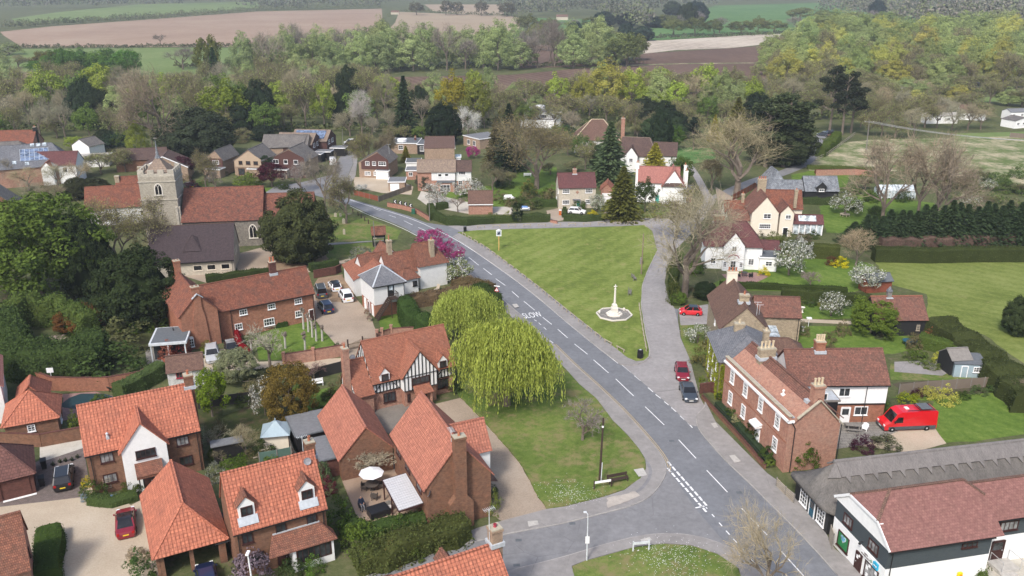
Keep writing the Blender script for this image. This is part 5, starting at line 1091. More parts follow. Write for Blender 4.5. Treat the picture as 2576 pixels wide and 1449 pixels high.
def left_village():
 b=Bld('slate_roofed_building','large grey tiled building with a grid of solar panels and skylights at the left','building',ZE(350,455),4.6,14,25,12)
 b.block(-14,9,0,13,4.6,9.2,wall='brick_red',roof='slate',hip=(0,4),rt=8)
 s=MB();t=(9.2-4.6)/8
 s.slab([(-2.2,2.2,4.6+2.2*t+.14),(4.2,2.2,4.6+2.2*t+.14),(4.2,6.2,4.6+6.2*t+.14),(-2.2,6.2,4.6+6.2*t+.14)],.08);o=b.part(s,'solar_panels','solar')
 s=MB()
 for i in range(7):x=-2.2+i*1.066;s.bar((x,2.2,4.6+2.2*t+.26),(x,6.2,4.6+6.2*t+.26),.06,.04)
 for j in range(4):y=2.2+j*1.333;s.bar((-2.2,y,4.6+y*t+.26),(4.2,y,4.6+y*t+.26),.06,.04)
 b.part(s,'panel_frames','galv',o)
 for x,y in ((.2,6.9),(1.6,6.9),(3.,6.9),(-4.,1.4),(-1.2,.9)):
  s=MB();s.slab([(x,y,4.6+y*t+.14),(x+.9,y,4.6+y*t+.14),(x+.9,y+1.1,4.6+(y+1.1)*t+.14),(x,y+1.1,4.6+(y+1.1)*t+.14)],.1);b.part(s,'skylight','glass_pale')
 b=Bld('slate_roofed_building','lower grey tiled building with two skylights behind the solar panelled one at the left edge','building',ZE(0,360),4.4,14,20,12)
 b.block(-10,8,0,12,4.4,8.,wall='brick_red',roof='tile_grey',hip=(0,4))
 for x in (1.5,3.2):s=MB();s.slab([(x,2.4,6.),(x+1.2,2.4,6.),(x+1.2,4.0,7.),(x,4.0,7.)],.1);b.part(s,'skylight','glass_pale')
 b=Bld('red_roofed_house','dark red tiled house with black chimney at the far left edge','house',ZE(0,200),4.,10,5,8)
 b.block(-8,9,0,8,4.,7.6,wall='brick_red',roof='tile_purple' if 0 else 'tile_old_red');b.chim(8.6,4,.9,.9,0,8.6,'timber_black',1)
 b=Bld('white_house','white timber framed house with dark red roof partly hidden by bare trees at the left','house',ZE(360,430),4.6,5,38,12)
 b.e.location=b.o=Vector((G(*ZE(360,430),4.6).x,G(*ZE(360,430),4.6).y,0));b.a=R(8);b.e.rotation_euler.z=b.a
 b.block(0,10.8,-1,6.,4.6,7.6,axis='x',wall='render_white',roof='tile_purple');b.win('l',(1.,3.6),.9,1.,3,2,'timber_black',px=False,off=.12);b.win('l',(3.,3.6),.9,1.,3,2,'timber_black',px=False,off=.12)
 b.win('f',(8,3.6),.9,1.,2,2,'timber_black',px=False,off=-.7);b.block(2.6,6,-2.4,2,4.,5.8,axis='y',wall='render_white',roof='tile_tudor',name='gable_wall',rname='gable_roof')
 b=Bld('flat_roofed_house','low white flat roofed extension right of the white timber framed house','house',ZE(830,350),2.6,8,15,6);b.flat(0,9,0,6,2.6,'render_white','concrete')
 b=Bld('red_roofed_cottage','long whitewashed cottage with dark red tiled roofs just left of the church tower','cottage',ZE(1100,925),3.6,18,16,8)
 b.block(-2.5,14,0,8,3.6,7.6,wall='render_white',roof='tile_old_red');b.block(3.,11.5,6,12,4.,8.4,wall='brick_orange',roof='tile_old_red',name='rear_wall',rname='rear_roof')
 b.chim(8.4,9.2,1.3,.8,6,10.4,'stone_rubble',0);b.chim(3.4,8.6,.9,.9,4,8.8,'stone_rubble',0);b.win('f',(2,1.8),1.,1.,2,2,'timber_black',px=False);b.win('f',(9,2.2),1.2,.9,2,2,'timber_black',px=False)
 b=Bld('brick_house','brown gabled house with grey roof at the left edge behind the big green tree','house',ZE(250,930),4.,9,25,8)
 b.block(-9.5,0,0,9,4.,8.6,axis='y',wall='brick_brown',roof='tile_grey');b.win('f',ZE(150,880),.9,1.1,2,2,off=.12)
 b=Bld('small_house','small white gabled house with grey roof in the trees beyond the solar panelled building','house',ZE(800,200),3.,5,-20,8);b.block(0,7,0,6,3.,5.,axis='y',wall='render_white',roof='tile_grey')
 b=Bld('bungalow','bungalow with dark brown ridge roof left of the church spire','bungalow',ZE(1300,380),3.,10,15,8);b.block(0,13,0,9,3.,5.4,wall='brick_brown',roof='tile_darkbrown')
 b=Bld('bungalow','wide brown tiled bungalow with white gable edges just right of the church spire','bungalow',F_g(428,424),3.4,10,12,10)
 b.block(-7.5,4.5,0,10,3.4,6.4,axis='y',wall='brick_buff',roof='tile_darkbrown');f=MB();f.bar((-7.4,-.03,3.5),(-1.5,-.03,6.5),.1,.25);f.bar((4.4,-.03,3.5),(-1.5,-.03,6.5),.1,.25);b.part(f,'bargeboard','paint_white')
left_village()
def shop():
 b=Bld('shop_building','long pharmacy building with pinkish hipped tile roof, white lower walls and dark grey upper storey','shop',(2239,1391),4.8,14,12,8)
 a=MB()
 FW=8.3
 w=MB();w.box(.1,10.2,.3,FW-.3,0,2.85);w.box(10.2,24,2.2,7.4,0,2.85);b.part(w,'lower_wall','render_white')
 w=MB();w.box(.12,10.18,.32,FW-.32,2.85,4.9);w.box(10.18,24,2.22,7.38,2.85,4.9);b.part(w,'upper_wall','weatherboard_grey')
 w=MB();w.ext([(.1,.25,4.7),(.1,FW-.2,4.7),(.1,FW-.2,4.95),(.1,FW-1.9,6.35),(.1,1.9,6.35),(.1,.25,4.95)],(.3,0,0));b.part(w,'gable_wall','render_white')
 hr=7.9;r=MB();ym=FW/2
 zt=4.8+(hr-4.8)*2.1/ym
 R0=(2.3,ym,hr);R1=(9.6,ym,hr)
 zh=6.95;yh=(zh-4.8)*ym/(hr-4.8);r.slab([(0,0,4.8),(11,0,4.8),(11,yh,zh),R1,R0,(0,2.1,zt)],.1);r.slab([(11,FW,4.8),(0,FW,4.8),(0,FW-2.1,zt),R0,R1,(11,FW-yh,zh)],.1);r.slab([(11,yh,zh),(11,FW-yh,zh),R1],.1);r.slab([(0,FW-2.1,zt),(0,2.1,zt),R0],.1)
 R2=(24.5,4.8,6.95);R3=(10.6,4.8,6.95);r.slab([(10.8,1.9,4.8),(24.5,1.9,4.8),R2,R3],.1);r.slab([(24.5,7.7,4.8),(10.8,7.7,4.8),R3,R2],.1)
 o=b.part(r,'roof','tile_shop')
 c=MB();U=Vector((0,0,.12))
 for p,q in ((R0,R1),((0,2.1,zt),R0),((0,FW-2.1,zt),R0),(R3,R2),(R1,(11,yh,zh))):c.bar(Vector(p)+U,Vector(q)+U,.26,.12)
 b.part(c,'ridge_tiles','tile_brown',o)
 c=MB()
 for p,q in (((-.03,0,4.85),(-.03,2.1,zt+.05)),((-.03,FW,4.85),(-.03,FW-2.1,zt+.05)),((-.03,2.1,zt+.03),(-.03,FW-2.1,zt+.03))):c.bar(p,q,.06,.24)
 b.part(c,'bargeboard','paint_white')
 b.gutter(0,10.2,0,4.8,down=(.5,));
 g=MB();g.bar((10.2,1.88,4.75),(24,1.88,4.75),.12,.1);b.part(g,'gutter','fascia_black')
 off=.1
 for y in (2.2,6.0):b.win('l',(y,3.75),1.35,1.0,3,1,'frame_brown',off=.12,px=False,glass='glass_curtain')
 b.win('l',(6.2,1.35),1.7,1.6,1,1,'frame_brown',off=off,px=False,glass='sign_green',name='shop_window')
 d=b.door('l',(3.75,0),.85,1.95,'frame_brown',off=off,px=False,frame='frame_brown')
 for y,z,w_,h_ in ((3.9,1.3,.28,.35),(3.65,1.6,.2,.2)):
  m=MB();m.box(off-.09,off-.07,y-w_/2,y+w_/2,z,z+h_);b.part(m,'notice','paint_white',d)
 wn=b.win('l',(1.9,1.15),1.9,1.7,1,1,'frame_brown',off=off,px=False,glass='glass_curtain',name='shop_window')
 for y,z in ((2.5,1.2),(2.2,1.6),(1.5,.6),(1.3,1.5),(2.4,.5)):
  m=MB();m.box(off-.06,off-.04,y-.15,y+.15,z,z+.38);b.part(m,'notice','paint_white',wn)
 m=MB();m.ext([(off-.045,6.2+.5*s_*.16*math.sin(t)**3*8 if 0 else 6.2+.42*(math.sin(t)**3),1.62+.026*(13*math.cos(t)-5*math.cos(2*t)-2*math.cos(3*t)-math.cos(4*t))) for t in [2*math.pi*i/24 for i in range(24)]],(-.02,0,0));b.part(m,'poster_heart','glass_pale')
 def text(body,loc,size,mat,parent,rot=(R(90),0,R(-90))):
  o=text_mesh(body,size,mat,'lettering',parent,.01);o.location=loc;o.rotation_euler=rot;return o
 text('YOUR\nCBD',(off-.08,6.2,1.65),.24,'sign_blue',b.e)
 s=MB();s.box(off-.16,off-.02,1.75,3.5,2.15,2.75);sg=b.part(s,'shop_sign','paint_white')
 text("LEE'S\nPHARMACY",(off-.17,2.75,2.45),.24,'frame_brown',sg)
 m=MB();m.box(off-.19,off-.165,1.93,1.98,2.3,2.6);m.box(off-.19,off-.165,1.82,2.09,2.42,2.48);b.part(m,'sign_cross','sign_green',sg)
 s=MB();s.box(off-.17,off-.02,1.1,1.72,2.12,2.7);s2=b.part(s,'small_sign','sign_blue');text('NHS',(off-.18,1.4,2.42),.22,'paint_white',s2)
 s=MB();s.tube([(.08,3.55,3.3),(-.25,3.55,3.3)],.03);s.lathe([(.12,0),(.1,.14),(.02,.2)],(-.25,3.55,3.1),8);b.part(s,'wall_lamp','fascia_black')
 b.win('f',(8.,4.15),1.5,.55,3,1,'frame_brown',off=.32,px=False);b.win('f',(13.6,3.9),1.9,1.,4,1,'frame_brown',off=2.22,px=False,glass='glass_curtain')
 b.door('f',(12.9,.4),1.3,2.0,'frame_brown',off=2.2,px=False,frame='frame_brown',glass='glass');b.win('f',(11.6,1.2),1.,1.5,1,1,'paint_white',off=2.2,px=False)
 s=MB();s.bbox(7.3,7.75,.02,.28,.95,1.45,.05);o=b.part(s,'wall_box','yellow_box');s=MB();s.lathe([(.1,0),(.12,.02)],(7.52,.0,1.2),8);b.part(s,'box_dial','red_paint',o)
 s=MB();s.box(12.1,14.2,.6,2.15,0,.4);s.box(12.1,13.6,.1,.6,0,.2);b.part(s,'entrance_step','concrete')
 s=MB()
 for x in (12.2,14.1):s.tube([(x,.5,.4),(x,.5,1.4)],.03);s.tube([(x,2.,.4),(x,2.,1.4)],.03);s.tube([(x,.5,1.4),(x,2.,1.4)],.03)
 s.tube([(14.1,.5,1.4),(16.,-1,.9)],.03);s.tube([(16.,-1,.9),(16.,-1,0)],.03);b.part(s,'handrail','rail_grey')
 s=MB();s.box(.05,.14,.3,.38,0,2.55);return b
shop()
def thatch():
 b=Bld('thatched_barn','long low barn with thick grey thatch, scalloped ridge, black walls and white shop windows','barn',at=(29.7,66.9,0),A=None,he=2.5,L=26,ang=11,W=8)
 W=7.0;ym=W/2+.3;hr=5.7;he=2.1;L=27
 def ring(x,k,drop,narrow):
  y0=-.3+narrow*1.0;y1=W+.3-narrow*.6;h=he-drop;top=hr-(1-k)*3.2
  pts=[(x,y0+.35,h),(x,y0-.05,h+.12),(x,y0,h+.45)]
  for t in (.35,.7,.93):pts.append((x,y0+(ym-y0)*t,h+.45+(top-h-.45)*t*1.0))
  pts.append((x,ym,top+.08))
  for t in (.93,.7,.35):pts.append((x,y1+(ym-y1)*t,h+.45+(top-h-.45)*t))
  pts+= [(x,y1,h+.45),(x,y1+.05,h+.12),(x,y1-.35,h)]
  return pts
 rs=[ring(-.35,.10,-.45,1.0),ring(-.15,.26,-.45,.6),ring(.5,.5,-.3,.15),ring(1.5,.84,-.1,0),ring(2.6,1.,0,0)]
 import random as rn;rr=rn.Random(3)
 for i in range(1,19):
  r_=ring(2.8+i*1.35,1.,.04*rr.random(),0);rs.append([(p[0],p[1],p[2]+.04*math.sin(i*1.7)) for p in r_])
 m=MB();m.loft(rs);o=b.part(m,'thatch','thatch',smooth=True)
 sl=(hr-he-.45)/(ym);m=MB()
 def zt(y):return he+.45+(hr-he-.45)*min(1,max(0,(y+.3)/(ym+.3)))
 x=2.4;pts=[]
 n=17
 for i in range(n):
  xa=2.4+i*1.45;poly=[(xa,ym-1.25),(xa+.45,ym-1.25-.0),(xa+.62,ym-1.75),(xa+.8,ym-1.75),(xa+1.0,ym-1.25),(xa+1.45,ym-1.25),(xa+1.45,ym-.02),(xa,ym-.02)]
  m.slab([(p[0],p[1],zt(p[1])+.02+.0) for p in [poly[0],poly[5],poly[6],poly[7]]],.16)
  m.slab([(xa+.45,ym-1.25,zt(ym-1.25)+.02),(xa+.7,ym-1.8,zt(ym-1.8)+.02),(xa+.95,ym-1.25,zt(ym-1.25)+.02)],.15)
  m.slab([(xa,ym+.02,zt(ym)+.02),(xa+1.45,ym+.02,zt(ym)+.02),(xa+1.45,ym+1.25,zt(ym)-.95),(xa,ym+1.25,zt(ym)-.95)],.15)
 m.tube([(2.2,ym,hr+.1),(2.2+n*1.45,ym,hr+.1)],.2,8)
 m.slab([(1.2,ym-.9,zt(ym)-1.1),(2.4,ym-1.3,zt(ym-1.3)+.03),(2.4,ym,hr+.05)],.12)
 b.part(m,'thatch_ridge','thatch_ridge',o)
 w=MB();w.box(.3,L,.5,W-.4,0,2.7);b.part(w,'wall','weatherboard_black')
 off=.3
 w=MB()
 b.win('l',(4.9,1.25),1.3,1.7,3,4,off=off,px=False);b.door('l',(3.3,0),.95,2.0,'blue_door',off=off,px=False,glass='glass');b.win('l',(1.7,1.25),1.3,1.7,3,4,off=off,px=False)
thatch()
def sheds():
 b=Bld('garden_shed','black timber shed with weathered grey board roof behind the pale blue shed','shed',T31(1390,1275),2.2,3,6,2.6)
 b.block(0,3.,0,3.2,2.1,3.2,wall='weatherboard_black',roof='wood_grey',ov=.12,gv=.08)
 b=Bld('blue_shed','pale blue boarded garden shed with dark felt roof, door and white framed window','shed',T31(1410,1300),1.9,4.2,-6,3)
 w=MB();w.ext([(.12,.12,0),(.12,2.7,0),(.12,2.7,2.3),(.12,.12,1.9)],(3.9,0,0));b.part(w,'wall','board_blue')
 r=MB();r.slab([(0,0,1.9),(4.15,0,1.9),(4.15,2.85,2.38),(0,2.85,2.38)],.07);b.part(r,'roof','felt_slate')
 b.win('f',(3.0,1.2),1.,.75,3,2,off=.12,px=False);b.door('f',(1.4,0),.8,1.65,'board_blue',off=.12,px=False,frame='paint_white')
 b=Bld('greenhouse','white framed glasshouse with lean-to roof in the walled garden at the right','greenhouse',T30(845,1435),2.2,8,0,3)
 w=MB();w.box(0,8.6,0,3.2,.3,2.1);b.part(w,'glass_wall','glass_pale');r=MB();r.slab([(0,0,2.1),(8.6,0,2.1),(8.6,1.6,3.1),(0,1.6,3.1)],.05);r.slab([(8.6,3.2,2.1),(0,3.2,2.1),(0,1.6,3.1),(8.6,1.6,3.1)],.05);o=b.part(r,'glass_roof','glass_pale')
 f=MB()
 for i in range(13):x=i*.716;f.bar((x,-.04,0),(x,-.04,2.15),.06,.06);f.bar((x,0,2.2),(x,1.6,3.2),.06,.05)
 f.bar((0,-.04,2.15),(8.6,-.04,2.15),.08,.08);b.part(f,'glazing_bars','paint_white')
 b=Bld('red_shed','small red painted shed with dark roof half hidden behind the white blossom tree','shed',T31(745,690),1.9,3,10,2.6);b.block(.2,5.,0,3,1.9,2.9,wall='fence_red',roof='felt_slate')
 b=Bld('gazebo','pale blue-grey summerhouse with tent shaped metal roof in the back garden','summerhouse',T12(35,400),2.,2.8,10,2.8)
 w=MB();w.box(.2,2.9,.2,2.5,0,2.);b.part(w,'wall','render_cream')
 r=MB()
 rings=[]
 for t,z in ((1.0,2.0),(.72,2.3),(.4,2.65),(.12,3.1),(.04,3.15)):
  h=1.6*t;rings.append([(1.55-h,1.35-h,z),(1.55+h,1.35-h,z),(1.55+h,1.35+h,z),(1.55-h,1.35+h,z)])
 r.loft(rings);o=b.part(r,'tent_roof','board_blue');r=MB();r.lathe([(.1,0),(.06,.15),(.1,.22),(.02,.4)],(1.55,1.35,3.12),8);b.part(r,'finial','board_blue',o)
 b=Bld('dark_garage','dark timber garage with flat grey felt roof between the back gardens','garage',T12(275,420),2.3,4,26,6);b.flat(.3,4.7,0.2,5.4,2.3,'timber_black','felt_grey','felt_slate',th=.12)
 b=Bld('lean_to','grey felt roofed lean-to with patched seams beside the middle garage','shed',T12(480,600),2.2,3.4,24,5);b.flat(0,3.6,.2,5.4,2.2,'brick_dark','felt_grey','felt_slate',th=.12)
 b=Bld('flat_roofed_shed','narrow grey flat roofed shed in the garden right of the white gabled house','shed',Z1(1780,850),2.2,3,22,1.6);b.flat(0,3.4,0,1.5,2.2,'timber_black','felt_grey','felt_grey',th=.1)
 for k,(p,L,W,roof,lab,ang) in enumerate(((T30(1835,850),12,5,'felt_grey','white mobile home with grey roof at the right edge','10'),(T30(1870,915),9,6,'tile_grey','white gabled mobile home below the longer one at the right edge','20'),(T30(1450,850),9,6,'tile_purple','white walled chalet with dark plum roof behind the bare trees','-15'),(T30(1200,880),12,4,'concrete','long white mobile home glimpsed through the bare trees','5'))):
  b=Bld('mobile_home',lab,'mobile home',p,2.6,L,float(ang),W);b.block(0,L,0,W,2.6,3.6 if k!=2 else 5.,wall='render_white',roof=roof,ov=.15,axis='x' if k!=1 else 'y');
  for i in range(3):b.win('f',(1.5+i*L/3.5,1.6),1.1,.8,2,1,px=False,off=.12 if k==1 else .15)
 b=Bld('far_farmhouse','distant white farmhouse with pinkish roof below the far wood','house',T20(335,118),5,16,0,10);b.block(0,14,0,7,3.6,6,wall='render_buff',roof='tile_brown')
 b=Bld('far_cottage','tiny white cottage with blossom tree on the far side of the brown fields','cottage',T10(1015,80),5,12,0,8);b.block(0,11,0,6,3,5,wall='render_buff',roof='tile_brown')
sheds()
# ================================================================ VEGETATION
def foliagemat(name,blossom=None,amt=.5,trans=.25,lo=.62,hi=1.35,vs=.55):
 m=bpy.data.materials.new(name);m.use_nodes=True;nt=m.node_tree;nt.nodes.clear()
 out=nt.nodes.new('ShaderNodeOutputMaterial');oi=N(nt,'ObjectInfo');g=N(nt,'NewGeometry');tc=N(nt,'TexCoord')
 n=noise(nt,tc.outputs['Object'],vs,3,.6);a=N(nt,'Math',operation='MULTIPLY_ADD');lk(nt,g.outputs['Random Per Island'],a.inputs[0]);a.inputs[1].default_value=.55;lk(nt,n,a.inputs[2])
 v=N(nt,'MapRange');v.inputs[1].default_value=.35;v.inputs[2].default_value=1.2;v.inputs[3].default_value=lo;v.inputs[4].default_value=hi;lk(nt,a.outputs[0],v.inputs[0])
 hs=N(nt,'HueSaturation');lk(nt,v.outputs[0],hs.inputs['Value']);lk(nt,oi.outputs['Color'],hs.inputs['Color'])
 h=N(nt,'MapRange');h.inputs[3].default_value=.492;h.inputs[4].default_value=.508;lk(nt,oi.outputs['Random'],h.inputs[0]);lk(nt,h.outputs[0],hs.inputs['Hue']);col=hs.outputs[0]
 if blossom:
  t=N(nt,'Math',operation='GREATER_THAN');lk(nt,g.outputs['Random Per Island'],t.inputs[0]);t.inputs[1].default_value=1-amt;col=mix(nt,t.outputs[0],col,blossom)
 d=N(nt,'BsdfDiffuse');lk(nt,col,d.inputs[0]);tr=N(nt,'BsdfTranslucent');lk(nt,col,tr.inputs[0]);mx=N(nt,'MixShader');mx.inputs[0].default_value=trans
 lk(nt,d.outputs[0],mx.inputs[1]);lk(nt,tr.outputs[0],mx.inputs[2]);lk(nt,mx.outputs[0],out.inputs[0]);MT[name]=m
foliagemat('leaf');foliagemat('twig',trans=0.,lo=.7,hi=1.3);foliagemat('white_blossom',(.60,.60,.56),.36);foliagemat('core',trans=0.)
MT['bark']=mottled('bark',[(.09,.07,.055),(.16,.13,.105),(.21,.18,.145)],.8,6,co='obj');MT['bark_pale']=mottled('bark_pale',[(.26,.24,.21),(.42,.40,.36),(.52,.50,.46)],.8,6,co='obj')
RN=np.random.RandomState(7)
def mesh_np(name,V,nv,mat,smooth=False):
 """V: (n*nv,3) separate polygons of nv corners"""
 n=len(V)//nv;me=bpy.data.meshes.new(name);me.vertices.add(n*nv);me.vertices.foreach_set('co',np.asarray(V,dtype=np.float32).ravel())
 me.loops.add(n*nv);me.loops.foreach_set('vertex_index',np.arange(n*nv,dtype=np.int32));me.polygons.add(n);me.polygons.foreach_set('loop_start',np.arange(0,n*nv,nv,dtype=np.int32))
 me.polygons.foreach_set('loop_total',np.full(n,nv,dtype=np.int32)) if 0 else None
 me.update(calc_edges=True);me.materials.append(MT[mat]) if mat else None
 return me
def unit(a):return a/np.maximum(np.linalg.norm(a,axis=1,keepdims=True),1e-6)
def leaves(P,size,nrm=None,bias=.6,aspect=.6,long=None):
 """one small diamond leaf-spray per point"""
 n=len(P);d=unit(RN.normal(size=(n,3)))
 if nrm is not None:d=unit(d*(1-bias)+nrm*bias)
 t=unit(np.cross(d,RN.normal(size=(n,3)))) if long is None else unit(long+RN.normal(size=(n,3))*.25)
 if long is not None:d=unit(np.cross(t,RN.normal(size=(n,3))))
 b=np.cross(d,t);s=(size*RN.uniform(.6,1.35,(n,1)))
 V=np.empty((n,4,3));V[:,0]=P-t*s*.5;V[:,1]=P+b*s*.5*aspect;V[:,2]=P+t*s*.5;V[:,3]=P-b*s*.5*aspect
 return V.reshape(-1,3)
def sph(n):return unit(RN.normal(size=(n,3)))
def crown_pts(nc,nl,H,Rr,z0,shape='round',cr=.26,lump=.25):
 """clumps of leaf points spread over and through the crown"""
 zc=(H+z0)/2;hz=(H-z0)/2
 d=sph(nc*3);d=d[d[:,2]>(-.75 if shape!='egg2' else -.97)][:nc];k=RN.uniform(.55,1.,(len(d),1))**.6
 lum=1+lump*np.sin(d[:,:1]*5.1+RN.rand()*6)*np.cos(d[:,1:2]*4.3+RN.rand()*6)+lump*.5*RN.normal(size=(len(d),1))*.5
 C=d*k*lum;Cn=d
 if shape=='cone':
  t=RN.rand(len(d))**.8;ang=RN.rand(len(d))*6.283;r=(1-t)**.85*RN.uniform(.65,1.05,len(d))
  C=np.stack([np.cos(ang)*r,np.sin(ang)*r,t*2-1],1);Cn=unit(np.stack([np.cos(ang),np.sin(ang),np.full(len(d),.35)],1))
 if shape=='egg2':C=d*np.clip(k*1.1,.86,1.)*(1+lump*np.sin(d[:,:1]*7)*np.cos(d[:,2:3]*6));C[:,:2]*=(1-.18*np.clip(C[:,2:3],-.4,1))
 if shape=='egg':C[:,:2]*=(1-.35*np.clip(C[:,2:3],-1,1))
 if shape=='dome':C[:,2]=np.abs(C[:,2])*2-1
 S=np.array([Rr,Rr,hz]);C=C*S;C[:,2]+=zc
 L=[];NN=[]
 for c,cn in zip(C,Cn):
  r=cr*Rr*RN.uniform(.65,1.3);q=sph(nl);q=q*RN.uniform(.55,1.,(nl,1));
  keep=(q@cn)>-.45;q=q[keep];L.append(c+q*r*np.array([1,1,.85]));NN.append(unit(q*.7+cn*.5+np.array([0,0,.35])))
 return np.concatenate(L),np.concatenate(NN)
def trunk_mesh(name,H,r,nb,spread,z0,seed,mat='bark'):
 rr=random.Random(seed);m=MB();a=Vector((0,0,0));pts=[a]
 top=z0+(H-z0)*.55
 for i in range(1,5):pts.append(Vector((rr.uniform(-.04,.04)*H*.5,rr.uniform(-.04,.04)*H*.5,top*i/4)))
 m.tube(pts,[r*1.25,r,r*.85,r*.65,r*.35],7)
 for i in range(nb):
  z=z0*.75+(top-z0*.75)*i/max(1,nb-1)*.9;an=rr.uniform(0,6.28)+i*2.4;k=z/top*4;j=min(3,int(k));p=pts[j].lerp(pts[j+1],k-j)
  e=p+Vector((math.cos(an)*spread*rr.uniform(.5,.85),math.sin(an)*spread*rr.uniform(.5,.85),(H-z)*rr.uniform(.25,.5)));mid=p.lerp(e,.5)+Vector((0,0,-.06*H*rr.random()))
  m.tube([p,mid,e],[r*.45,r*.3,r*.08],5)
 me_o=m.build(name,mat);me=me_o.data;bpy.data.objects.remove(me_o);return me
def bare_mesh(name,H,Rr,z0,seed,dens=1.,w0=.17,up=.35,depth=5,tw=.045):
 """leafless tree: limbs and boughs as tubes, twigs as thin blades"""
 rr=random.Random(seed);m=MB();tips=[];segs=[]
 def grow(p,d,L,r,k):
  q=p+d*L*.5+Vector((rr.uniform(-1,1),rr.uniform(-1,1),rr.uniform(-.5,.7)))*L*.07;e=p+d*L
  if k<=2:m.tube([p,q,e],[r,r*.82,r*.62],5 if k else 7)
  else:segs.append((p,q,r));segs.append((q,e,r*.8))
  if k>=depth:tips.append((e,d));return
  n=rr.choice((3,3,4)) if k else rr.choice((4,5))
  for i in range(n):
   ax=Vector((rr.gauss(0,1),rr.gauss(0,1),rr.gauss(0,.6)));ax=(ax-d*ax.dot(d)).normalized()
   s=(.55+.5*rr.random()) if k<2 else (.5+.55*rr.random())
   nd=(d+ax*s);nd.z+=up*.35;nd.normalize();t=1. if i==0 else rr.uniform(.45,1.)
   grow(p.lerp(e,t),nd,L*rr.uniform(.58,.82),r*.58,k+1)
 grow(Vector((0,0,0)),Vector((rr.uniform(-.05,.05),rr.uniform(-.05,.05),1)).normalized(),max(z0,H*.2),w0*H/10,0)
 V=np.array(m.v);F=m.f
 P=np.array([t[0] for t in tips]);lo=P[:,2].max()
 sc=np.array([Rr/np.percentile(np.hypot(P[:,0],P[:,1]),96),0,H/lo]);sc[1]=sc[0]
 V=V*sc;me=bpy.data.meshes.new(name+'_limbs');me.from_pydata(V.tolist(),[],F);me.materials.append(MT['bark'])
 A=np.array([s[0] for s in segs])*sc;B=np.array([s[1] for s in segs])*sc;rad=np.array([[s[2]] for s in segs])
 def blade(A,B,w):
  n=len(A);t=unit(B-A);b=unit(np.cross(t,RN.normal(size=(n,3))))*w;Q=np.empty((n,4,3));Q[:,0]=A-b*.5;Q[:,1]=A+b*.5;Q[:,2]=B+b*.3;Q[:,3]=B-b*.3;return Q.reshape(-1,3)
 W=[blade(A,B,np.maximum(rad*1.8,tw)*H/10)]
 T0=P*sc;D=np.array([list(t[1]) for t in tips]);n2=max(1,int(5*dens))
 for i in range(n2):
  k=RN.uniform(-.25,.3,(len(T0),1));a=T0+D*k*H*.05;dd=unit(D+RN.normal(size=D.shape)*.75+np.array([0,0,up*.5]));W.append(blade(a,a+dd*RN.uniform(.05,.13,(len(a),1))*H,tw*.75*H/10))
 tw_=mesh_np(name+'_twigs',np.concatenate(W),4,'twig');return me,tw_,T0
VEG={}
def proto(key,H,R_,parts):VEG[key]=(H,R_,parts)   # parts: list of (name, mesh)
def mkbroad(key,nvar,H,R_,z0,nc,nl,ls,shape='round',trunk=True,mat='leaf',cr=.26,lump=.25,bias=.55,tr=.22):
 for i in range(nvar):
  P,Nn=crown_pts(nc,nl,H,R_,z0,shape,cr,lump);me=mesh_np(key+'_crown',leaves(P,ls,Nn,bias),4,mat)
  parts=[('crown',me)]
  if trunk:parts.append(('trunk',trunk_mesh(key+'_trunk',H,tr,6,R_*.8,max(z0,H*.12),i+11)))
  proto((key,i),H,R_,parts)
mkbroad('broad',4,10,4.2,2.,70,95,.42)
mkbroad('soft',5,12,4.6,.3,130,120,.30,'egg',cr=.22,lump=.3)
mkbroad('fine',2,10,5.,.8,240,120,.30,cr=.17,lump=.2)
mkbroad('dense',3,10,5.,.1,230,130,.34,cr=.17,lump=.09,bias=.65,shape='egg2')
for k_ in range(3):
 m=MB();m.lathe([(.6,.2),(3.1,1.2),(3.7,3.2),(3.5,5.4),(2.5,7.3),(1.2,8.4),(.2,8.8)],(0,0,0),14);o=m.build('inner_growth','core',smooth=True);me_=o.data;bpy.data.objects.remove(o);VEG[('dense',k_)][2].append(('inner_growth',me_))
mkbroad('shrub',4,3,1.6,0,34,60,.22,'dome',trunk=False,cr=.33,lump=.2)
mkbroad('ball',2,2,1.,0,40,70,.12,'round',trunk=False,cr=.22,lump=.03,bias=.8)
mkbroad('column',2,3,.7,0,40,70,.12,'round',trunk=False,cr=.3,lump=.03,bias=.8)
mkbroad('blossom',3,4,2.2,.7,40,70,.24,mat='white_blossom',tr=.12,cr=.3)
mkbroad('mag',2,4,2.3,.6,60,90,.20,tr=.1,cr=.25,bias=.2)
for i in range(3):
 H,R_=12,3.;n=5200;t=RN.rand(n)**1.25;an=RN.rand(n)*6.283;tier=(t*16+.3*np.sin(an*3+i))%1
 r=R_*(1-t)**.9*(.35+.75*(1-tier))*RN.uniform(.35,1.05,n)*(1+.15*np.sin(an*5+i*2));P=np.stack([np.cos(an)*r,np.sin(an)*r,.5+t*(H-.5)-r*.18],1)
 lg=np.stack([np.cos(an),np.sin(an),np.full(n,-.25)],1)
 proto(('conifer',i),H,R_,[('crown',mesh_np('conifer_crown',leaves(P,.62,None,aspect=.5,long=lg),4,'leaf')),('trunk',trunk_mesh('conifer_trunk',H,.2,0,1,3,i))])
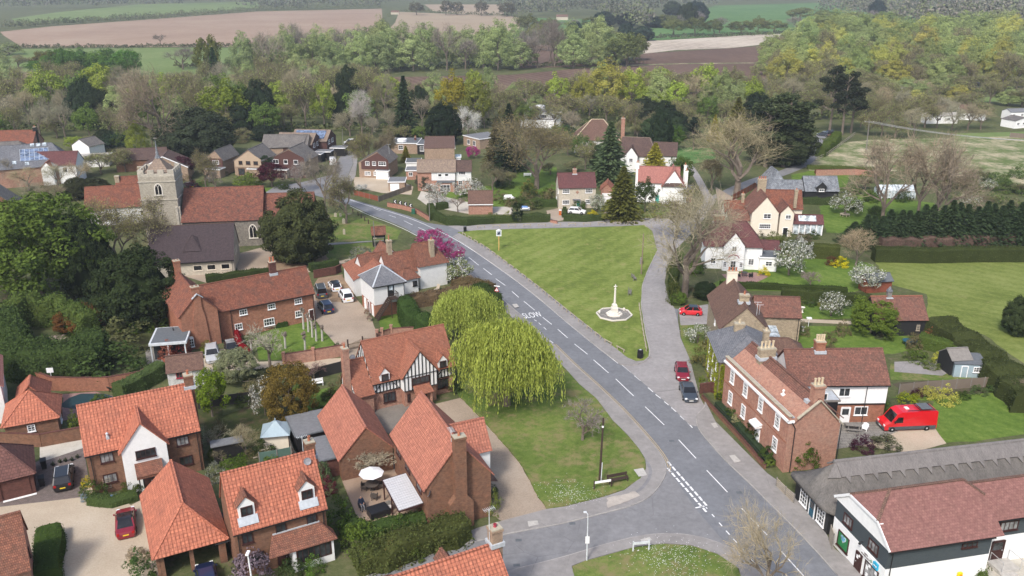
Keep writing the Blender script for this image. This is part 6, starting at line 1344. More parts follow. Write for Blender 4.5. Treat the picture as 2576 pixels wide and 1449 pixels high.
for i in range(2):
 H,R_=14,4.5;L=[];NN=[];m=MB();rr=random.Random(40+i)
 m.tube([(0,0,0),(.2,.1,H*.5),(.1,-.2,H*.95)],[.32,.24,.1],7)
 for k in range(17):
  z=H*(.42+.55*k/17);a=rr.uniform(0,6.28);d=R_*rr.uniform(.25,.85)*(1-.45*k/17);c=np.array([math.cos(a)*d,math.sin(a)*d,z+.6]);m.tube([(0,0,z-.9),(c[0]*.6,c[1]*.6,z-.1),(c[0],c[1],z+.4)],[.13,.09,.04],5)
  n=230;q=sph(n)*RN.uniform(.3,1.,(n,1))*np.array([R_*.36,R_*.36,.75]);L.append(c+q);NN.append(np.tile([0,0,1.],(n,1)))
 o=m.build('pine_trunk','bark');me=o.data;bpy.data.objects.remove(o)
 proto(('pine',i),H,R_,[('crown',mesh_np('pine_crown',leaves(np.concatenate(L),.5,np.concatenate(NN),.4),4,'leaf')),('trunk',me)])
for key,nv,H,R_,z0,dens,dep,tw,leaf in (('bare',5,12,4.6,2.4,.8,5,.038,0),('bud',4,12,4.4,2.2,1.,5,.045,1),('grand',2,16,7.,3.,.25,6,.024,0),('grandbud',1,14,7,3.,.25,6,.026,1),('scrub',2,4,2.4,.5,1.4,4,.10,0)):
 for i in range(nv):
  lm,tm,T0=bare_mesh(key,H,R_,z0,100+i*7+len(key),dens,depth=dep,tw=tw)
  parts=[('trunk',lm),('crown',tm)]
  if leaf:
   T=np.repeat(T0,4 if key=='bud' else 3,0)+RN.normal(size=(len(T0)*(4 if key=='bud' else 3),3))*.035*H;parts.append(('leaves',mesh_np(key+'_leaves',leaves(T,.30 if key=='bud' else .22),4,'leaf')))
  proto((key,i),H,R_,parts)
for i in range(2):
 H,R_=9,6.;L=[];lg=[];ns=2800
 for s in range(ns):
  u=sph(1)[0];u[2]=abs(u[2])**.7;k=RN.uniform(.35,1.);lob=1+.16*math.sin(u[0]*6+i)+.16*math.cos(u[1]*7)
  p=np.array([u[0]*R_*k*lob*.95,u[1]*R_*k*lob*.95,H*(.42+.58*math.sqrt(max(0,1-(k*.92)**2))*RN.uniform(.86,1.05))]);ln=RN.uniform(.25,.8)*p[2]*(.35+.65*k);n=int(ln/.27)+2
  sw=np.array([u[0],u[1],0])*.22*RN.uniform(.3,1.4);tt=np.linspace(0,1,n)[:,None];q=p+sw*np.sqrt(tt)*2.-np.array([0,0,1.])*tt*ln+RN.normal(size=(n,3))*.05
  L.append(q);lg.append(np.tile([sw[0]*.6,sw[1]*.6,-1.],(n,1)))
 P=np.concatenate(L)
 proto(('willow',i),H,R_,[('crown',mesh_np('willow_crown',leaves(P,.38,None,aspect=.34,long=np.concatenate(lg)),4,'leaf')),('trunk',trunk_mesh('willow_trunk',H,.42,9,R_*.8,2.4,60+i))])
CNT={}
def ppm(v):return (v+64)*.9378/50
def hgt(u,vb,vt):
 g=G(u,vb);d=ray(u,vt);return HC+d[2]*(g.y/d[1])
NAMES={'broad':'tree','soft':'willow_tree','fine':'tree','dense':'evergreen_tree','shrub':'shrub','ball':'clipped_shrub','column':'clipped_shrub','blossom':'blossom_tree','mag':'blossom_tree','conifer':'conifer_tree','pine':'pine_tree','bare':'bare_tree','bud':'budding_tree','grand':'bare_tree','grandbud':'budding_tree','scrub':'bare_shrub','willow':'weeping_willow'}
CATS={'shrub':'shrub','ball':'shrub','column':'shrub','scrub':'shrub'}
def plant(sp,u,vb,H,Rr,col,label=None,group=None,twig=None,var=None,rz=None,z=0,cat=None,name=None):
 nv=len([k for k in VEG if k[0]==sp]);k=CNT.get(sp,0);CNT[sp]=k+1;var=k%nv if var is None else var
 h0,r0,parts=VEG[(sp,var)];g=G(u,vb,z);rr=random.Random(k*31+len(sp))
 n=name or NAMES[sp];e=empty(n,g,rr.uniform(0,6.28) if rz is None else rz,label,cat or CATS.get(sp,'tree'),group);e.scale=(Rr/r0,Rr/r0,H/h0)
 for pn,me in parts:
  if pn=='trunk' and H<3.2 and sp in('blossom',) :pass
  o=bpy.data.objects.new(pn if pn!='crown' or sp not in CATS else 'foliage',me);COL.objects.link(o);o.parent=e
  c=col
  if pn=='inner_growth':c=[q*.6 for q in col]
  if sp in('bare','bud','grand','grandbud','scrub') and pn=='crown':c=twig or (col if sp in('bare','grand','scrub') else (.17,.145,.10))
  o.color=(c[0],c[1],c[2],1)
 return e
def tp(sp,u,vb,vt,w,col,label=None,**k):
 H=max(.4,hgt(u,vb,vt));Rr=w/2/ppm((vb+vt)/2 if sp in('willow','grand','grandbud') else vb*.7+vt*.3);return plant(sp,u,vb,H,Rr,col,label,**k)
GR=(.055,.085,.02);DK=(.034,.05,.02);OL=(.13,.15,.04);YG=(.20,.25,.035);BR=(.19,.155,.12);GB=(.215,.195,.175);PG=(.15,.20,.08)
tp('fine',105,745,500,285,(.105,.15,.03),'large fresh yellow-green tree filling the left edge beyond the big hedge',var=0)
tp('broad',60,770,560,150,(.10,.16,.025),'green tree leaning against the big yellow-green tree at the left edge')
tp('dense',225,745,545,120,DK,'very dark evergreen between the yellow-green tree and the bare tree at left')
tp('dense',362,812,632,190,DK,'big rounded dark evergreen left of the steep red brick wing')
tp('grandbud',300,690,500,190,(.28,.27,.10),'olive budding tree with open twigs left of the church hall')
tp('bud',392,665,505,115,(.27,.25,.12),'budding tree standing in front of the church tower base')
tp('bud',448,668,590,60,(.22,.19,.10),'small budding tree against the purple hall roof')
tp('dense',752,655,486,158,(.065,.075,.03),'massive rounded dark yew in the churchyard beside the flint nave')
tp('dense',497,400,278,165,(.048,.062,.035),'broad dark holm oak behind the church roof')
tp('bare',757,484,412,78,GB,'leafless tree left of the pair by the close entrance')
tp('bare',822,542,392,90,(.21,.185,.14),'tall leafless tree on the churchyard grass by the road')
tp('bud',871,562,437,84,(.25,.24,.10),'yellowish budding tree on the churchyard grass nearest the lychgate')
tp('broad',685,470,411,66,(.07,.018,.03),'plum coloured tree in front of the wide brown estate house')
tp('broad',464,446,392,56,(.07,.022,.035),'plum coloured tree just right of the church tower top')
tp('shrub',484,476,452,32,(.05,.02,.03),'small dark purple bush by the car behind the nave')
tp('shrub',623,468,432,64,(.12,.17,.03),'bright green rounded bush left of the plum tree')
tp('pine',676,452,393,44,(.04,.06,.03),'small dark pine rising behind the plum tree')
tp('bud',520,478,378,60,(.24,.21,.08),'birch with yellowish twigs beyond the nave ridge')
tp('scrub',545,480,430,40,GB,'grey leafless bush beyond the nave ridge')
tp('mag',1087,628,580,70,(.36,.06,.18),'left and upper of the two vivid magenta blossom trees')
tp('mag',1130,660,614,72,(.33,.05,.16),'right and lower of the two vivid magenta blossom trees')
tp('blossom',1150,708,652,76,(.19,.23,.07),'rounded pale yellow-green blossoming tree by the road')
tp('shrub',1151,718,692,26,(.20,.03,.03),'small round red bush below the yellow-green blossoming tree')
tp('scrub',1172,722,690,36,(.26,.19,.11),'tawny leafless bush beside the round red bush')
tp('shrub',910,668,615,60,(.19,.20,.15),'grey-green shrub behind the white cottage',)
tp('willow',1176,862,728,156,(.33,.385,.085),'upper weeping willow with yellow-green curtains by the main road',var=0)
tp('willow',1275,1022,812,222,(.32,.375,.075),'lower and larger yellow-green weeping willow on the grass verge',var=1)
tp('scrub',1465,1110,1014,104,(.23,.20,.18),'small round-headed leafless tree on the grass beside the wooden pole',cat='tree',name='bare_tree')
tp('grand',1721,748,470,205,(.30,.265,.185),'great leafless tree beside the lane at the edge of the green')
tp('bud',1700,600,470,120,(.23,.23,.07),'yellowish budding tree behind the great leafless tree by the lane')
tp('grand',1925,1510,1280,190,(.36,.31,.21),'pale leafless tree on the pavement corner at the bottom right')
tp('conifer',1564,551,420,112,(.115,.125,.03),'big olive-gold conifer between the buff house and the pink roofed white house')
tp('broad',1622,534,456,50,(.05,.075,.025),'small dark round tree on a thin trunk right of the olive-gold conifer')
tp('blossom',1501,530,488,38,(.30,.33,.20),'white blossom bush by the corner of the buff house')
tp('shrub',1490,543,530,26,(.50,.42,.02),'bright yellow bush by the white car at the buff house')
tp('shrub',1456,526,503,34,(.08,.12,.03),'green climber over the turquoise door')
tp('conifer',1532,462,308,116,(.10,.14,.065),'tall blue-green fir left of the white and brown house')
tp('conifer',1645,442,360,84,(.33,.31,.04),'golden yellow conifer behind the pink roofed white house')
tp('broad',1642,430,397,52,(.08,.03,.035),'dark plum bush below the golden yellow conifer')
tp('broad',1708,470,396,60,(.09,.13,.03),'glossy green tree beside the pale lane bend')
tp('dense',1659,380,275,52,(.032,.05,.025),'dark upright cypress at the back of the upper lawn')
tp('broad',1697,378,315,40,(.075,.14,.03),'fresh green tree right of the dark upright cypress')
tp('pine',1744,378,298,52,(.03,.045,.03),'dark pine at the right of the upper lawn')
tp('conifer',1795,355,288,38,(.27,.25,.03),'small golden conifer behind the pale leafless giant')
tp('conifer',1850,350,245,78,(.13,.13,.03),'dark gold cypress above the pale leafless giant')
tp('grandbud',1350,475,288,200,(.22,.19,.085),'wide brown twiggy tree between the white fronted house and the buff house')
tp('grand',1853,492,292,185,(.31,.265,.165),'pale leafless giant beside the lane in the upper right')
tp('bud',1790,480,400,60,(.22,.20,.08),'small budding tree at the foot of the pale leafless giant')
tp('pine',1970,420,242,150,(.055,.075,.035),'broad dark pine by the far lane')
tp('pine',1925,420,262,130,(.06,.08,.038),'dark pine left of the broad one by the far lane')
tp('dense',1960,412,300,150,(.05,.065,.03),'dark evergreen under the pines by the far lane')
for i,(u,vb,vt,l) in enumerate(((2085,338,170,'tall Scots pine in the clump with bare lower trunks, leftmost'),(2118,340,185,'leaning Scots pine in the middle of the clump'),(2140,335,210,'shorter Scots pine at the right of the clump'))):tp('pine',u,vb,vt,78,(.04,.05,.03),l)
tp('dense',1118,362,262,78,(.022,.034,.018),'dark cypress behind the tall buff brick house')
tp('conifer',1280,430,262,84,(.028,.042,.022),'very dark fir right of the grey-green flat roof')
tp('conifer',1248,420,300,70,(.085,.08,.035),'brownish conifer just left of the very dark fir')
tp('conifer',1020,345,192,74,(.045,.07,.035),'tall narrow giant conifer in the wood')
tp('conifer',1022,408,367,34,(.22,.20,.03),'golden conical bush left of the tall buff brick house')
tp('bare',1178,342,268,64,(.55,.54,.50),'white barked leafless tree between two dark conifers')
tp('bare',910,345,232,70,(.40,.37,.34),'pale leafless tree in the wood above the close')
tp('mag',1190,398,368,34,(.40,.06,.20),'magenta blossom bush beside the grey-green flat roof')
tp('broad',1140,320,195,70,(.26,.23,.03),'ochre yellow tree on the edge of the dark field')
tp('broad',1195,325,205,78,(.17,.19,.04),'olive green tree right of the ochre yellow tree')
tp('soft',1520,285,160,92,(.36,.34,.08),'tall pale yellow willow above the white flat roofed house')
tp('soft',1466,290,190,50,(.30,.30,.06),'smaller yellow willow left of the tall pale yellow one')
tp('bud',925,430,330,80,(.24,.24,.07),'yellow-green budding tree left of the brown and buff estate house')
tp('bud',975,420,330,60,(.26,.22,.12),'tawny budding tree behind the brown and buff estate house')
tp('blossom',1100,515,462,56,(.36,.33,.27),'white blossom tree on the gravel by the chevron boards')
tp('blossom',1180,500,454,70,(.38,.36,.30),'broad white blossom tree in front of the white boarded house')
tp('dense',1073,475,432,50,(.10,.095,.065),'grey-olive shrub against the tan ribbed roof')
tp('scrub',1152,534,495,46,(.26,.21,.18),'leafless many stemmed shrub behind the long hedge')
tp('blossom',910,480,462,30,(.5,.5,.45),'small white blossom bush by the verge of the main road')
tp('bud',1240,480,410,60,(.20,.20,.10),'thin pale tree beside the narrow lawn')
tp('conifer',1258,470,408,36,(.05,.08,.04),'slim dark conifer beside the thin pale tree')
tp('blossom',1984,692,610,84,(.20,.22,.13),'large white blossom tree right of the white house with the red arch')
tp('blossom',2014,650,602,46,(.42,.42,.38),'small bright white blossom tree behind the larger one')
tp('scrub',2038,722,682,46,(.25,.19,.19),'mauve-grey leafless bush on the lawn')
tp('blossom',2178,731,663,78,(.30,.32,.22),'white blossom tree by the red shed')
tp('bare',2152,668,578,96,(.33,.26,.17),'tan leafless spreading tree at the end of the clipped hedge')
tp('shrub',2112,668,648,42,(.56,.48,.02),'brilliant yellow bush on the lawn below the clipped hedge')
tp('shrub',2090,665,642,30,(.12,.05,.03),'reddish brown bush behind the brilliant yellow bush')
tp('shrub',1920,693,672,28,(.58,.50,.02),'bright yellow bush by the white house patio')
tp('blossom',2090,795,738,0+66,(.16,.18,.09),'white flowering apple tree by the long dark hedge')
tp('fine',2190,838,758,118,(.125,.185,.03),'spreading yellow-green weeping tree against the timber barn',var=1)
tp('bare',2219,572,350,150,(.27,.22,.16),'leftmost of the three tall leafless trees in front of the dry meadow')
tp('bare',2299,575,340,140,(.26,.21,.15),'middle one of the three tall leafless trees before the dry meadow')
tp('bare',2345,582,335,160,(.26,.215,.16),'rightmost of the three tall leafless trees before the dry meadow')
tp('dense',2562,842,748,78,(.05,.07,.028),'dark round bush on the big lawn at the right edge')
tp('blossom',2125,540,490,76,(.16,.18,.08),'apple tree ringed by a round bench on the upper lawn')
tp('shrub',2282,1012,985,48,(.24,.27,.02),'round yellow-green clipped bush behind the red van')
tp('shrub',2308,995,978,28,(.07,.025,.035),'small dark purple bush between the yellow ones by the fence')
tp('shrub',2336,996,970,44,(.38,.38,.08),'pale yellow bush by the grey fence behind the van')
tp('shrub',2378,1012,975,50,(.46,.46,.10),'lemon yellow bush at the edge of the back lawn')
tp('shrub',2363,912,885,34,(.48,.48,.08),'lemon yellow bush left of the black shed')
tp('shrub',2172,1132,1098,56,(.075,.028,.045),'dark purple dome shrub behind the thatched ridge')
tp('shrub',2222,1128,1095,74,(.12,.125,.07),'grey-olive low shrub beside the dark purple dome')
tp('shrub',2022,1180,1122,66,(.075,.12,.022),'green bush at the foot of the red brick gable')
tp('shrub',2222,1040,1005,36,(.08,.13,.03),'green bush between the brick wall and the red van')
tp('bare',2560,1010,955,60,(.25,.20,.15),'leafless young tree in the back border at the right edge')
tp('fine',213,832,774,128,(.15,.075,.025),'orange-brown spreading maple behind the big hedge',var=1)
tp('shrub',297,828,795,44,(.07,.15,.03),'bright green leafy bush right of the orange-brown maple')
tp('shrub',235,782,742,110,(.035,.055,.03),'dark green mound behind the orange-brown maple')
tp('shrub',300,880,815,135,(.11,.12,.05),'grey-olive arching shrub beside the garden room')
tp('shrub',290,948,872,150,(.06,.095,.028),'glossy laurel bush between the big hedge and the brick wall')
tp('shrub',428,905,862,52,(.34,.12,.08),'pinkish red leaved shrub by the garden room, left half')
tp('shrub',458,900,860,46,(.18,.03,.03),'deep red leaved shrub by the arched window')
tp('shrub',525,890,862,44,(.14,.16,.02),'yellow-green shrub at the foot of the red brick gable')
tp('fine',596,960,882,100,(.22,.24,.13),'pale leaved small tree over the parked cars',var=0)
tp('scrub',680,925,828,112,(.33,.31,.24),'pale upright twiggy shrub in the front garden')
tp('fine',735,1066,920,130,(.16,.115,.03),'olive-brown maple left of the black and white house',var=1)
tp('blossom',668,1045,945,64,(.24,.22,.16),'pale blossoming tree left of the olive-brown maple')
tp('broad',535,1048,935,86,(.13,.20,.02),'bright green round headed tree behind the white gabled house')
tp('scrub',790,955,912,60,(.22,.14,.13),'reddish leafless bush by the gravel track')
tp('bare',620,1150,1075,80,(.28,.24,.15),'tangled leafless tree in the back garden left of the gazebo')
tp('scrub',540,1140,1085,90,(.26,.25,.16),'lichen covered leafless tree by the flat roofed shed')
tp('shrub',590,1190,1145,70,(.08,.13,.02),'bright green shrub behind the dormer house roof')
tp('shrub',545,1205,1168,50,(.20,.21,.16),'silver-green shrub between garage and dormer house')
tp('scrub',560,1165,1130,60,(.18,.16,.10),'brown tangled shrub right of the white gabled house')
tp('shrub',815,1215,1155,38,(.10,.15,.07),'pale green bush beside the lean-to')
tp('shrub',828,1240,1205,44,(.12,.03,.04),'dark red shrub beside the timber deck')
tp('shrub',770,1120,1095,50,(.20,.14,.04),'brown-gold shrub on the dark garage roof edge')
tp('shrub',850,1330,1258,80,(.085,.14,.03),'green shrub at the left end of the street hedge')
tp('shrub',900,1380,1310,90,(.11,.16,.03),'yellow-green shrub against the street hedge')
tp('shrub',355,1449,1392,66,(.07,.115,.035),'bushy green conifer left of the double garage')
tp('shrub',345,1410,1378,50,(.34,.28,.19),'straw coloured grass clump left of the double garage')
tp('shrub',1100,1300,1235,70,(.13,.20,.03),'climbing green shrub against the windowless brick gable')
tp('shrub',2453,1449,1395,66,(.08,.12,.03),'green shrub by the ramp handrail')
tp('ball',854,884,862,26,(.035,.055,.02),'dark ball shaped bush at the corner of the courtyard gravel')
tp('shrub',780,888,874,26,(.35,.36,.07),'small lemon yellow bush above the brick wall')
tp('shrub',727,903,880,30,(.24,.25,.09),'pale variegated shrub above the brick wall')
tp('shrub',1085,1000,985,30,(.05,.09,.02),'low dark shrub beside the black and white house')
tp('shrub',950,1010,960,44,(.13,.17,.07),'white flowering shrub at the black and white house corner')
tp('shrub',1140,985,965,40,(.04,.065,.02),'low dark shrubs below the right hand window of the black and white house')
tp('shrub',240,1248,1200,64,(.07,.10,.025),'dark green shrub in the curved front bed')
tp('shrub',222,1222,1200,28,(.50,.42,.02),'bright yellow bush at the left of the curved front bed')
tp('shrub',330,1235,1205,50,(.06,.09,.02),'dark shrub by the white gable porch')
tp('shrub',285,1262,1248,30,(.16,.26,.42),'blue flowering cushion at the front of the curved bed')
tp('shrub',214,1260,1238,20,(.20,.28,.33),'grey-blue cushion plant at the left tip of the curved bed')
tp('shrub',300,1170,1140,34,(.08,.13,.025),'climber on the brick wall left of the white gable')
tp('shrub',250,1015,990,0+40,(.10,.14,.03),'mossy bush beside the covered pool')
tp('shrub',190,1085,1040,30,(.14,.18,.03),'yellowish climber on the brick garden wall')
tp('shrub',735,1445,1400,60,(.05,.075,.025),'dark shrub by the white bay window')
tp('shrub',790,1440,1400,50,(.10,.17,.03),'bright green climber on the white bay')
tp('shrub',640,1470,1385,100,(.22,.17,.20),'leafy wisteria with lilac flowers on the dormer house front')
tp('shrub',1243,1292,1240,40,(.17,.20,.05),'spiky cordyline at the gravel drive corner')
tp('shrub',1235,1250,1215,34,(.06,.09,.03),'spiky dark green plant behind the cordyline')
tp('shrub',1775,915,860,60,(.15,.14,.05),'brownish green shrub in front of the slate roofed house')
tp('blossom',1755,862,820,60,(.22,.25,.16),'white flowering shrub on the front lawn of the stone house')
tp('dense',1706,764,735,40,(.10,.16,.03),'fresh green bush at the foot of the great leafless tree')
tp('dense',1775,750,712,60,(.03,.045,.02),'dark evergreen hedge end behind the small red car')
tp('shrub',1690,760,690,34,(.09,.11,.03),'ivy covered bank left of the great leafless tree')
tp('shrub',1690,690,650,30,(.12,.13,.04),'olive shrub on the lane bank')
for i,(u,vb,w_,h_,c_,l) in enumerate(((1843,1052,36,30,(.055,.085,.022),'large clipped ball below the red house windows'),(1853,1066,32,22,(.27,.25,.13),'tan variegated shrub among the clipped balls'),(1811,1010,24,22,(.06,.09,.02),'small clipped ball at the far end of the front garden'),(1930,1160,44,34,(.05,.08,.02),'large clipped ball at the near end of the front garden'),(1868,1075,34,26,(.07,.11,.03),'green shrub beside the white door canopy'),(1935,1175,30,20,(.12,.16,.03),'light green shrub below the near clipped ball'))):tp('ball' if 'ball' in l else 'shrub',u,vb,vb-h_,w_,c_,l)
tp('column',1885,1100,1058,24,(.04,.055,.015),'left of the two upright clipped yews by the white door canopy');tp('column',1903,1116,1076,24,(.04,.055,.015),'right of the two upright clipped yews by the white door canopy')
for u,vb,w_,c_,l in ((1766,960,16,(.16,.22,.03),'yellow-green ball shrub left of the ivy covered front'),(1774,975,22,(.25,.28,.22),'silvery ball shrub in front of the ivy'),(1790,985,18,(.13,.06,.05),'rusty red small shrub in front of the ivy')):tp('shrub',u,vb,vb-14,w_,c_,l)
for i,(u,vb,w_,h_,c_) in enumerate(((2010,765,34,18,OL),(2040,768,30,16,GR),(2070,770,26,14,(.2,.2,.05)),(2100,772,34,16,GR),(2130,774,30,16,(.09,.13,.06)),(2160,770,36,20,GR),(2215,850,30,14,(.10,.12,.07)),(2340,852,34,24,(.22,.10,.05)),(2380,862,50,30,(.17,.15,.11)),(2420,880,50,30,(.08,.11,.035)),(2300,905,60,26,(.10,.15,.03)),(2345,925,40,16,(.12,.16,.04)),(2420,1000,36,16,GR),(2460,990,40,18,(.10,.14,.05)),(2500,985,36,16,(.08,.12,.04)),
 (1910,610,34,24,(.13,.13,.07)),(1950,612,44,30,OL),(1980,612,40,28,(.12,.14,.05)),(2020,608,40,24,(.17,.15,.09)),(2045,600,30,18,GR),(1440,500,30,16,(.14,.13,.07)),(1330,490,40,34,(.20,.18,.05)),(1310,520,40,30,(.07,.10,.03)),(1350,525,30,24,(.09,.12,.04)),(1240,555,34,22,(.12,.15,.04)),(1280,553,30,20,(.25,.25,.05)),(1210,530,26,12,GR),(1180,490,40,16,GR),(640,475,34,18,GR),(860,470,26,16,(.09,.12,.04)))):
 tp('shrub',u,vb,vb-h_,w_,c_,'%s %s %s'%('low' if h_<18 else 'rounded','olive brown shrub' if c_[0]>c_[1]*.95 else 'green shrub',('in the borders around the blue shed' if u>2200 else 'in the long border under the dark hedge' if u>2000 and vb>700 else 'in the planting below the conservatory' if u>1900 else 'in the gardens behind the long clipped hedge' if u>1100 else 'by the close gardens')),group='garden shrubs '+('by the sheds' if u>2200 else 'in the long border' if u>2000 and vb>700 else 'below the conservatory' if u>1900 else 'behind the clipped hedge' if u>1100 else 'by the close'))
rr_=random.Random(77)
for reg,(u0,u1,v0,v1,n_,w_) in (('in the back gardens between the white gabled and dormer houses',(515,700,1075,1215,13,46)),('in the back garden below the black and white house',(600,860,985,1060,9,44)),('under the trees beside the huge conifer hedge',(250,420,790,860,6,60)),('in the gardens left of the buff house',(1255,1400,440,530,10,34)),('behind the stone and red brick houses',(1985,2320,835,905,11,34)),('on the bank beside the great leafless tree',(1690,1800,640,760,8,34)),('in the close front gardens',(440,720,440,480,8,30)),('around the cream house lawn',(2060,2330,470,600,9,34)),('on the grass below the wood',(560,1000,350,385,8,40))):
 for i in range(n_):
  u,v=rr_.uniform(u0,u1),rr_.uniform(v0,v1);w1=w_*rr_.uniform(.6,1.25);k=rr_.choice((('dark green shrub',(.06,.085,.028)),('fresh green shrub',(.11,.165,.035)),('olive brown shrub',(.17,.15,.075))))
  tp('shrub',u,v,v-w1*rr_.uniform(.5,.85),w1,k[1],k[0]+' '+reg,group='garden shrubs '+reg)
def hedge(px,w,h,col,label,ls=.2,dens=26,taper=.85,jit=.18,zb=0,cat='hedge',wobble=.16):
 P=resamp([G(u,v) for u,v in px],1.2,False);rr=random.Random(len(label)+int(px[0][0]))
 m=MB();rings=[];pts=[];nr=[]
 for i,p in enumerate(P):
  d=(P[min(i+1,len(P)-1)]-P[max(i-1,0)]).normalized();n=Vector((-d.y,d.x,0));hh=h*(1+rr.uniform(-wobble,wobble));ww=w*(1+rr.uniform(-wobble,wobble))*.5
  rings.append([p-n*ww,p-n*ww*taper+Vector((0,0,hh*.9)),p-n*ww*taper*.6+Vector((0,0,hh)),p+n*ww*taper*.6+Vector((0,0,hh)),p+n*ww*taper+Vector((0,0,hh*.9)),p+n*ww])
 e=empty('hedge',P[0],0,label,cat);o0=P[0]
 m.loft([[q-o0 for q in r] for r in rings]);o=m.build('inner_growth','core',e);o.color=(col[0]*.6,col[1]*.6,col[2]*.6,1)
 for r0,r1 in zip(rings,rings[1:]):
  for k in range(5):
   a,b,c,d=r0[k],r0[k+1],r1[k+1],r1[k];ar=((b-a).length+(c-d).length)/2*(d-a).length;n=int(ar*dens+rr.random());nn=(b-a).cross(d-a).normalized()
   if nn.dot((a+b)/2-(r0[0]+r0[5])/2)<0:nn=-nn
   for _ in range(n):
    s,t=rr.random(),rr.random();q=(a*(1-s)+b*s)*(1-t)+(d*(1-s)+c*s)*t+nn*rr.uniform(-.3,1)*jit-o0;pts.append(q);nr.append(nn)
 for r in (rings[0],rings[-1]):
  for _ in range(int(w*h*dens)):
   s,t=rr.random(),rr.random();q=r[0]*(1-s)+r[5]*s+Vector((0,0,h*t*.95))-o0;pts.append(q);nr.append(Vector((0,0,1)))
 me=mesh_np('foliage',leaves(np.array(pts),ls,np.array(nr),.5),4,'leaf');f=bpy.data.objects.new('foliage',me);COL.objects.link(f);f.parent=e;f.color=(*col,1);return e
HG=(.065,.09,.032)
hedge([(1083,530),(1092,550),(1130,564),(1175,566),(1240,560)],1.8,1.6,HG,'long clipped hedge curving round the corner beside the main road')
hedge([(1100,527),(1125,523)],1.5,1.4,HG,'short hedge curl behind the long clipped hedge')
hedge([(1242,560),(1300,557)],1.4,1.2,(.07,.10,.03),'lower hedge continuing right from the long clipped hedge')
hedge([(1312,557),(1384,556)],1.6,1.7,HG,'boxy hedge with dark topiary left of the buff house drive')
hedge([(1418,555),(1470,557),(1518,553)],1.4,1.3,HG,'boxy hedge in front of the buff house')
hedge([(1420,530),(1420,548)],1.,1.,HG,'short side hedge by the orange kiosk')
hedge([(1312,520),(1400,518)],1.8,1.6,(.07,.10,.03),'rambling hedge behind the white boat')
tp('column',1300,560,505,28,(.02,.03,.014),'dark spiral clipped topiary beside the small blue boat')
hedge([(1965,640),(2040,646),(2108,650)],2.2,2.6,(.085,.10,.028),'tall smooth clipped hedge right of the white blossom tree',dens=34,ls=.16,wobble=.04)
hedge([(2195,655),(2330,658),(2460,655),(2600,655)],2.4,2.6,(.06,.075,.025),'very long clipped hedge along the top of the big lawn',dens=26,wobble=.05)
hedge([(2210,630),(2400,626),(2600,620)],2.,2.6,(.16,.11,.085),'brown leafless hedge row behind the very long clipped hedge',dens=22)
hedge([(1965,750),(2080,757),(2190,762)],1.3,1.6,(.06,.08,.025),'dark hedge between the two back lawns')
hedge([(1810,722),(1960,728),(2130,738)],1.2,1.,(.05,.07,.02),'low dark hedge below the white house lawn')
hedge([(2010,512),(2110,515)],1.6,1.5,HG,'low dark hedge in front of the black barn')
hedge([(1945,415),(1985,400),(2022,396)],4,3.,(.09,.13,.03),'bulky bright hedge below the far lane')
hedge([(2062,395),(2085,375),(2105,352)],3,2.6,(.09,.13,.03),'bright hedge between the far lane and the rail fence')
hedge([(2030,425),(2110,427),(2200,432)],1.5,1.,(.09,.12,.03),'green hedge strip along the bottom of the dry meadow')
hedge([(2050,436),(2160,438),(2215,442)],1.5,1.,(.22,.11,.06),'rust brown hedge above the walled garden')
hedge([(2360,840),(2420,880),(2480,925),(2540,985),(2600,1040)],5,2.6,(.065,.08,.028),'broad dark hedge running down the side of the big lawn',dens=22)
hedge([(2310,870),(2400,890),(2440,915)],2.2,1.8,(.09,.13,.03),'bright climbing hedge above the black shed')
hedge([(1700,770),(1692,720),(1702,660)],1.6,1.6,(.06,.085,.025),'rough hedge bank along the right side of the lane')
hedge([(1800,520),(1835,500),(1870,480)],1.4,1.2,HG,'hedge in front of the cream house drive') if 0 else None
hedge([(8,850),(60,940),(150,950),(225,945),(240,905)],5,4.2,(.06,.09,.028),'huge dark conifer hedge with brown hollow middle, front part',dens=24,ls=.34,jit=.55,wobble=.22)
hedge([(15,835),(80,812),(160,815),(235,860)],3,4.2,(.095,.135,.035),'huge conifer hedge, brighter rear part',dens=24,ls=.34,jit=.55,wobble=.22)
hedge([(120,1475),(125,1400),(128,1350)],2.4,1.5,(.06,.10,.025),'neat rounded green hedge at the bottom left corner',dens=40,ls=.15)
hedge([(300,1005),(350,980),(408,945)],2.2,2.2,(.09,.13,.045),'pale green leafy hedge climbing the wall behind the pool')
hedge([(895,1432),(1000,1402),(1090,1372),(1170,1342)],3.,2.2,(.085,.10,.032),'tall mixed hedge between the timber deck and the side road',dens=40,ls=.24,jit=.6,wobble=.3)
hedge([(868,1335),(930,1348),(1070,1325)],1.8,1.3,(.065,.105,.03),'green hedge bordering the timber deck',dens=34,jit=.3)
hedge([(1018,790),(1040,830),(1090,860)],2.6,3.2,(.05,.09,.025),'dark ivy hedge beside the slate roofed outbuilding',dens=30,jit=.25)
hedge([(1035,770),(1090,760),(1150,748),(1200,742)],2.8,1.8,(.17,.12,.07),'rusty brown tangled hedge above the upper willow',dens=30,jit=.35)
hedge([(1200,745),(1238,768),(1246,790)],2.8,2.4,(.05,.075,.022),'dark hedge end at the roadside behind the warning signs',dens=30,jit=.3)
hedge([(1140,735),(1200,728),(1236,745)],2.4,2.,(.14,.10,.05),'brown and green hedge by the roadside',dens=30,jit=.3)
hedge([(780,683),(850,668)],1.4,1.4,(.06,.09,.03),'dark hedge above the courtyard wall')
hedge([(520,712),(600,700),(680,690)],1.4,1.4,(.055,.075,.025),'dark hedge behind the long old brick house')
hedge([(615,838),(722,818)],1.2,.8,(.05,.085,.022),'low clipped hedge below the old brick house windows')
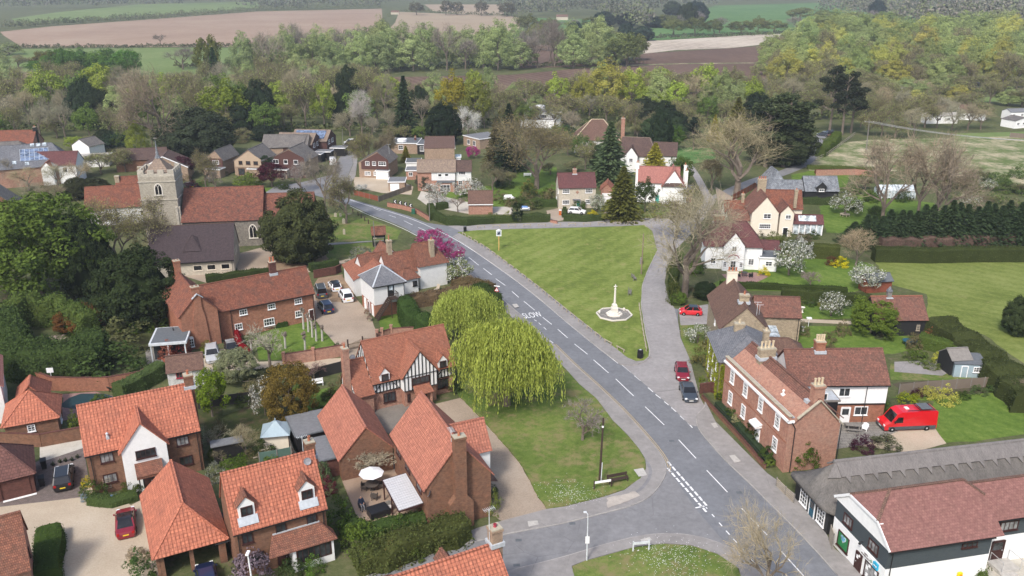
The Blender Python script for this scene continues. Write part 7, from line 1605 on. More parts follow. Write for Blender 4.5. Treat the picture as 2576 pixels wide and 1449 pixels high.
hedge([(594,838),(605,880),(628,900)],.8,1.1,(.24,.015,.02),'vivid red hedge leading to the red door',dens=60,ls=.12)
hedge([(795,1290),(810,1330)],1.5,1.2,(.06,.09,.02),'dark hedge beside the dormer house') if 0 else None
hedge([(1808,1020),(1860,1075),(1900,1120),(1945,1170)],1.1,.6,(.05,.075,.04),'low planting behind the front railings of the red house',dens=50,ls=.14)
hedge([(560,962),(690,945),(750,940)],1.2,1.2,(.09,.10,.05),'scrubby planting along the gravel track',dens=30)
hedge([(230,1262),(285,1268),(345,1250)],1.6,.7,(.075,.11,.035),'mixed low planting in the curved front bed',dens=50,ls=.16)
for i,(u,v,h_,w_,c) in enumerate(((930,1424,52,66,(.13,.17,.04)),(985,1412,44,60,(.17,.14,.05)),(1040,1396,50,64,(.09,.12,.03)),(1090,1382,44,56,(.15,.17,.06)),(1140,1362,40,50,(.10,.13,.03)),(1010,1352,50,56,(.08,.13,.03)),(945,1372,54,60,(.10,.15,.035)))):tp('shrub',u,v,v-h_,w_,c,'shrub bulging from the tall mixed hedge by the side road, %s of seven'%('first','second','third','fourth','fifth','sixth','seventh')[i])
for i in range(22):
 u=2145+i*21;tp('conifer',u+(i*7)%9,612-i*.15+(10 if i%2 else 0),558-min(i,10)*3.8-(i*5%7)*2.6,92,(.05,.078,.035),'tall dark conifer in the dense row above the very long clipped hedge',group='tall dark conifers in a row above the long hedge')
ORD=['first','second','third','fourth','fifth','sixth','seventh','eighth','ninth','tenth','eleventh','twelfth','thirteenth','fourteenth','fifteenth','sixteenth','seventeenth','eighteenth','nineteenth','twentieth']
HS=1.3
def belt(desc,rows,kinds,H,w,seed,gap=1.,vj=4):
 """rows: list of polylines (u,v); kinds: list of (weight,species,colour,word)"""
 rr=random.Random(seed);tot=sum(k[0] for k in kinds);res=[]
 for ri,row in enumerate(rows):
  for (u0,v0),(u1,v1) in zip(row,row[1:]):
   u=u0+rr.uniform(0,w*.5)
   while u<u1:
    v=v0+(v1-v0)*(u-u0)/(u1-u0)+rr.uniform(-vj,vj);x=rr.random()*tot
    for k in kinds:
     x-=k[0]
     if x<=0:break
    h=H*HS*rr.uniform(.75,1.25);ww=w*rr.uniform(.85,1.35)*(v+64)/(v0+64);kk=rr.uniform(.9,1.35);c=[max(0,q*kk*rr.uniform(.96,1.04)) for q in k[2]]
    Rr=ww/2/ppm(v)
    e=plant(k[1],u,v,h,Rr,c,None,group=None);res.append((k[3],u,v,e));u+=w*gap*rr.uniform(.65,1.05)
 by={}
 for r in res:by.setdefault(r[0],[]).append(r)
 for wd,l in by.items():
  for r in l:
   r[3]['label']='%s %s'%(wd,desc);r[3]['group']='%ss %s'%(wd,desc)
BARE=(1.6,'bare',(.245,.225,.16),'grey-brown leafless tree');BARE2=(1,'bare',(.27,.235,.15),'tawny leafless tree');BUDD=(4,'bud',(.27,.30,.10),'olive budding tree')
GRN=(1.6,'broad',(.11,.165,.04),'green leafy tree');DKT=(.8,'dense',(.028,.042,.022),'dark evergreen tree');PAL=(2,'soft',(.265,.32,.135),'pale green willow');YEL=(1,'soft',(.36,.35,.10),'yellow willow');CON=(.6,'conifer',(.04,.06,.03),'dark conifer')
YGR=(1.3,'broad',(.23,.29,.05),'yellow-green tree')
mixA=[BARE,BARE2,BUDD,GRN,DKT,YGR,(1.2,)+PAL[1:]]
belt('in the front of the wood behind the left village',[[(0,345),(150,348),(330,350)],[(540,340),(700,335),(760,325)],[(880,345),(1010,350)]],[BARE,BUDD,GRN,DKT],7.,58,1)
belt('in the second row of the wood at left',[[(0,318),(420,322),(1000,318)]],mixA,10.5,62,2,.85)
belt('in the middle of the wood at left',[[(0,290),(420,292),(1000,290)]],mixA,11.5,62,3,.8)
HS=1.05
belt('towards the back of the wood at left',[[(0,264),(420,262),(1000,262)]],[BARE,BARE2,BUDD],12,60,4,.8)
belt('along the back edge of the wood at left',[[(0,240),(420,236),(950,240)]],[BARE,BUDD,PAL],11,58,5,.8)
belt('at the far edge of the wood at left',[[(600,216),(880,218)]],[BARE,PAL,PAL,BUDD],12,54,6,.85)
belt('in the dark green clump below the far green field',[[(95,205),(170,200),(330,205)],[(110,188),(330,190)]],[(3,'broad',(.08,.155,.03),'deep green leafy tree'),(1,'broad',(.13,.12,.04),'brownish tree')],12,60,7,.7)
belt('in the scrub at the left edge of the far green field',[[(0,172),(50,172)],[(0,140),(40,138)],[(0,215),(90,220)]],[PAL,GRN,BUDD],8,50,8)
HS=.95
belt('behind the houses in the middle',[[(1050,325),(1330,322),(1420,318)],[(1430,345),(1470,345)],[(1580,340),(1780,345)]],[BARE,BUDD,DKT,CON,GRN],9.5,58,9)
belt('in the second row behind the middle houses',[[(1000,298),(1300,300),(1760,310),(1950,315)]],[BARE,BUDD,BUDD,PAL,GRN,DKT],9.5,60,10,.85)
HS=1.25
belt('beside the dark ploughed field in the middle',[[(960,272),(1120,276),(1600,286),(1900,285)],[(1450,264),(1900,266)]],[BARE2,BUDD,PAL,YGR],10.5,58,11,.75)
belt('along the near edge of the dark ploughed field',[[(1440,240),(1900,240)]],[BUDD,BARE,PAL,YGR],8,52,12,1.0)
HS=1.55
belt('in the wide belt between the ploughed fields',[[(610,205),(760,198),(900,186),(1100,172)],[(640,190),(780,182),(940,172),(1180,160)],[(700,172),(860,165),(1000,156)]],[(4,'soft',(.265,.32,.135),'pale green willow'),(1,'bare',(.21,.185,.155),'grey-brown leafless tree')],13,72,13,.6)
belt('in the thinner belt between the ploughed fields',[[(1120,176),(1300,172),(1610,165)],[(1160,162),(1400,158),(1600,152)]],[(3,'soft',(.255,.31,.13),'pale green willow'),(1.5,'bare',(.19,.165,.145),'grey-brown leafless tree'),(.5,'broad',(.13,.15,.05),'olive leafy tree')],13,72,14,.7)
HS=1.1
belt('in the park at the foot of the green slope',[[(1300,132),(1600,128)],[(1340,108),(1640,104)],[(1320,84),(1500,78)],[(1500,70),(1700,66)],[(1640,66),(1800,62)],[(1680,92),(1800,84),(2100,78)],[(1990,50),(2250,70)]],[(2,'broad',(.13,.145,.05),'olive park tree'),(2,'bare',(.19,.165,.155),'grey leafless park tree'),(.7,'dense',(.035,.055,.04),'dark park evergreen')],11,48,15,1.15)
E_=[]
for i,(v,u0) in enumerate(((100,2080),(112,2050),(125,2010),(139,1970),(154,1940),(170,1925),(188,1930),(206,1945),(222,1960))):E_.append([(u0,v),(2300,v+2),(2600,v+4)])
HS=1.35
belt('in the big willow wood at the upper right, far part',E_[:4],[(4,'soft',(.26,.31,.115),'pale green willow'),(1,'soft',(.38,.39,.10),'yellow-green willow')],14,66,16,.75)
belt('in the middle of the big willow wood at right',E_[4:6],[(3,'soft',(.26,.31,.115),'pale green willow'),(1.,'soft',(.36,.35,.09),'golden willow'),(.7,'bud',(.27,.27,.11),'olive budding tree')],13,66,17,.75)
belt('at the near edge of the big willow wood at right',E_[6:],[(3,'soft',(.25,.30,.11),'pale green willow'),(1,'soft',(.36,.35,.09),'golden willow'),(2,'bud',(.27,.27,.11),'olive budding tree')],11,62,18,.8)
HS=1.1
belt('filling the ground behind the mobile homes',[[(2180,240),(2600,236)],[(2230,264),(2600,268)],[(2200,285),(2420,290)],[(2420,325),(2480,325)]],[PAL,BUDD,BARE2,(.6,)+YEL[1:]],7.,60,31,.8)
belt('in the rough trees beside the dry meadow',[[(2090,290),(2250,290),(2480,300)],[(2140,318),(2420,325)],[(2150,270),(2240,262)],[(2160,342),(2300,345)]],[BARE,BARE2,BUDD,(1,'dense',(.04,.055,.03),'dark evergreen tree')],8.,52,19,.9)
belt('between the pines and the willow wood',[[(1920,300),(2080,300)],[(1900,270),(2180,262)],[(1930,244),(2180,240)]],[BARE,BUDD,BUDD,DKT],9.5,58,20,.85)
belt('in the gardens behind the cream house',[[(2180,455),(2260,470)],[(2120,485),(2200,470)],[(2370,470),(2576,485)],[(2420,520),(2576,540)],[(2440,455),(2576,450)]],[(2,'bud',(.16,.19,.06),'green budding garden tree'),(2,'shrub',(.085,.12,.035),'dark green garden bush'),(1,'blossom',(.2,.23,.1),'blossoming garden tree')],2.4,48,21,1.1)
belt('among the left village houses',[[(0,470),(130,480),(260,470)],[(60,515),(180,505),(250,500)],[(190,440),(330,430)],[(0,430),(60,425)],[(290,445),(350,425)]],[BARE,BARE2,BUDD,(1,'dense',(.045,.05,.025),'dark olive evergreen')],5.,62,22,.95)
belt('behind the close gardens',[[(170,372),(340,375)],[(380,372),(460,368)],[(600,362),(680,345)],[(960,345),(1120,352)]],[BUDD,GRN,DKT,YGR],4.6,46,23)
belt('around the hipped bungalow and the brown roofed house',[[(1420,392),(1500,398)],[(1470,425),(1530,430)],[(1560,345),(1700,352)],[(1560,400),(1580,405)],[(1600,440),(1610,445)],[(1400,360),(1440,365)]],[BUDD,GRN,YGR,(1,'dense',(.05,.08,.035),'dark green evergreen')],5.,46,41,.8)
belt('in the gardens above the lane hedges',[[(1270,470),(1300,470)],[(1380,440),(1400,440)],[(1430,430),(1460,432)]],[BUDD,GRN],3.6,40,42,.9)
tp('soft',350,395,310,50,(.24,.29,.05),'fresh yellow-green weeping tree left of the church spire')
tp('shrub',290,378,330,66,(.035,.06,.035),'round dark green tree behind the solar panelled building')
tp('grand',415,400,165,150,(.23,.185,.135),'towering tawny leafless tree behind the church tower')
tp('broad',532,215,88,52,(.13,.15,.04),'tall olive tree at the edge of the brown field')
tp('conifer',546,232,120,54,(.045,.085,.03),'dark green upright tree beside the tall olive tree')
tp('broad',572,330,215,100,(.16,.20,.03),'lime green domed tree above the dark holm oak')
tp('bare',460,175,120,70,(.17,.14,.13),'dark round leafless tree at the green field edge')
tp('bare',404,116,86,30,(.12,.11,.09),'lone small tree in the middle of the brown field edge')
tp('mag',410,405,375,40,(.50,.30,.36),'pale pink blossom tree beside the spire')
tp('mag',1800,552,528,34,(.45,.27,.30),'pale pink blossom bush by the cream house garage')
tp('broad',250,600,560,50,(.06,.10,.03),'green bush under the whitewashed cottage') if 0 else None
for i,(u,vb,vt,w_) in enumerate(((1048,38,6,34),(1122,38,2,30),(1150,38,4,30),(1212,40,4,28),(1275,42,6,34),(1286,40,10,24))):tp('broad',u,vb,vt,w_,(.13,.12,.075),'far round tree on the tan field edge, %s from the left'%ORD[i])
for i,(u,vb,vt,w_,c) in enumerate(((1728,66,8,44,DK),(1750,60,4,50,(.03,.05,.045)),(1690,40,4,40,DK),(2205,48,0,34,(.03,.05,.04)))):tp('dense',u,vb,vt,w_,c,'dark blue-green far evergreen, %s from the left'%ORD[i])
def mass(name,rows,H,w,cols,label,seed,dens=90,ls=2.4,step=.5):
 rr=random.Random(seed);L=[];Nn=[]
 for row in rows:
  for (u0,v0),(u1,v1) in zip(row,row[1:]):
   k=max(1,int(abs(u1-u0)/(w*step)))
   for i in range(k):
    t=(i+rr.random())/k;u,v=u0+(u1-u0)*t,v0+(v1-v0)*t+rr.uniform(-1,1)*.8;g=G(u,v);r=w/2/ppm(v)*rr.uniform(.7,1.3);h=H*rr.uniform(.6,1.25)
    q=sph(dens);q[:,2]=np.abs(q[:,2])
    L.append(np.array([g.x,g.y,h*.25])+q*np.array([r,r,h*.75])*RN.uniform(.75,1.05,(dens,1)));Nn.append(q)
 P=np.concatenate(L);me=mesh_np(name,leaves(P,ls,np.concatenate(Nn),.5,.8),4,None)
 m,nt,b=newmat(name);n1=noise(nt,coords(nt,'world'),.045,2,.5,(1,.35,1));g=N(nt,'NewGeometry');a=N(nt,'Math',operation='MULTIPLY_ADD');lk(nt,g.outputs['Random Per Island'],a.inputs[0]);a.inputs[1].default_value=.3;lk(nt,n1,a.inputs[2])
 r=ramp(nt,[list(c) for c in cols]);r.color_ramp.interpolation='LINEAR';f=sharpen(nt,a.outputs[0],.5,.78);lk(nt,f,r.inputs[0]);lk(nt,r.outputs[0],b.inputs['Base Color']);b.inputs['Roughness'].default_value=1.;b.inputs['Specular IOR Level'].default_value=0.
 me.materials.append(m);o=bpy.data.objects.new(name,me);COL.objects.link(o);return tag(o,label,'wood',kind='stuff')
mass('far_wood',[[(-40,24),(300,18),(640,8)],[(-40,14),(700,3)],[(-40,5),(700,-5)],[(600,26),(960,20)],[(600,14),(1000,12)],[(600,6),(1080,4)],[(640,-3),(1300,-3)]],26,26,[(.08,.09,.06),(.17,.16,.14),(.15,.18,.09)],'dim grey-green woodland along the top left behind the brown fields',1)
mass('far_wood',[[(1290,44),(1340,40),(1500,36),(1640,50)],[(1270,30),(1640,32),(1700,40)],[(1260,20),(1800,18)],[(1200,10),(2100,6)],[(1200,2),(2600,0)],[(1300,-6),(2600,-8)],[(1500,60),(1640,72)]],26,26,[(.075,.09,.06),(.17,.16,.14),(.16,.19,.09)],'mixed distant woodland above the park at the top middle',2)
mass('far_wood',[[(2120,44),(2600,60)],[(2060,34),(2600,44)],[(2080,24),(2600,30)],[(2150,14),(2600,16)],[(2240,60),(2600,78)],[(2300,76),(2600,92)]],26,26,[(.10,.11,.075),(.22,.195,.17),(.18,.21,.10)],'purplish brown woodland filling the top right corner',3)
mass('far_hedgerow',[[(-10,74),(133,63),(400,44),(644,27),(960,20)],[(30,70),(400,48),(640,30)]],7,16,[(.07,.09,.04),(.15,.145,.10),(.12,.15,.06)],'long hedgerow with small trees along the top of the brown field',4,60,1.1)
mass('far_hedgerow',[[(20,122),(300,122),(520,118),(660,120),(760,128)],[(440,170),(560,172),(640,168)]],3.,12,[(.06,.075,.035),(.10,.10,.05),(.12,.13,.07)],'dark hedgerow between the brown field and the green field',5,60,.7)
mass('far_hedgerow',[[(860,106),(925,92),(950,75),(975,55),(985,38)],[(850,100),(915,88),(965,60)]],6,16,[(.07,.09,.035),(.13,.135,.06),(.13,.15,.06)],'hedge climbing between the two brown fields',6,70,.9)
mass('far_hedgerow',[[(1010,30),(1290,42)],[(1290,46),(1335,50),(1330,90),(1300,112)]],5,14,[(.07,.085,.04),(.12,.12,.08),(.12,.14,.06)],'hedgerow round the tan field',7,60,.9)
mass('far_hedgerow',[[(1590,100),(1860,92),(2070,84)],[(1340,100),(1500,100),(1620,100)]],4,14,[(.05,.06,.03),(.11,.10,.08),(.09,.11,.05)],'dark hedgerow below the green park slope',8,60,.8)
mass('undergrowth',[[(0,330),(1000,330)],[(0,300),(1000,300)],[(0,270),(1000,270)],[(0,245),(950,245)],[(1000,310),(1900,322)],[(1000,285),(1900,295)],[(1900,300),(2200,300)],[(1930,240),(2200,245)],[(1950,200),(2600,205)],[(1940,170),(2600,175)],[(1990,140),(2600,145)],[(2060,115),(2600,120)],[(620,195),(1000,178)],[(1100,172),(1610,162)]],3.,24,[(.05,.065,.025),(.10,.11,.05),(.12,.15,.055)],'brambles and undergrowth below the trees of the woods',9,40,.8)
mass('far_hedgerow',[[(2440,440),(2600,500)],[(2400,470),(2600,540)],[(2380,500),(2600,600)]],2.2,40,[(.06,.09,.03),(.10,.13,.04),(.16,.15,.09)],'rough scrub at the right edge below the dry meadow',10,120,.4)
# ================================================================ VEHICLES
STY={'hatch':dict(L=4.0,W=1.75,H=1.45,zb=.92,base=(.26,.97),roof=(.43,.86),hood=.80),'suv':dict(L=4.5,W=1.88,H=1.66,zb=1.05,base=(.25,.985),roof=(.40,.90),hood=.96),
 'mpv':dict(L=4.7,W=1.9,H=1.85,zb=1.1,base=(.17,.99),roof=(.34,.95),hood=1.0),'saloon':dict(L=4.6,W=1.82,H=1.42,zb=.92,base=(.26,.86),roof=(.42,.68),hood=.80),'mini':dict(L=3.5,W=1.62,H=1.45,zb=.92,base=(.22,.93),roof=(.40,.80),hood=.84)}
def wheels(e,L,W,r,xs):
 for x in xs:
  for s in (-1,1):
   w=MB();c=(x,s*(W/2-.09),r);n=14
   def ring(rad,y):return [(c[0]+rad*math.cos(2*math.pi*i/n),c[1]+y*s,c[2]+rad*math.sin(2*math.pi*i/n)) for i in range(n)]
   w.loft([ring(r*.9,-.1),ring(r,-.06),ring(r,.08),ring(r*.88,.12),ring(r*.66,.12)]);t=w.build('wheel','rubber',e);w=MB();w.loft([ring(r*.64,.0),ring(r*.64,.105),ring(r*.2,.125)]);w.build('rim','tyre_rim',t)
def car(label,style,front,rear,col,plate='plate_white',roofmat=None,group=None,z=0,Ls=1.,rails=False):
 s=STY[style];L,W,H,zb=s['L']*Ls,s['W'],s['H'],s['zb'];f,r=G(*front,z),G(*rear,z);d=(f-r);d.z=0;c=(f+r)/2
 e=empty('parked_car',(c.x,c.y,z+.0),math.atan2(d.y,d.x),label,'car',group)
 X=lambda t:L*(.5-t)
 m=MB();rings=[]
 for t,hw,zt in ((0,.72,.55),(.015,.84,.66),(.06,.95,.72),(s['base'][0]*.6,.99,s['hood']),(s['base'][0],1.,zb-.03),(.5,1.,zb),(.8,.99,zb),(.95,.95,zb-.01 if s['base'][1]>.9 else zb-.04),(.985,.88,zb-.1),(1.,.8,zb-.28)):
  hw*=W/2;x=X(t);rings.append([(x,-hw*.92,.2),(x,-hw,.42),(x,-hw*.985,zt-.1),(x,-hw*.86,zt),(x,hw*.86,zt),(x,hw*.985,zt-.1),(x,hw,.42),(x,hw*.92,.2)])
 m.loft(rings);b=m.build('body',col,e,smooth=False)
 b0,b1=X(s['base'][0]),X(s['base'][1]);r0,r1=X(s['roof'][0]),X(s['roof'][1]);w0,w1=W/2*.9,W/2*.74
 bz=zb-.06
 g=MB();g.loft([[(b0,-w0,bz),(b0,w0,bz),(b1,w0*.95,bz),(b1,-w0*.95,bz)],[(r0,-w1,H-.05),(r0,w1,H-.05),(r1,w1*.96,H-.06),(r1,-w1*.96,H-.06)]]);g.build('windows','glass_dark',e)
 g=MB();g.loft([[(r0+.04,-w1-.02,H-.06),(r0+.04,w1+.02,H-.06),(r1-.05,w1*.97+.02,H-.07),(r1-.05,-w1*.97-.02,H-.07)],[(r0-.06,-w1*.9,H),(r0-.06,w1*.9,H),(r1+.1,w1*.88,H-.01),(r1+.1,-w1*.88,H-.01)]]);rf=g.build('roof',roofmat or col,e)
 p=MB()
 for sy in (-1,1):
  p.bar((b0,sy*w0,bz),(r0,sy*w1,H-.05),.07,.05);p.bar((b1,sy*w0*.95,bz),(r1,sy*w1*.96,H-.05),.12,.06);xm=(b0+b1)/2+.05;p.bar((xm,sy*(w0+.005),bz),((r0+r1)/2+.05,sy*(w1+.005),H-.05),.07,.03)
 p.build('pillars',col,e)
 if rails:
  p=MB()
  for sy in (-1,1):p.tube([(r0-.15,sy*w1*.92,H+.05),(r1+.1,sy*w1*.92,H+.05)],.03,5)
  p.build('roof_rails','galv',rf)
 for sy in (-1,1):
  h=MB();h.bbox(X(.05),X(-.0)-.03,min(sy*W*.27,sy*W*.44),max(sy*W*.27,sy*W*.44),.56,.70,.02);h.build('headlight','lamp_clear',e)
  h=MB();h.box(X(1.)-.015,X(.97),min(sy*W*.30,sy*W*.43),max(sy*W*.30,sy*W*.43),zb-.35,zb-.12);h.build('tail_light','lamp_red',e)
  h=MB();h.bbox(b0-.25,b0-.1,min(sy*W*.5,sy*W*.58),max(sy*W*.5,sy*W*.58),zb-.02,zb+.12,.02);h.build('mirror',col,e)
 h=MB();h.box(X(1.)-.02,X(1.)+.01,-.26,.26,.48,.6);h.build('number_plate',plate if plate=='plate_yellow' else 'plate_yellow',e)
 h=MB();h.box(X(0)-.01,X(0)+.02,-.26,.26,.36,.46);h.build('number_plate','plate_white',e)
 h=MB();h.box(X(.02),X(-.005),-W*.28,W*.28,.47,.55);h.build('grille','fascia_black',e)
 wheels(e,L,W,.33 if style!='mini' else .29,(X(.19),X(.80)))
 return e
car('black off-roader on the block paving beside the dark brown garage','suv',(165,1184),(160,1238),'car_black',rails=True,Ls=1.02)
car('maroon saloon parked alone on the gravel court','saloon',(318,1288),(319,1362),'car_maroon',roofmat='glass_dark')
car('navy car cut off by the bottom edge in front of the double garage','hatch',(515,1430),(530,1500),'car_navy')
car('dark grey people carrier nearest the end wall of the old brick house','mpv',(801,722),(815,762),'car_grey',rails=True,Ls=.95)
car('white hatchback with a black roof at the back of the courtyard','hatch',(833,711),(853,742),'car_white',roofmat='car_black')
car('white sport utility car in the middle of the courtyard','suv',(860,735),(882,770),'car_white',Ls=.95)
car('dark blue estate car with roof rails, nearest in the courtyard','suv',(808,765),(832,797),'car_navy',rails=True,Ls=.95)
car('small bright red car with black folding roof outside the stone house','mini',(1708,789),(1766,792),'car_red',roofmat='car_black')
car('maroon hatchback parked nose to the dark grey saloon by the lane mouth','hatch',(1719,964),(1711,926),'car_maroon')
car('dark grey saloon parked at the kerb below the maroon hatchback','saloon',(1741,1022),(1721,968),'car_slate')
car('silver off-roader half under the pale leafed tree','suv',(537,918),(533,884),'car_silver')
car('black convertible with pale hood beside the silver off-roader','mini',(586,892),(578,872),'car_black',roofmat='glass_curtain')
car('white car tucked behind the hedge in front of the buff house','hatch',(1466,538),(1436,536),'car_white')
car('white hatchback side-on in the parking bay up the close','hatch',(836,380),(864,378),'car_white')
car('dark car behind the white hatchback in the close, nearer one','hatch',(868,374),(880,368),'car_navy');car('black car at the kerb of the close beyond the dark one','hatch',(872,368),(886,364),'car_black')
car('farthest white car in the close','hatch',(874,362),(890,360),'car_white')
car('black car on the drive beyond the nave next to the purple bush','hatch',(464,469),(484,474),'car_black')
car('dark car at the bend of the far lane, left of two','hatch',(2064,341),(2078,343),'car_slate');car('dark car at the bend of the far lane, right of two','hatch',(2078,338),(2092,338),'car_black')
def van(label,front,rear,col,L,W,H,low=None,extras=True):
 f,r=G(*front),G(*rear);d=f-r;c=(f+r)/2;e=empty('van',(c.x,c.y,0),math.atan2(d.y,d.x),label,'van');X=L/2
 prof=[(X-.02,.3),(X,.65),(X-.12,.98),(X-.75,1.2),(X-1.45,H-.28),(X-2.0,H-.05),(-X+.25,H),(-X+.03,H-.12),(-X,.9),(-X+.02,.3)]
 def side(k,y):return [(x,y*(1-.10*max(0,(z-1.1)/(H-1.1))) ,z) for x,z in prof]
 m=MB();m.loft([[ (x,y_*(1-.10*max(0,(z-1.1)/(H-1.1))),z) for x,z in prof] for y_ in (-W/2,-W/2+.04,W/2-.04,W/2)]);b=m.build('body',col,e)
 if low:
  for sy in (-1,1):
   q=MB();q.box(-X+.1,X-.5,min(sy*W/2,sy*(W/2+.015)),max(sy*W/2,sy*(W/2+.015)),.3,.72);q.build('side_cladding',low,e)
  q=MB();q.bbox(X-.2,X+.05,-W/2+.02,W/2-.02,.3,.62,.03);q.build('bumper',low,e)
 q=MB();q.slab([(X-.78,-W*.43,1.24),(X-.78,W*.43,1.24),(X-1.40,W*.39,H-.36),(X-1.40,-W*.39,H-.36)],.03);q.build('windscreen','glass_dark',e)
 for sy in (-1,1):
  q=MB();y=sy*(W/2+.004);q.ext([(X-1.05,y,1.22),(X-2.1,y,1.22),(X-2.1,y*.955,H-.65 if H>2.3 else H-.4),(X-1.5,y*.955,H-.65 if H>2.3 else H-.4)],(0,.02*sy,0));q.build('side_window','glass_dark',e)
  h=MB();h.bbox(X-.22,X-.02,min(sy*W*.27,sy*W*.45),max(sy*W*.27,sy*W*.45),.72,.92,.02);h.build('headlight','lamp_clear',e)
  h=MB();h.bbox(X-1.2,X-1.05,min(sy*W*.5,sy*W*.6),max(sy*W*.5,sy*W*.6),1.25,1.5,.02);h.build('mirror','fascia_black',e)
  h=MB();h.box(-X-.01,-X+.05,min(sy*W*.42,sy*W*.48),max(sy*W*.42,sy*W*.48),.9,1.5);h.build('tail_light','lamp_red',e)
 h=MB();h.box(X,X+.06,-.26,.26,.45,.56);h.build('number_plate','plate_white',e)
 wheels(e,L,W,.36,(X-.95,-X+1.15))
 if extras:
  q=MB();q.box(-X+.7,-X+2.,-W*.36,W*.36,H+.16,H+.22);q.build('solar_panel','felt_slate',e);q=MB()
  for sy in (-1,1):q.bar((-X+.3,sy*W*.42,H+.12),(X-2.6,sy*W*.42,H+.12),.05,.05)
  for x in (-X+.5,-X+2.2):q.bar((x,-W*.42,H+.12),(x,W*.42,H+.12),.05,.05)
  q.build('roof_rack','fascia_black',e);q=MB();q.box(.1,.5,-.25,.25,H-.02,H+.08);q.build('roof_vent','paint_white',e)
van('long high roofed red van with grey lower sides on the side drive',(2205,1078),(2350,1072),'van_red',6.3,2.0,2.55,'grey_paint')
van('white panel van parked in the mouth of the close',(837,400),(839,428),'car_white',4.9,1.9,2.2,None,False)
def boat(label,a,b,W,H,mat,cat='boat',cab=False,name='covered_boat',top=None):
 f,r=G(*a),G(*b);d=f-r;L=d.length;c=(f+r)/2;e=empty(name,(c.x,c.y,0),math.atan2(d.y,d.x),label,cat);m=MB();rg=[]
 for t,w in ((0,.7),(.3,1.),(.7,.9),(.9,.5),(1.,.08)):
  x=-L/2+L*t;h=W/2*w;rg.append([(x,-h*.5,.25),(x,-h,.7),(x,-h*.85,.9+.0*t),(x,h*.85,.9),(x,h,.7),(x,h*.5,.25)])
 m.loft(rg);m.build('hull',mat,e);m=MB();m.loft([[(-L*.46,-W*.4,.88),(L*.3,-W*.3,.88),(L*.3,W*.3,.88),(-L*.46,W*.4,.88)],[(-L*.4,-W*.12,H),(L*.2,-W*.08,H),(L*.2,W*.08,H),(-L*.4,W*.12,H)]]);m.build('cover' if not cab else 'cabin',top or mat,e)
boat('white boat under a cover behind the hedges',(1296,505),(1266,506),2.,1.5,'paint_white');boat('small blue and white boat on a trailer by the dark topiary',(1333,531),(1310,531),1.5,1.2,'paint_white',top='blue_tarp')
boat('narrowboat with white side and orange-red roof line on the far water',(2324,220),(2358,219),2.2,2.2,'cloth_navy',cab=True,name='narrowboat',top='orange_paint');boat('blue narrowboat beneath the yellow willows on the far water',(2425,215),(2464,213),2.2,2.2,'boat_blue',cab=True,name='narrowboat')
# ================================================================ STREET AND GARDEN OBJECTS
def single(mb,name,mat,label,cat,at,rz=0,group=None,z=0):
 o=mb.build(name,mat);g=G(*at,z) if len(at)==2 else Vector(at);o.location=g;o.rotation_euler=(0,0,rz);return tag(o,label,cat,group)
def memorial():
 e=empty('war_memorial',G(1545,793,.14),.2,'pale stone war memorial cross on stepped plinth in an octagonal paved base on the green','memorial')
 def octo(r,z,k=0):return [(r*math.cos(math.pi/8+math.pi*i/4),r*math.sin(math.pi/8+math.pi*i/4),z) for i in range(8)]
 m=MB();m.loft([octo(2.75,0),octo(2.75,.16)]);m.build('base_paving','paving_grey',e)
 m=MB()
 for i in range(8):
  a,b=Vector(octo(2.78,.2)[i]),Vector(octo(2.78,.2)[(i+1)%8]);m.bar(a,b,.16,.2)
 m.build('kerb_ring','white_stone',e)
 for k,(r,z0,z1) in enumerate(((1.3,.16,.36),(.98,.36,.56),(.68,.56,.74))):
  m=MB();m.loft([octo(r,z0),octo(r,z1-.03),octo(r-.03,z1)]);m.build('step','white_stone',e)
 sq=lambda r,z:[(-r,-r,z),(r,-r,z),(r,r,z),(-r,r,z)]
 m=MB();m.loft([sq(.46,.74),sq(.46,1.3),sq(.36,1.42),sq(.34,1.8),sq(.24,1.95)]);m.build('pedestal','white_stone',e)
 m=MB();m.loft([octo(.2,1.95),octo(.13,4.25),octo(.17,4.3),octo(.17,4.42),octo(.1,4.46)]);m.build('shaft','white_stone',e)
 m=MB();m.box(-.07,.07,-.06,.06,4.46,5.1);m.box(-.27,.27,-.055,.055,4.72,4.86);m.build('cross','white_stone',e)
 for x,y in ((2.,1.2),(-2.1,1.)):
  m=MB();m.lathe([(.16,0),(.2,.3),(.15,.45)],(x,y,.16),8);m.build('corner_stone','white_stone',e)
memorial()
def rail_run(pts,label,group,seg=1.7,gap=1.15,h=.5,first=[None]):
 P=[G(u,v,.14) for u,v in pts];P=resamp(P,.1,False);acc=0;i=0;n=len(P);k=0
 while i<n-int(seg/.1)-1:
  a=P[i];d=(P[min(n-1,i+17)]-a);c=a+d/2;ang=math.atan2(d.y,d.x)
  if first[0] is None:
   e=empty('post_rail',c,ang,label,'rail',group)
   for x in (-.7,.7):
    m=MB();m.bbox(x-.06,x+.06,-.06,.06,0,h-.05,.01);m.build('post','wood_pale',e)
   m=MB();m.bar((-.92,0,h-.02),(.92,0,h-.02),.11,.09);m.build('rail','wood_pale',e);first[0]=e
  else:
   bpy.context.view_layer.update();e=copy_tree(first[0]);e.location=c;e.rotation_euler=(0,0,ang);e['label']=label;e['group']=group
  i+=int((seg+gap)/.1);k+=1
rail_run([(1163,590),(1225,628),(1300,684),(1360,731),(1430,789),(1521,861),(1592,900)],'low wooden rail in the row between the green and the main road','low rails along the main road side of the green')
rail_run([(1626,885),(1618,840),(1612,800),(1607,766)],'low wooden rail in the row between the memorial and the lane','low rails along the lane side of the green',gap=.3)
rail_run([(1200,574),(1288,571),(1421,568),(1560,564),(1620,561)],'low wooden rail in the row along the far top edge of the green','low rails along the top of the green',gap=1.5)
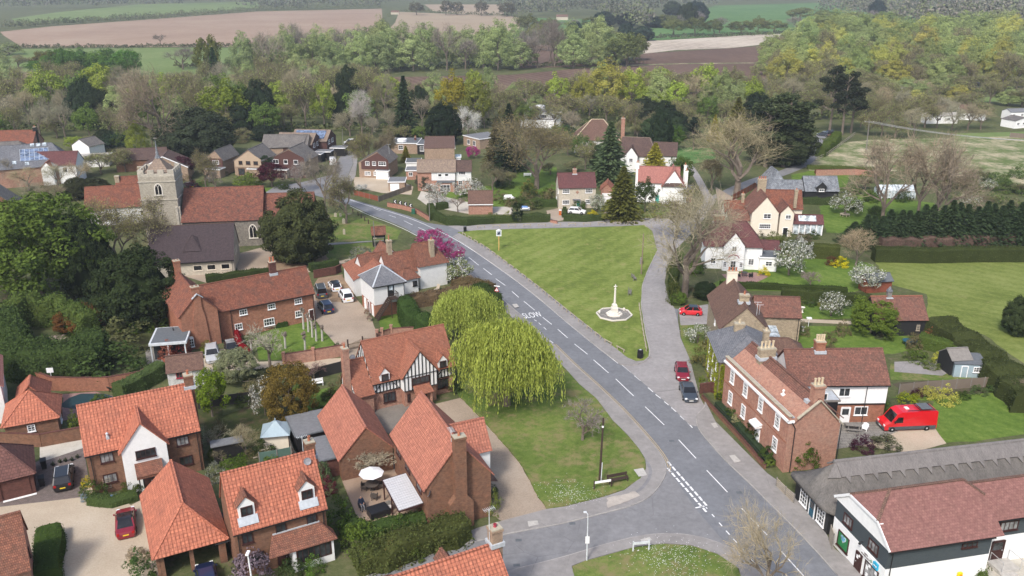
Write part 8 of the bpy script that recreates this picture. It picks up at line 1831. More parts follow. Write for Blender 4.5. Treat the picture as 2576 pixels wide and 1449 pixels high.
def bin_(label,at,r=.3,h=1.,mat='black_plastic'):
 e=empty('litter_bin',G(*at,.14),0,label,'litter bin');m=MB();m.lathe([(r*.9,0),(r,.05),(r,h*.72),(r*.85,h*.74)],(0,0,0),14);m.build('bin_body',mat,e)
 m=MB();m.lathe([(r*.95,h*.84),(r*.95,h*.92),(r*.6,h)],(0,0,0),14);m.build('lid',mat,e);m=MB()
 for i in range(4):a=i*math.pi/2+.6;m.bar((r*.8*math.cos(a),r*.8*math.sin(a),h*.7),(r*.8*math.cos(a),r*.8*math.sin(a),h*.88),.09,.05)
 m.build('lid_support',mat,e);m=MB();m.lathe([(r*.35,h),(r*.3,h+.015)],(0,0,0),10);m.build('ashtray_plate','galv',e)
bin_('black litter bin at the lower tip of the village green',(1610,900),.42,1.25);bin_('black litter bin at the upper left corner of the green',(1170,582),.34,1.1)
def bench(label,at,ang,L=1.6,mat='wood_dark',z=0,cat='bench'):
 e=empty('bench',G(*at,z),ang,label,cat)
 m=MB()
 for i in range(4):m.box(-L/2,L/2,-.02+i*.12,.08+i*.12,.42,.46)
 m.build('seat',mat,e);m=MB()
 for i in range(3):m.box(-L/2,L/2,.48,.52,.56+i*.13,.66+i*.13)
 m.build('backrest',mat,e)
 for x in (-L/2+.1,L/2-.1):
  m=MB();m.box(x-.04,x+.04,.0,.06,0,.42);m.box(x-.04,x+.04,.46,.54,0,.95);m.box(x-.04,x+.04,.0,.5,.62,.66);m.box(x-.04,x+.04,0,.05,.46,.62);m.build('bench_end',mat,e)
bench('dark brown bench on the grass verge near the road corner',(1556,1216),R(18),2.3,z=.14);bench('upper of two brown benches on the green beside the lane',(1598,703),R(95),1.8,'wood_grey',.14)
bench('lower of two brown benches on the green beside the lane',(1588,740),R(80),1.8,'wood_grey',.14);bench('pale wooden bench in front of the old brick house',(680,830),R(28),1.7,'wood_pale')
bench('white bench on the shady lawn behind the hedges',(1327,445),R(0),2.,'paint_white');bench('white bench by the dark fence above the narrow lawn',(800,972),R(20),1.5,'paint_white')
def pole(label,base,top,r=.13,mat='wood_grey',kind='telegraph_pole',cross=0,z=0,cat='pole'):
 g=G(*base,z);h=hgt(base[0],base[1],top[1]);e=empty(kind,g,0,label,cat);m=MB();q=G(*top,0);d=ray(*top);t=g.y/d[1];dx=d[0]*t-g.x
 m.tube([(0,0,0),(dx*.5,0,h*.5),(dx,0,h)],[r,r*.85,r*.7],8);m.build('pole_shaft',mat,e)
 if cross:
  m=MB();m.bar((dx-cross,0,h-.4),(dx+cross,0,h-.4),.1,.1);m.build('crossarm',mat,e)
  for x in (-cross*.8,0,cross*.8):m=MB();m.lathe([(.05,0),(.07,.08),(.03,.16)],(dx+x,0,h-.35),6);m.build('insulator','paint_white',e)
 return e,dx,h
e,dx,h=pole('leaning dark wooden pole with white band on the grass verge',(1508,1214),(1518,1052),.13,'wood_dark',z=.14)
m=MB();m.lathe([(.115,h*.86),(.11,h*.885)],(dx*.86,0,0),8);m.build('white_band','paint_white',e);m=MB();m.bar((.14,-.05,0),(.2,-.05,h*.32),.08,.08);m.build('cable_guard','galv',e)
e,dx,h=pole('thin grey lamp post beside the side road carriageway',(1476,1410),(1479,1303),.07,'galv','street_lamp',z=.14,cat='street lamp')
m=MB();m.tube([(dx,0,h),(dx-.02,.05,h+.35),(dx-.15,.15,h+.5)],.035,6);m.build('lamp_arm','galv',e);m=MB();m.bbox(dx-.4,dx-.1,.05,.25,h+.46,h+.56,.03);m.build('lamp_head','galv',e);m=MB();m.box(dx*.45-.18,dx*.45+.18,-.1,-.075,h*.42,h*.58);m.build('notice_plate','paint_white',e)
e,dx,h=pole('white lamp post at the bottom edge beside the wisteria house',(640,1500),(623,1393),.09,'paint_white','street_lamp',cat='street lamp');m=MB();m.bbox(dx-.14,dx+.14,-.25,.35,h-.05,h+.1,.03);m.build('lamp_head','paint_white',e)
pole('wooden pole beside the lychgate',(944,624),(939,556),.10);pole('tall ivy coloured pole at the lane side of the green',(1613,690),(1619,588),.13,'wood_post',z=.14);pole('thin pole at the left end of the long clipped hedge',(1081,556),(1078,466),.08)
pole('slim pole up the close beyond the parked cars',(863,386),(861,325),.08);e,px_,ph_=pole('big wooden pole with crossarm at the corner of the dry meadow',(2179,378),(2187,303),.17,'wood_grey',cross=1.5)
m=MB();a=Vector((px_,0,ph_-.3));o=e.location;far=G(2700,430);far=Vector((far.x-o.x,far.y-o.y,ph_-1.))
for k in (-1.2,0,1.2):m.tube([a+Vector((k,0,0))+(far-a)*t+Vector((0,0,-6*t*(1-t))) for t in [i/12 for i in range(13)]],.035,4)
w_=m.build('overhead_wires','wire',e)
for i,(b,t) in enumerate((((1327,268),(1325,228)),((1396,270),(1395,225)),((1440,262),(1438,228)),((2040+228,246),(2041+228,219)),((1886+25,262),(1885+25,240)),((313,320),(310,236)),((333,300),(330,250)))):
 pole(('far railway mast, number %s from the left'%ORD[i]) if 0 else 'railway mast among the woods, %s in the list from the middle'%ORD[i] if 0 else ['lattice railway mast above the wood just left of the white flat roofed house','pale railway mast right of the white roof drum','railway mast beside the blue-green fir tops','railway mast by the narrowboats','railway mast at the right side of the willow wood','leftmost floodlight mast in the left wood','floodlight mast right of the leftmost one in the left wood'][i],b,t,.16,'galv','railway_mast',1.4,cat='mast')
def village_sign():
 e=empty('village_sign',G(1255,630,.14),0,'painted village sign in a white frame on a golden wooden post','sign');m=MB();m.box(-.08,.08,-.08,.08,0,2.9);m.build('post','gold_wood',e)
 m=MB();m.box(-.5,-.42,-.06,.06,2.9,4.0);m.box(.42,.5,-.06,.06,2.9,4.0);m.box(-.42,.42,-.06,.06,2.9,2.99);m.ext([(-.55,-.08,4.),(.55,-.08,4.),(0,-.08,4.3)],(0,.16,0));m.build('frame','paint_white',e)
 m=MB();m.box(-.42,.42,-.03,.03,2.99,4.);p=m.build('painted_panel','glass_pale',e);m=MB();m.ext([(-.2,-.05,3.15),(.1,-.05,3.15),(.3,-.05,3.5),(.1,-.05,3.85),(-.1,-.05,3.6),(-.28,-.05,3.7)],(0,.015,0));m.build('painted_figure','cloth_navy',p)
village_sign()
def nameplate(label,at,ang,mat,post,W=1.5,h=.75):
 e=empty('street_nameplate',G(*at,.14),ang,label,'sign')
 for x in (-W/2+.05,W/2-.05):m=MB();m.box(x-.06,x+.06,-.04,.04,0,h+.15);m.build('post',post,e)
 m=MB();m.box(-W/2+.12,W/2-.12,-.03,.03,h-.22,h+.02);m.build('plate',mat,e)
nameplate('low street nameplate on dark posts by the bench',(1516,1228),R(15),'paint_white','wood_dark',2.,.9);nameplate('grey street nameplate on the lower grass verge',(1612,1385),R(8),'galv','galv',1.6,.95)
def warn(label):
 e=empty('warning_sign',G(1250,772,.1),R(-20),label,'road sign');m=MB();m.tube([(0,0,0),(0,0,3.4)],.05,6);m.build('post','galv',e)
 for z in (2.25,3.0):
  m=MB();m.ext([(-.42,-.06,z-.33),(.42,-.06,z-.33),(0,-.06,z+.4)],(0,-.02,0));p=m.build('sign_plate','red_paint',e);m=MB();m.ext([(-.29,-.09,z-.25),(.29,-.09,z-.25),(0,-.09,z+.24)],(0,-.008,0));f=m.build('sign_face','paint_white',p)
  m=MB();m.box(-.03,.03,-.108,-.1,z-.2,z-.02);m.bar((0,-.104,z-.03),(-.11,-.104,z+.06),.008,.05);m.build('bend_arrow','fascia_black',f)
 m=MB();m.box(-.3,.3,-.08,-.06,1.5,1.82);m.build('lower_plate','paint_white',e);m=MB();m.box(-.5,.5,.06,.08,3.45,3.6);m.build('top_plate','paint_white',e)
warn('post with two red edged triangular bend warnings beside the main road')
for i,(u,v) in enumerate(((995,521),(1008,524),(1021,527),(1034,531))):
 e=empty('chevron_board',G(u,v,0),R(-32),'black and white chevron board before the brick wall, %s from the left'%ORD[i],'road sign','chevron boards on the bend')
 for x in (-.25,.25):m=MB();m.box(x-.04,x+.04,-.03,.03,0,1.2);m.build('post','wood_post',e)
 m=MB();m.box(-.48,.48,-.07,-.035,.85,1.75);p=m.build('board','fascia_black',e);m=MB();m.ext([(-.3,-.085,1.3),(.08,-.085,1.66),(.33,-.085,1.66),(-.05,-.085,1.3),(.33,-.085,.94),(.08,-.085,.94)],(0,.012,0));m.build('white_chevron','paint_white',p)
m=MB();m.bbox(-.4,.4,-.25,.25,0,1.2,.04);single(m,'cable_cabinet','green_box','green roadside cabinet at the end of the chevron wall','cabinet',(1040,538))
m=MB();m.bbox(-.25,.25,-.25,.25,0,1.1,.03);m.mi=1;m.bbox(-.29,.29,-.29,.29,1.1,1.2,.03);single(m,'gate_kiosk',['orange_paint','paint_white'],'small orange box with white lid by the buff house hedge','kiosk',(1409,541))
def garden_wall(px,h,label,mat='brick_red',w=.24,cop='brick_dark',piers=0,ph=.25,name='garden_wall',cat='wall'):
 P=[G(u,v) for u,v in px];e=empty(name,P[0],0,label,cat);o0=P[0]
 m=MB();c=MB()
 for a,b in zip(P,P[1:]):
  a,b=a-o0,b-o0;m.bar(a+Vector((0,0,h/2)),b+Vector((0,0,h/2)),w,h);c.bar(a+Vector((0,0,h+.03)),b+Vector((0,0,h+.03)),w+.06,.06)
 m.build('wall_face',mat,e);c.build('coping',cop,e)
 if piers:
  Q=resamp(P,piers,False)
  for q in Q:q=q-o0;m=MB();m.box(q.x-.2,q.x+.2,q.y-.2,q.y+.2,0,h+ph);m.box(q.x-.24,q.x+.24,q.y-.24,q.y+.24,h+ph,h+ph+.08);m.build('pier',mat,e)
garden_wall([(716,920),(790,908),(866,895)],1.7,'red brick garden wall with piers between the lawn and the gravel track',piers=5.)
garden_wall([(48,938),(90,965),(135,982),(200,984),(278,982),(355,968),(385,950)],1.9,'long old brick wall curving behind the covered pool','brick_orange')
garden_wall([(-10,1120),(60,1122),(107,1124),(160,1114),(206,1106)],1.6,'brown brick wall below the pool house','brick_brown')
garden_wall([(975,520),(1010,526),(1048,536),(1080,556)],1.,'low red brick wall behind the chevron boards','brick_red')
garden_wall([(1766,1002),(1800,1040),(1870,1116),(1924,1180)],.5,'low wall with railings in front of the red brick house','brick_brown',w=.22)
e=empty('iron_railings',G(1768,1004),0,'thin black railings on the low wall of the red brick house','railings');P=resamp([G(1768,1004)-e.location,G(1924,1180)-e.location],.3,False);m=MB()
for p in P:m.tube([(p.x,p.y,.55),(p.x,p.y,1.15)],.015,4)
m.tube([(P[0].x,P[0].y,1.1),(P[-1].x,P[-1].y,1.1)],.02,4);m.build('bars','fascia_black',e)
garden_wall([(950,862),(962,858),(985,850),(1060,845)],1.5,'red brick wall and piers beside the curved wooden gate','brick_red',piers=2.5,ph=.5)
garden_wall([(1760,990),(1790,985),(1812,1000)],1.3,'short rounded brick wall by the ivy clad house','brick_dark')
garden_wall([(790,700),(845,690),(858,684)],1.4,'crumbling brick wall at the back of the courtyard','brick_dark')
garden_wall([(1385,560),(1402,563)],.6,'short curved brick wall at the buff house drive','brick_red')
garden_wall([(2052,442),(2150,440),(2210,446)],1.6,'rust red brick wall of the walled garden','brick_red')
def fence(px,h,label,mat='fence_panel',step=1.8,posts=True,name='panel_fence',cat='fence',rails=0):
 P=[G(u,v) for u,v in px];e=empty(name,P[0],0,label,cat);o0=P[0];Q=resamp(P,step,False);m=MB()
 for a,b in zip(Q,Q[1:]):
  a,b=a-o0,b-o0
  if rails:
   for k in range(rails):m.bar(a+Vector((0,0,h*(k+.7)/rails)),b+Vector((0,0,h*(k+.7)/rails)),.05,.1)
  else:m.bar(a+Vector((0,0,h/2)),b+Vector((0,0,h/2)),.04,h)
 m.build('rails' if rails else 'panels',mat,e)
 for q in Q[:90]:q=q-o0;m=MB();m.box(q.x-.05,q.x+.05,q.y-.05,q.y+.05,0,h+.08);m.build('post','wood_grey' if mat!='fence_dark' else 'wood_dark',e)
fence([(757,962),(805,950),(860,936)],1.6,'dark panelled fence below the gravel track','fence_dark')
fence([(2260,992),(2330,984),(2440,976),(2540,970)],1.4,'weathered grey board fence behind the yellow shrubs')
fence([(890,490),(930,500),(952,506)],1.2,'red-brown panel fence beside the main road','fence_red');fence([(952,508),(1000,490),(1035,478)],1.3,'grey board fence running up from the chevron wall')
fence([(372,905),(362,880),(470,845)],1.,'pale fence behind the glass garden room','wood_pale') if 0 else None
fence([(2050,406),(2080,392),(2105,374),(2150,340)],1.1,'post and rail fence beside the far lane','wood_pale',2.4,rails=2)
fence([(1952,1225),(1975,1248),(1996,1268)],1.1,'five bar wooden gate between the red house and the thatched barn','wood_pale',1.6,name='field_gate',cat='gate',rails=5)
fence([(1842,505),(1870,490),(1905,470)],1.5,'rust coloured fence by the cream house drive','fence_red')
fence([(730,1130),(742,1165),(760,1190)],1.7,'dark fence panel between the gazebo and the dark garage','fence_dark')
fence([(655,1175),(700,1168),(735,1160)],1.8,'dark green screen fence below the gazebo','board_green')
fence([(500,1030),(560,1020),(640,1010)],1.4,'dark fence behind the round headed tree','fence_dark')
fence([(1390,1449)] and [(2085,1362),(2092,1385)],1.8,'pale wooden side gate between the barn and the pharmacy','wood_pale',1.)
fence([(2540,345),(2600,350)],1.5,'grey fence by the mobile homes','fence_panel')
e=empty('driveway_gate',G(878,882),math.atan2((G(948,866)-G(878,882)).y,(G(948,866)-G(878,882)).x),'wooden driveway gates with swooping curved tops','gate');L=(G(948,866)-G(878,882)).length;m=MB()
n=24
for i in range(n):
 t=i/(n-1);z=1.0+.45*abs(math.sin(math.pi*t*1.)) if 0 else 1.0+.5*(1-abs(2*t-1))**1.4;m.box(L*t-.04,L*t+.04,-.03,.03,.1,z)
m.box(0,L,.03,.06,.25,.35);m.box(0,L,.03,.06,.85,.95);m.build('gate_boards','wood_post',e)
for x in (-.1,L/2,L+.1):m=MB();m.bbox(x-.09,x+.09,-.09,.09,0,1.75,.02);m.build('gate_post','wood_dark',e)
for i,(u,v,w_,h_,l) in enumerate(((844,546,.6,1.,'pale headstone under the tall leafless tree'),(865,563,.6,1.2,'tall narrow headstone on the churchyard lawn'),(857,545,.5,.8,'small headstone by the budding churchyard tree'),(825,552,.7,.9,'white headstone by the roots of the leafless tree'),(877,540,1.2,.35,'low stone kerb grave at the right of the churchyard'),(823,637,.6,.4,'small stub stone near the yew'),(866,590,.5,1.2,'lone upright headstone in the middle of the churchyard grass'))):
 m=MB();m.loft([[(-w_/2,-.06,0),(w_/2,-.06,0),(w_/2,.06,0),(-w_/2,.06,0)],[(-w_/2,-.06,h_*.85),(w_/2,-.06,h_*.85),(w_/2,.06,h_*.85),(-w_/2,.06,h_*.85)],[(-w_*.2,-.06,h_),(w_*.2,-.06,h_),(w_*.2,.06,h_),(-w_*.2,.06,h_)]]);single(m,'headstone','ashlar' if 0 else 'mortar_cap',l,'headstone',(u,v),R(15*(i%3)))
for i,(u,v) in enumerate(((888,536),(901,543),(909,549),(918,556),(927,563))):
 m=MB();m.bbox(-.1,.1,-.1,.1,0,1.,.03);single(m,'wooden_post','wood_dark','short dark post along the churchyard edge, %s from the left'%ORD[i],'post',(u,v),0,'dark posts along the churchyard edge')
for i,(u,v,h_) in enumerate(((764,828,3.4),(776,835,3.),(786,848,3.2),(796,858,3.),(811,858,2.4),(768,882,2.8),(718,876,2.5),(633,890,2.2))):
 rr=random.Random(i);e=empty('pollarded_tree',G(u,v),0,'knobbly pollarded trunk in the front garden, %s in order from the house door side'%ORD[i] if 0 else ['tallest pollarded trunk by the house end door','second pollarded trunk in the close group, slightly right of the tallest','third pollarded trunk in the close group, right again','fourth pollarded trunk in the close group','rightmost forked pollarded trunk of the close group','pollarded trunk standing alone lower down the lawn','pollarded trunk behind the pale twiggy shrub','pollarded trunk at the left by the red hedge'][i],'tree');m=MB()
 m.tube([(0,0,0),(.05,0,h_*.5),(0,.05,h_*.85)],[.17,.14,.13],7);m.build('trunk','bark_pale',e);m=MB()
 for k in range(9):
  a=rr.uniform(0,6.28);r_=rr.uniform(.1,.3);z=h_*rr.uniform(.72,1.);q=rr.uniform(.12,.2);m.lathe([(q*.3,-q),(q,-q*.4),(q,.3*q),(q*.4,q)],(r_*math.cos(a),r_*math.sin(a),z),6)
 m.build('knuckles','bark',e)
def pot(label,at,r=.3,h=.45,mat='mortar_cap',plantc=None):
 e=empty('plant_pot',G(*at),0,label,'plant pot');m=MB();m.lathe([(r*.65,0),(r*.9,h*.5),(r,h),(r*1.1,h),(r*1.1,h+.05),(r*.85,h+.05),(r*.8,h-.05)],(0,0,0),10);m.build('pot',mat,e)
 if plantc:
  me=VEG[('shrub',0)][2][0][1];o=bpy.data.objects.new('plant',me);COL.objects.link(o);o.parent=e;o.location=(0,0,h-.05);o.scale=(r*.8,r*.8,r*.75);o.color=(*plantc,1)
pot('stone pot with dry twigs at the foot of the outside stair, upper',(924,795),.32,.5,'mortar_cap',(.22,.13,.09));pot('stone pot at the foot of the outside stair, lower',(931,808),.32,.4,'mortar_cap',(.2,.14,.1))
for i,(u,v) in enumerate(((152,1165),(166,1162),(182,1160),(196,1153),(134,1172))):pot('small pot in the row along the concrete yard, %s from the left'%ORD[[1,2,3,4,0][i]],(u,v),.16,.2,'black_plastic',(.05,.07,.03))
for i,u in enumerate((1832,1840,1848,1856,1866)):pot('terracotta pot by the white house doors, %s from the left'%ORD[i],(u,688+i%2),.2,.4,'pot_clay')
pot('white pot beside the black porch posts',(360,1240),.2,.4,'paint_white',(.06,.1,.03))
def wheelie(label,at,ang=0):
 e=empty('wheeled_bin',G(*at),ang,label,'wheeled bin');m=MB();m.loft([[(-.22,-.25,.05),(.22,-.25,.05),(.22,.25,.05),(-.22,.25,.05)],[(-.29,-.34,1.),(.29,-.34,1.),(.29,.34,1.),(-.29,.34,1.)]]);m.build('bin_body','black_plastic',e);m=MB();m.slab([(-.31,-.38,1.),(.31,-.38,1.),(.31,.38,1.08),(-.31,.38,1.08)],.05);m.build('lid','black_plastic',e)
 m=MB();m.tube([(-.25,.36,.12),(.25,.36,.12)],.1,8);m.build('wheels','rubber',e)
wheelie('black wheeled bin behind the off-roader, upper one',(112,1178),R(30));wheelie('black wheeled bin at the garage corner, lower one',(107,1222),R(30));wheelie('black wheeled bin between the double garage and dormer house',(562,1320),R(30))
P=[G(u,v,.2) for u,v in ((861,1209),(900,1192),(927,1183),(997,1179),(1040,1228),(1072,1288),(1004,1300),(964,1312),(900,1303))];m=MB();m.prism([(p.x-P[0].x,p.y-P[0].y) for p in P][::-1],.0,.2)
o=m.build('timber_deck','decking');o.location=(P[0].x,P[0].y,0);tag(o,'brown timber deck with slanted boards between the two brick houses','deck')
DZ=.2
def parasol():
 g=G(937,1232,DZ);e=empty('parasol',g,.3,'large white octagonal parasol standing over the round table','parasol');m=MB();m.tube([(0,0,0),(0,0,2.55)],.03,6);m.build('pole','wood_grey',e);m=MB();n=8;R_=1.3
 ring=lambda r,z:[(r*math.cos(2*math.pi*i/n),r*math.sin(2*math.pi*i/n),z) for i in range(n)]
 m.loft([ring(R_,2.0),ring(R_*.55,2.28),ring(.12,2.5),ring(.12,2.46),ring(R_*.55,2.24),ring(R_*.98,1.98)],cap=False);c=m.build('canopy','cloth_white',e);m=MB();m.loft([ring(.3,2.5),ring(.05,2.6)]);m.build('top_vent','cloth_white',c)
 for i in range(8):
  a=2*math.pi*i/8;m=MB();m.bar((0,0,2.42),(R_*.97*math.cos(a),R_*.97*math.sin(a),1.97),.02,.02);m.build('rib','wood_grey',e)
 t=empty('garden_table',g,0,'round dark table under the white parasol','table');m=MB();m.lathe([(.72,.7),(.75,.73),(.75,.76),(.7,.76)],(0,0,0),16);m.build('table_top','rattan',t);m=MB();m.lathe([(.3,0),(.12,.1),(.1,.7)],(0,0,0),8);m.build('pedestal','rattan',t)
parasol()
def chair(label,at,ang,mat='rattan',cush=None,z=DZ,name='garden_chair'):
 e=empty(name,G(*at,z),ang,label,'chair');m=MB();m.bbox(-.3,.3,-.3,.3,.3,.42,.03);m.build('seat',mat,e);m=MB()
 for i in range(5):
  a=-.25+i*.125;m.bbox(a-.07,a+.07,.24+.0*i,.32,.42,.95-.08*abs(i-2)*.6,.02)
 m.build('backrest',mat,e)
 for s in (-1,1):m=MB();m.bbox(s*.3-.05,s*.3+.05,-.28,.3,.42,.66,.02);m.build('armrest',mat,e)
 for x in (-.25,.25):
  for y in (-.25,.25):m=MB();m.box(x-.03,x+.03,y-.03,y+.03,0,.3);m.build('leg',mat,e)
 if cush:m=MB();m.bbox(-.24,.24,-.26,.22,.42,.5,.04);m.build('cushion',cush,e)
 return e
chair('dark woven chair nearest the viewer at the parasol table',(942,1256),R(180));chair('dark woven chair right of the parasol table',(957,1228),R(-80));chair('dark woven chair left of the parasol table',(917,1232),R(90))
chair('pale cushioned woven chair alone by the ribbed canopy',(979,1283),R(10),'wood_grey','cushion');lc=chair('dark reclining chair with the seated person on the deck',(911,1280),R(25),'fascia_black')
m=MB();m.bbox(-1.,1.,-.7,.7,0,.75,.06);single(m,'sunken_tub','black_plastic','square dark tub with grey cover set into the deck edge','tub',tuple(G(952,1293,DZ)),R(30));m=MB()
def person(label,loc,rz,joints,radii,edges,cloth,hair=True,parts=()):
 e=empty('person',loc,rz,label,'person');me=bpy.data.meshes.new('body');me.from_pydata(joints,edges,[]);me.materials.append(MT['skin']);o=bpy.data.objects.new('body',me);COL.objects.link(o)
 sk=o.modifiers.new('s','SKIN');sk.use_smooth_shade=True;ss=o.modifiers.new('u','SUBSURF');ss.levels=ss.render_levels=1
 for i,r in enumerate(radii):me.skin_vertices[0].data[i].radius=(r,r);
 me.skin_vertices[0].data[0].use_root=True
 bpy.context.view_layer.update();m2=bpy.data.meshes.new_from_object(o.evaluated_get(bpy.context.evaluated_depsgraph_get()));o.modifiers.clear();o.data=m2;o.parent=e
 import bmesh
 for nm,mat,test,off in cloth:
  bm=bmesh.new();bm.from_mesh(m2);dl=[f for f in bm.faces if not test(f.calc_center_median())];bmesh.ops.delete(bm,geom=dl,context='FACES')
  for v in bm.verts:v.co+=v.normal*off
  mm=bpy.data.meshes.new(nm);bm.to_mesh(mm);bm.free();mm.materials.clear();mm.materials.append(MT[mat]);c=bpy.data.objects.new(nm,mm);COL.objects.link(c);c.parent=e
 return e
def figure(pose):
 """joint table for one body; pose gives joint positions"""
 J=[];Rd=[];E=[]
 def add(p,r,par=None):
  J.append(p);Rd.append(r);
  if par is not None:E.append((par,len(J)-1))
  return len(J)-1
 pel=add(pose['pelvis'],.125);sp=add(pose['spine'],.12,pel);ch=add(pose['chest'],.14,sp);nk=add(pose['neck'],.055,ch);hd=add(pose['head'],.095,nk);add(pose['crown'],.075,hd)
 hx,hy,hz=pose['head'];fx,fy=pose.get('face',(0,-1));add((hx+fx*.105,hy+fy*.105,hz-.015),.018,hd)
 for s in ('L','R'):
  hp=add(pose['hip'+s],.095,pel);kn=add(pose['knee'+s],.06,hp);an=add(pose['ankle'+s],.042,kn);add(pose['toe'+s],.035,an)
  sh=add(pose['shoulder'+s],.065,ch);el=add(pose['elbow'+s],.042,sh);wr=add(pose['wrist'+s],.028,el);hn=Vector(pose['hand'+s]);h=add(tuple(hn),.03,wr);d=(hn-Vector(pose['wrist'+s])).normalized();sd=d.cross(Vector((0,0,1)));sd=(sd if sd.length>.1 else Vector((1,0,0))).normalized()
  for k,l in enumerate((.065,.08,.085,.07)):
   b=hn+d*.03+sd*(k-1.5)*.02;q=add(tuple(b),.010,h);add(tuple(b+d*l*.6+Vector((0,0,-.012))),.009,q)
  q=add(tuple(hn+sd*-.04),.011,h);add(tuple(hn+sd*-.055+d*.04),.010,q)
 return J,Rd,E
seat=G(911,1280,DZ)
pose=dict(pelvis=(0,.12,.52),spine=(0,.2,.72),chest=(0,.26,.95),neck=(0,.27,1.12),head=(0,.25,1.24),crown=(0,.26,1.33),hipL=(-.1,.08,.5),hipR=(.1,.08,.5),kneeL=(-.12,-.36,.52),kneeR=(.12,-.36,.52),ankleL=(-.12,-.46,.1),ankleR=(.13,-.46,.1),toeL=(-.12,-.62,.05),toeR=(.14,-.62,.05),
 shoulderL=(-.19,.26,1.02),shoulderR=(.19,.26,1.02),elbowL=(-.27,.12,.78),elbowR=(.27,.12,.78),wristL=(-.2,-.1,.7),wristR=(.2,-.1,.7),handL=(-.15,-.19,.68),handR=(.15,-.19,.68))
J,Rd,E=figure(pose)
person('person in dark clothes with grey hair sitting in the reclining chair on the deck',seat,R(25),J,Rd,E,(('jacket','cloth_navy',lambda c:.56<c.z<1.09 and c.y>-.12 and not(c.y<-.08),.014),('trousers','cloth_grey',lambda c:c.z<.6 and c.z>.12,.012),('hair','hair',lambda c:c.z>1.26 and c.y>.2,.012),('shoes','fascia_black',lambda c:c.z<=.12,.012)))
pose=dict(pelvis=(0,0,.93),spine=(0,-.01,1.12),chest=(0,-.02,1.34),neck=(0,-.02,1.5),head=(0,-.03,1.63),crown=(0,-.02,1.72),hipL=(-.1,0,.9),hipR=(.1,0,.9),kneeL=(-.1,-.14,.5),kneeR=(.1,.06,.49),ankleL=(-.1,-.16,.09),ankleR=(.1,.3,.14),toeL=(-.1,-.32,.04),toeR=(.1,.2,.04),
 shoulderL=(-.2,-.02,1.42),shoulderR=(.2,-.02,1.42),elbowL=(-.26,.06,1.14),elbowR=(.26,-.08,1.14),wristL=(-.27,0,.92),wristR=(.27,-.2,.94),handL=(-.27,-.02,.83),handR=(.27,-.25,.86))
J,Rd,E=figure(pose)
person('person in black walking alone along the far lane',G(2030,397,.03),R(10),J,Rd,E,(('coat','fascia_black',lambda c:.85<c.z<1.46 and not(abs(c.x)>.22 and c.z<.93),.02),('trousers','cloth_navy',lambda c:.1<c.z<=.87 and abs(c.x)<.2,.015),('hair','cloth_navy',lambda c:c.z>1.6 and c.y>-.08,.014),('shoes','fascia_black',lambda c:c.z<=.1,.012)))
def roundtable(label,at,r=.8,mat='blue_door',n=4):
 e=empty('garden_table',G(*at),0,label,'table');m=MB();m.lathe([(r,.7),(r,.75),(r*.9,.75)],(0,0,0),14);m.build('table_top',mat,e)
 for i in range(4):a=i*1.57+.7;m=MB();m.tube([(r*.7*math.cos(a),r*.7*math.sin(a),.7),(r*.8*math.cos(a),r*.8*math.sin(a),0)],.03,5);m.build('leg',mat,e)
roundtable('round dark blue table on the back lawn',(2283,868));roundtable('dark garden table on the white house patio',(1872,695),.6,'fascia_black')
chair('dark garden chair left of the patio table',(1857,697),R(90),'fascia_black',z=0);chair('dark garden chair right of the patio table',(1888,698),R(-90),'fascia_black',z=0);chair('blue chair beside the round blue table',(2298,866),R(-80),'blue_door',z=0);chair('white plastic chair on the patio beside the picnic table',(2175,1083),R(-40),'paint_white',z=0)
def picnic(label,at,ang):
 e=empty('picnic_table',G(*at),ang,label,'picnic table');m=MB();m.bbox(-.9,.9,-.35,.35,.7,.76,.02);m.build('table_top','wood_grey',e)
 for s in (-1,1):m=MB();m.bbox(-.9,.9,s*.7-.13,s*.7+.13,.42,.47,.01);m.build('bench_seat','wood_grey',e)
 for x in (-.6,.6):m=MB();m.bar((x,-.75,0),(x,-.2,.72),.08,.06);m.bar((x,.75,0),(x,.2,.72),.08,.06);m.bar((x,-.75,.4),(x,.75,.4),.08,.06);m.build('leg_frame','wood_grey',e)
picnic('grey weathered picnic table on the patio behind the red house',(2145,1082),R(-10))
def birdbath(label,at,s=1.):
 m=MB();m.lathe([(.25*s,0),(.12*s,.1),(.1*s,.7*s),(.35*s,.8*s),(.38*s,.9*s),(.3*s,.86*s)],(0,0,0),10);single(m,'bird_bath','white_stone',label,'bird bath',at)
birdbath('white stone bird bath on the stone house lawn',(2018,786));birdbath('pale bird bath on a rough stone ring on the back lawn',(2020,833),.8)
m=MB();m.tube([(0,0,0),(0,0,1.3)],.04,6);m.box(-.35,.35,-.25,.25,1.3,1.5);single(m,'bird_table','paint_white','white bird table beside the garden path','bird table',(2033,822))
def tree_seat():
 e=empty('tree_bench',G(2125,543),0,'round grey wooden seat encircling the apple tree','bench');m=MB();n=8
 ring=lambda r,z:[(r*math.cos(2*math.pi*i/n),r*math.sin(2*math.pi*i/n),z) for i in range(n)]
 m.loft([ring(.4,.42),ring(1.1,.42),ring(1.1,.48),ring(.4,.48)],cap=False);m.build('seat','wood_pale',e)
 for i in range(8):a=i*.785;m=MB();m.box(math.cos(a)-.05,math.cos(a)+.05,math.sin(a)-.05,math.sin(a)+.05,0,.42);m.build('leg','wood_pale',e)
tree_seat()
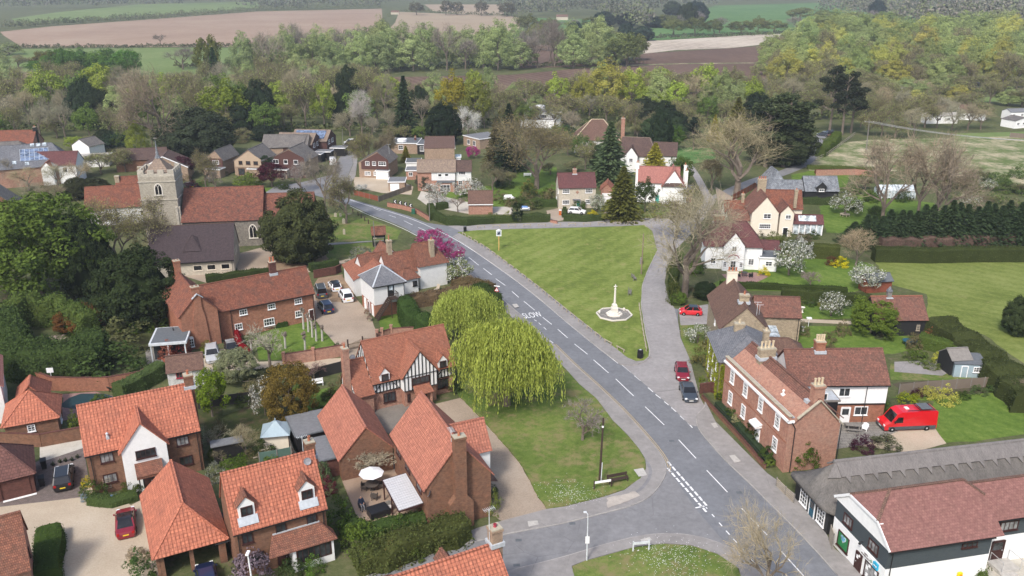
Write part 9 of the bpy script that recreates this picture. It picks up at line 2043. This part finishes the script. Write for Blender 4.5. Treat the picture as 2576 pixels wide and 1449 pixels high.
def lounger(label,at,ang,mat):
 e=empty('sun_lounger',G(*at),ang,label,'lounger');m=MB();m.box(-.3,.3,-.7,.4,.3,.36);m.build('seat',mat,e);m=MB();m.slab([(-.3,.4,.33),(.3,.4,.33),(.3,.8,.95),(-.3,.8,.95)],.05);m.build('backrest',mat,e)
 for x in (-.27,.27):
  for y in (-.6,.4):m=MB();m.box(x-.03,x+.03,y-.03,y+.03,0,.3);m.build('leg',mat,e)
lounger('black lounger against the brick wall beyond the covered pool',(286,984),R(160),'fascia_black');lounger('pale wooden lounger in the cottage garden',(1098,732),R(-30),'wood_pale')
m=MB();m.box(-.4,.4,-.03,.03,2.3,2.95);m.tube([(0,.05,0),(0,.05,2.9)],.04,6);single(m,'pool_notice','paint_white','white board on a thin post left of the covered pool','sign',(135,978),R(10))
m=MB();rr=random.Random(5)
for i in range(14):x,y=rr.uniform(-1.8,1.8),rr.uniform(-1,1);a=rr.uniform(-.6,.6);m.bar((x-.5,y,.1+.04*i),(x+.5,y+a,.15+.05*i),.15,.08)
tag(single(m,'timber_pile','wood_pale','untidy pile of timber and sacks behind the dormer house','timber pile',(688,1155)),kind='stuff')
m=MB();m.box(-.8,.8,-.25,.25,0,.9);single(m,'stone_marker','wood_grey','grey box shaped planter at the lane side of the green','planter',tuple(G(1613,662,.14)),R(80))
lm,tm,T0=bare_mesh('creeper',3,3,.4,900,2.2,depth=5,tw=.22)
e=empty('bare_creeper',G(922,1200),R(23),'dense tangle of bare creeper stems over the middle garage gable','creeper');e.scale=(1.15,.45,.95)
for n_,me in (('stems',lm),('twigs',tm)):
 o=bpy.data.objects.new(n_,me);COL.objects.link(o);o.parent=e;o.location=(0,0,.3);o.color=(.36,.31,.23,1)
fr=G(1807.3,913,5.2);a_=R(-3.3);pts=[]
rr=random.Random(9)
for _ in range(2600):
 y=rr.uniform(.2,8.6);z=rr.uniform(0,5.1)
 w_=min(abs(y-yy) for yy in (2.2,4.6,7.4))
 if w_<.5 and ((3.1<z<4.7) or z<2.3):continue
 if y>2.6 and rr.random()<.45 and z<3:continue
 pts.append((.2-rr.random()*.15,y,z))
for _ in range(1000):
 pts.append((rr.uniform(.3,1.2),.2-rr.random()*.15,rr.uniform(0,4.9)))
P=np.array(pts);me=mesh_np('ivy',leaves(P,.24,np.tile([-1.,-.2,.2],(len(P),1)),.6),4,'leaf');o=bpy.data.objects.new('wall_ivy',me);COL.objects.link(o);o.location=(fr.x,fr.y,0);o.rotation_euler=(0,0,a_);o.color=(.25,.28,.03,1);tag(o,'yellow-green ivy covering the front corner of the slate roofed house','ivy')
pl=tp('scrub',140,905,868,150,(.30,.24,.20),'dead brown stems inside the hollow of the huge conifer hedge',name='dead_stems',cat='shrub')
rr=random.Random(4)
for nm,c,r_,n_ in (('verge flowers by the drive',(1430,1240),3.,260),('daisies on the lower verge',(1690,1400),4.,420)):
 g=G(*c,.17);m=MB()
 for _ in range(n_):
  x,y=rr.gauss(0,r_*.5),rr.gauss(0,r_*.35);m.add([(x,y,0),(x+.05,y,0),(x+.05,y+.05,.0),(x,y+.05,0)],[(0,1,2,3)])
 o=m.build('wild_flowers','paint_white',fixn=False);o.location=g;tag(o,'tiny white '+nm,'flowers',kind='stuff')
EXPO=.6
HAZE=.0002
# ================================================================ LIGHT, SKY, CAMERA
w=bpy.data.worlds.new('World');sc.world=w;w.use_nodes=True;nt=w.node_tree;nt.nodes.clear()
sky=N(nt,'TexSky');sky.sky_type='NISHITA';sky.sun_disc=False;SE,SA=R(48),R(205)
sky.sun_elevation=SE;sky.sun_rotation=SA;sky.air_density=1.;sky.dust_density=3.;sky.ozone_density=.6
bg=N(nt,'Background',i_Strength=.148);o_=N(nt,'OutputWorld');lk(nt,sky.outputs[0],bg.inputs[0]);lk(nt,bg.outputs[0],o_.inputs[0])
su=bpy.data.lights.new('sun','SUN');su.energy=2.2;su.angle=R(9);su.color=(1,.96,.90);so=bpy.data.objects.new('sun',su);COL.objects.link(so)
d_=Vector((math.sin(SA)*math.cos(SE),math.cos(SA)*math.cos(SE),math.sin(SE)))
so.rotation_euler=d_.to_track_quat('Z','Y').to_euler();so.location=(0,0,120)
hz=MB();hz.box(-2600,2600,-60,5200,-1.9,75);o=hz.build('haze','steel');m=bpy.data.materials.new('haze');m.use_nodes=True;nt=m.node_tree;nt.nodes.clear()
pv=N(nt,'VolumePrincipled');pv.inputs['Color'].default_value=(.86,.92,1.,1);pv.inputs['Density'].default_value=HAZE;pv.inputs['Anisotropy'].default_value=.2;ou=N(nt,'OutputMaterial');lk(nt,pv.outputs[0],ou.inputs['Volume'])
o.data.materials.clear();o.data.materials.append(m);tag(o,kind='stuff')
cam=bpy.data.cameras.new('camera');cam.sensor_width=36;cam.lens=F/2576*36;cam.clip_end=20000;cam.clip_start=.5
co=bpy.data.objects.new('camera',cam);COL.objects.link(co);co.location=(0,0,HC);co.rotation_euler=(R(90)-PT,0,0);sc.camera=co
sc.view_settings.view_transform='Standard';sc.view_settings.look='None';sc.view_settings.gamma=1.;sc.view_settings.exposure=EXPO
sc.cycles.max_bounces=6;sc.cycles.transparent_max_bounces=8;sc.cycles.volume_bounces=0
sc.cycles.use_denoising=True
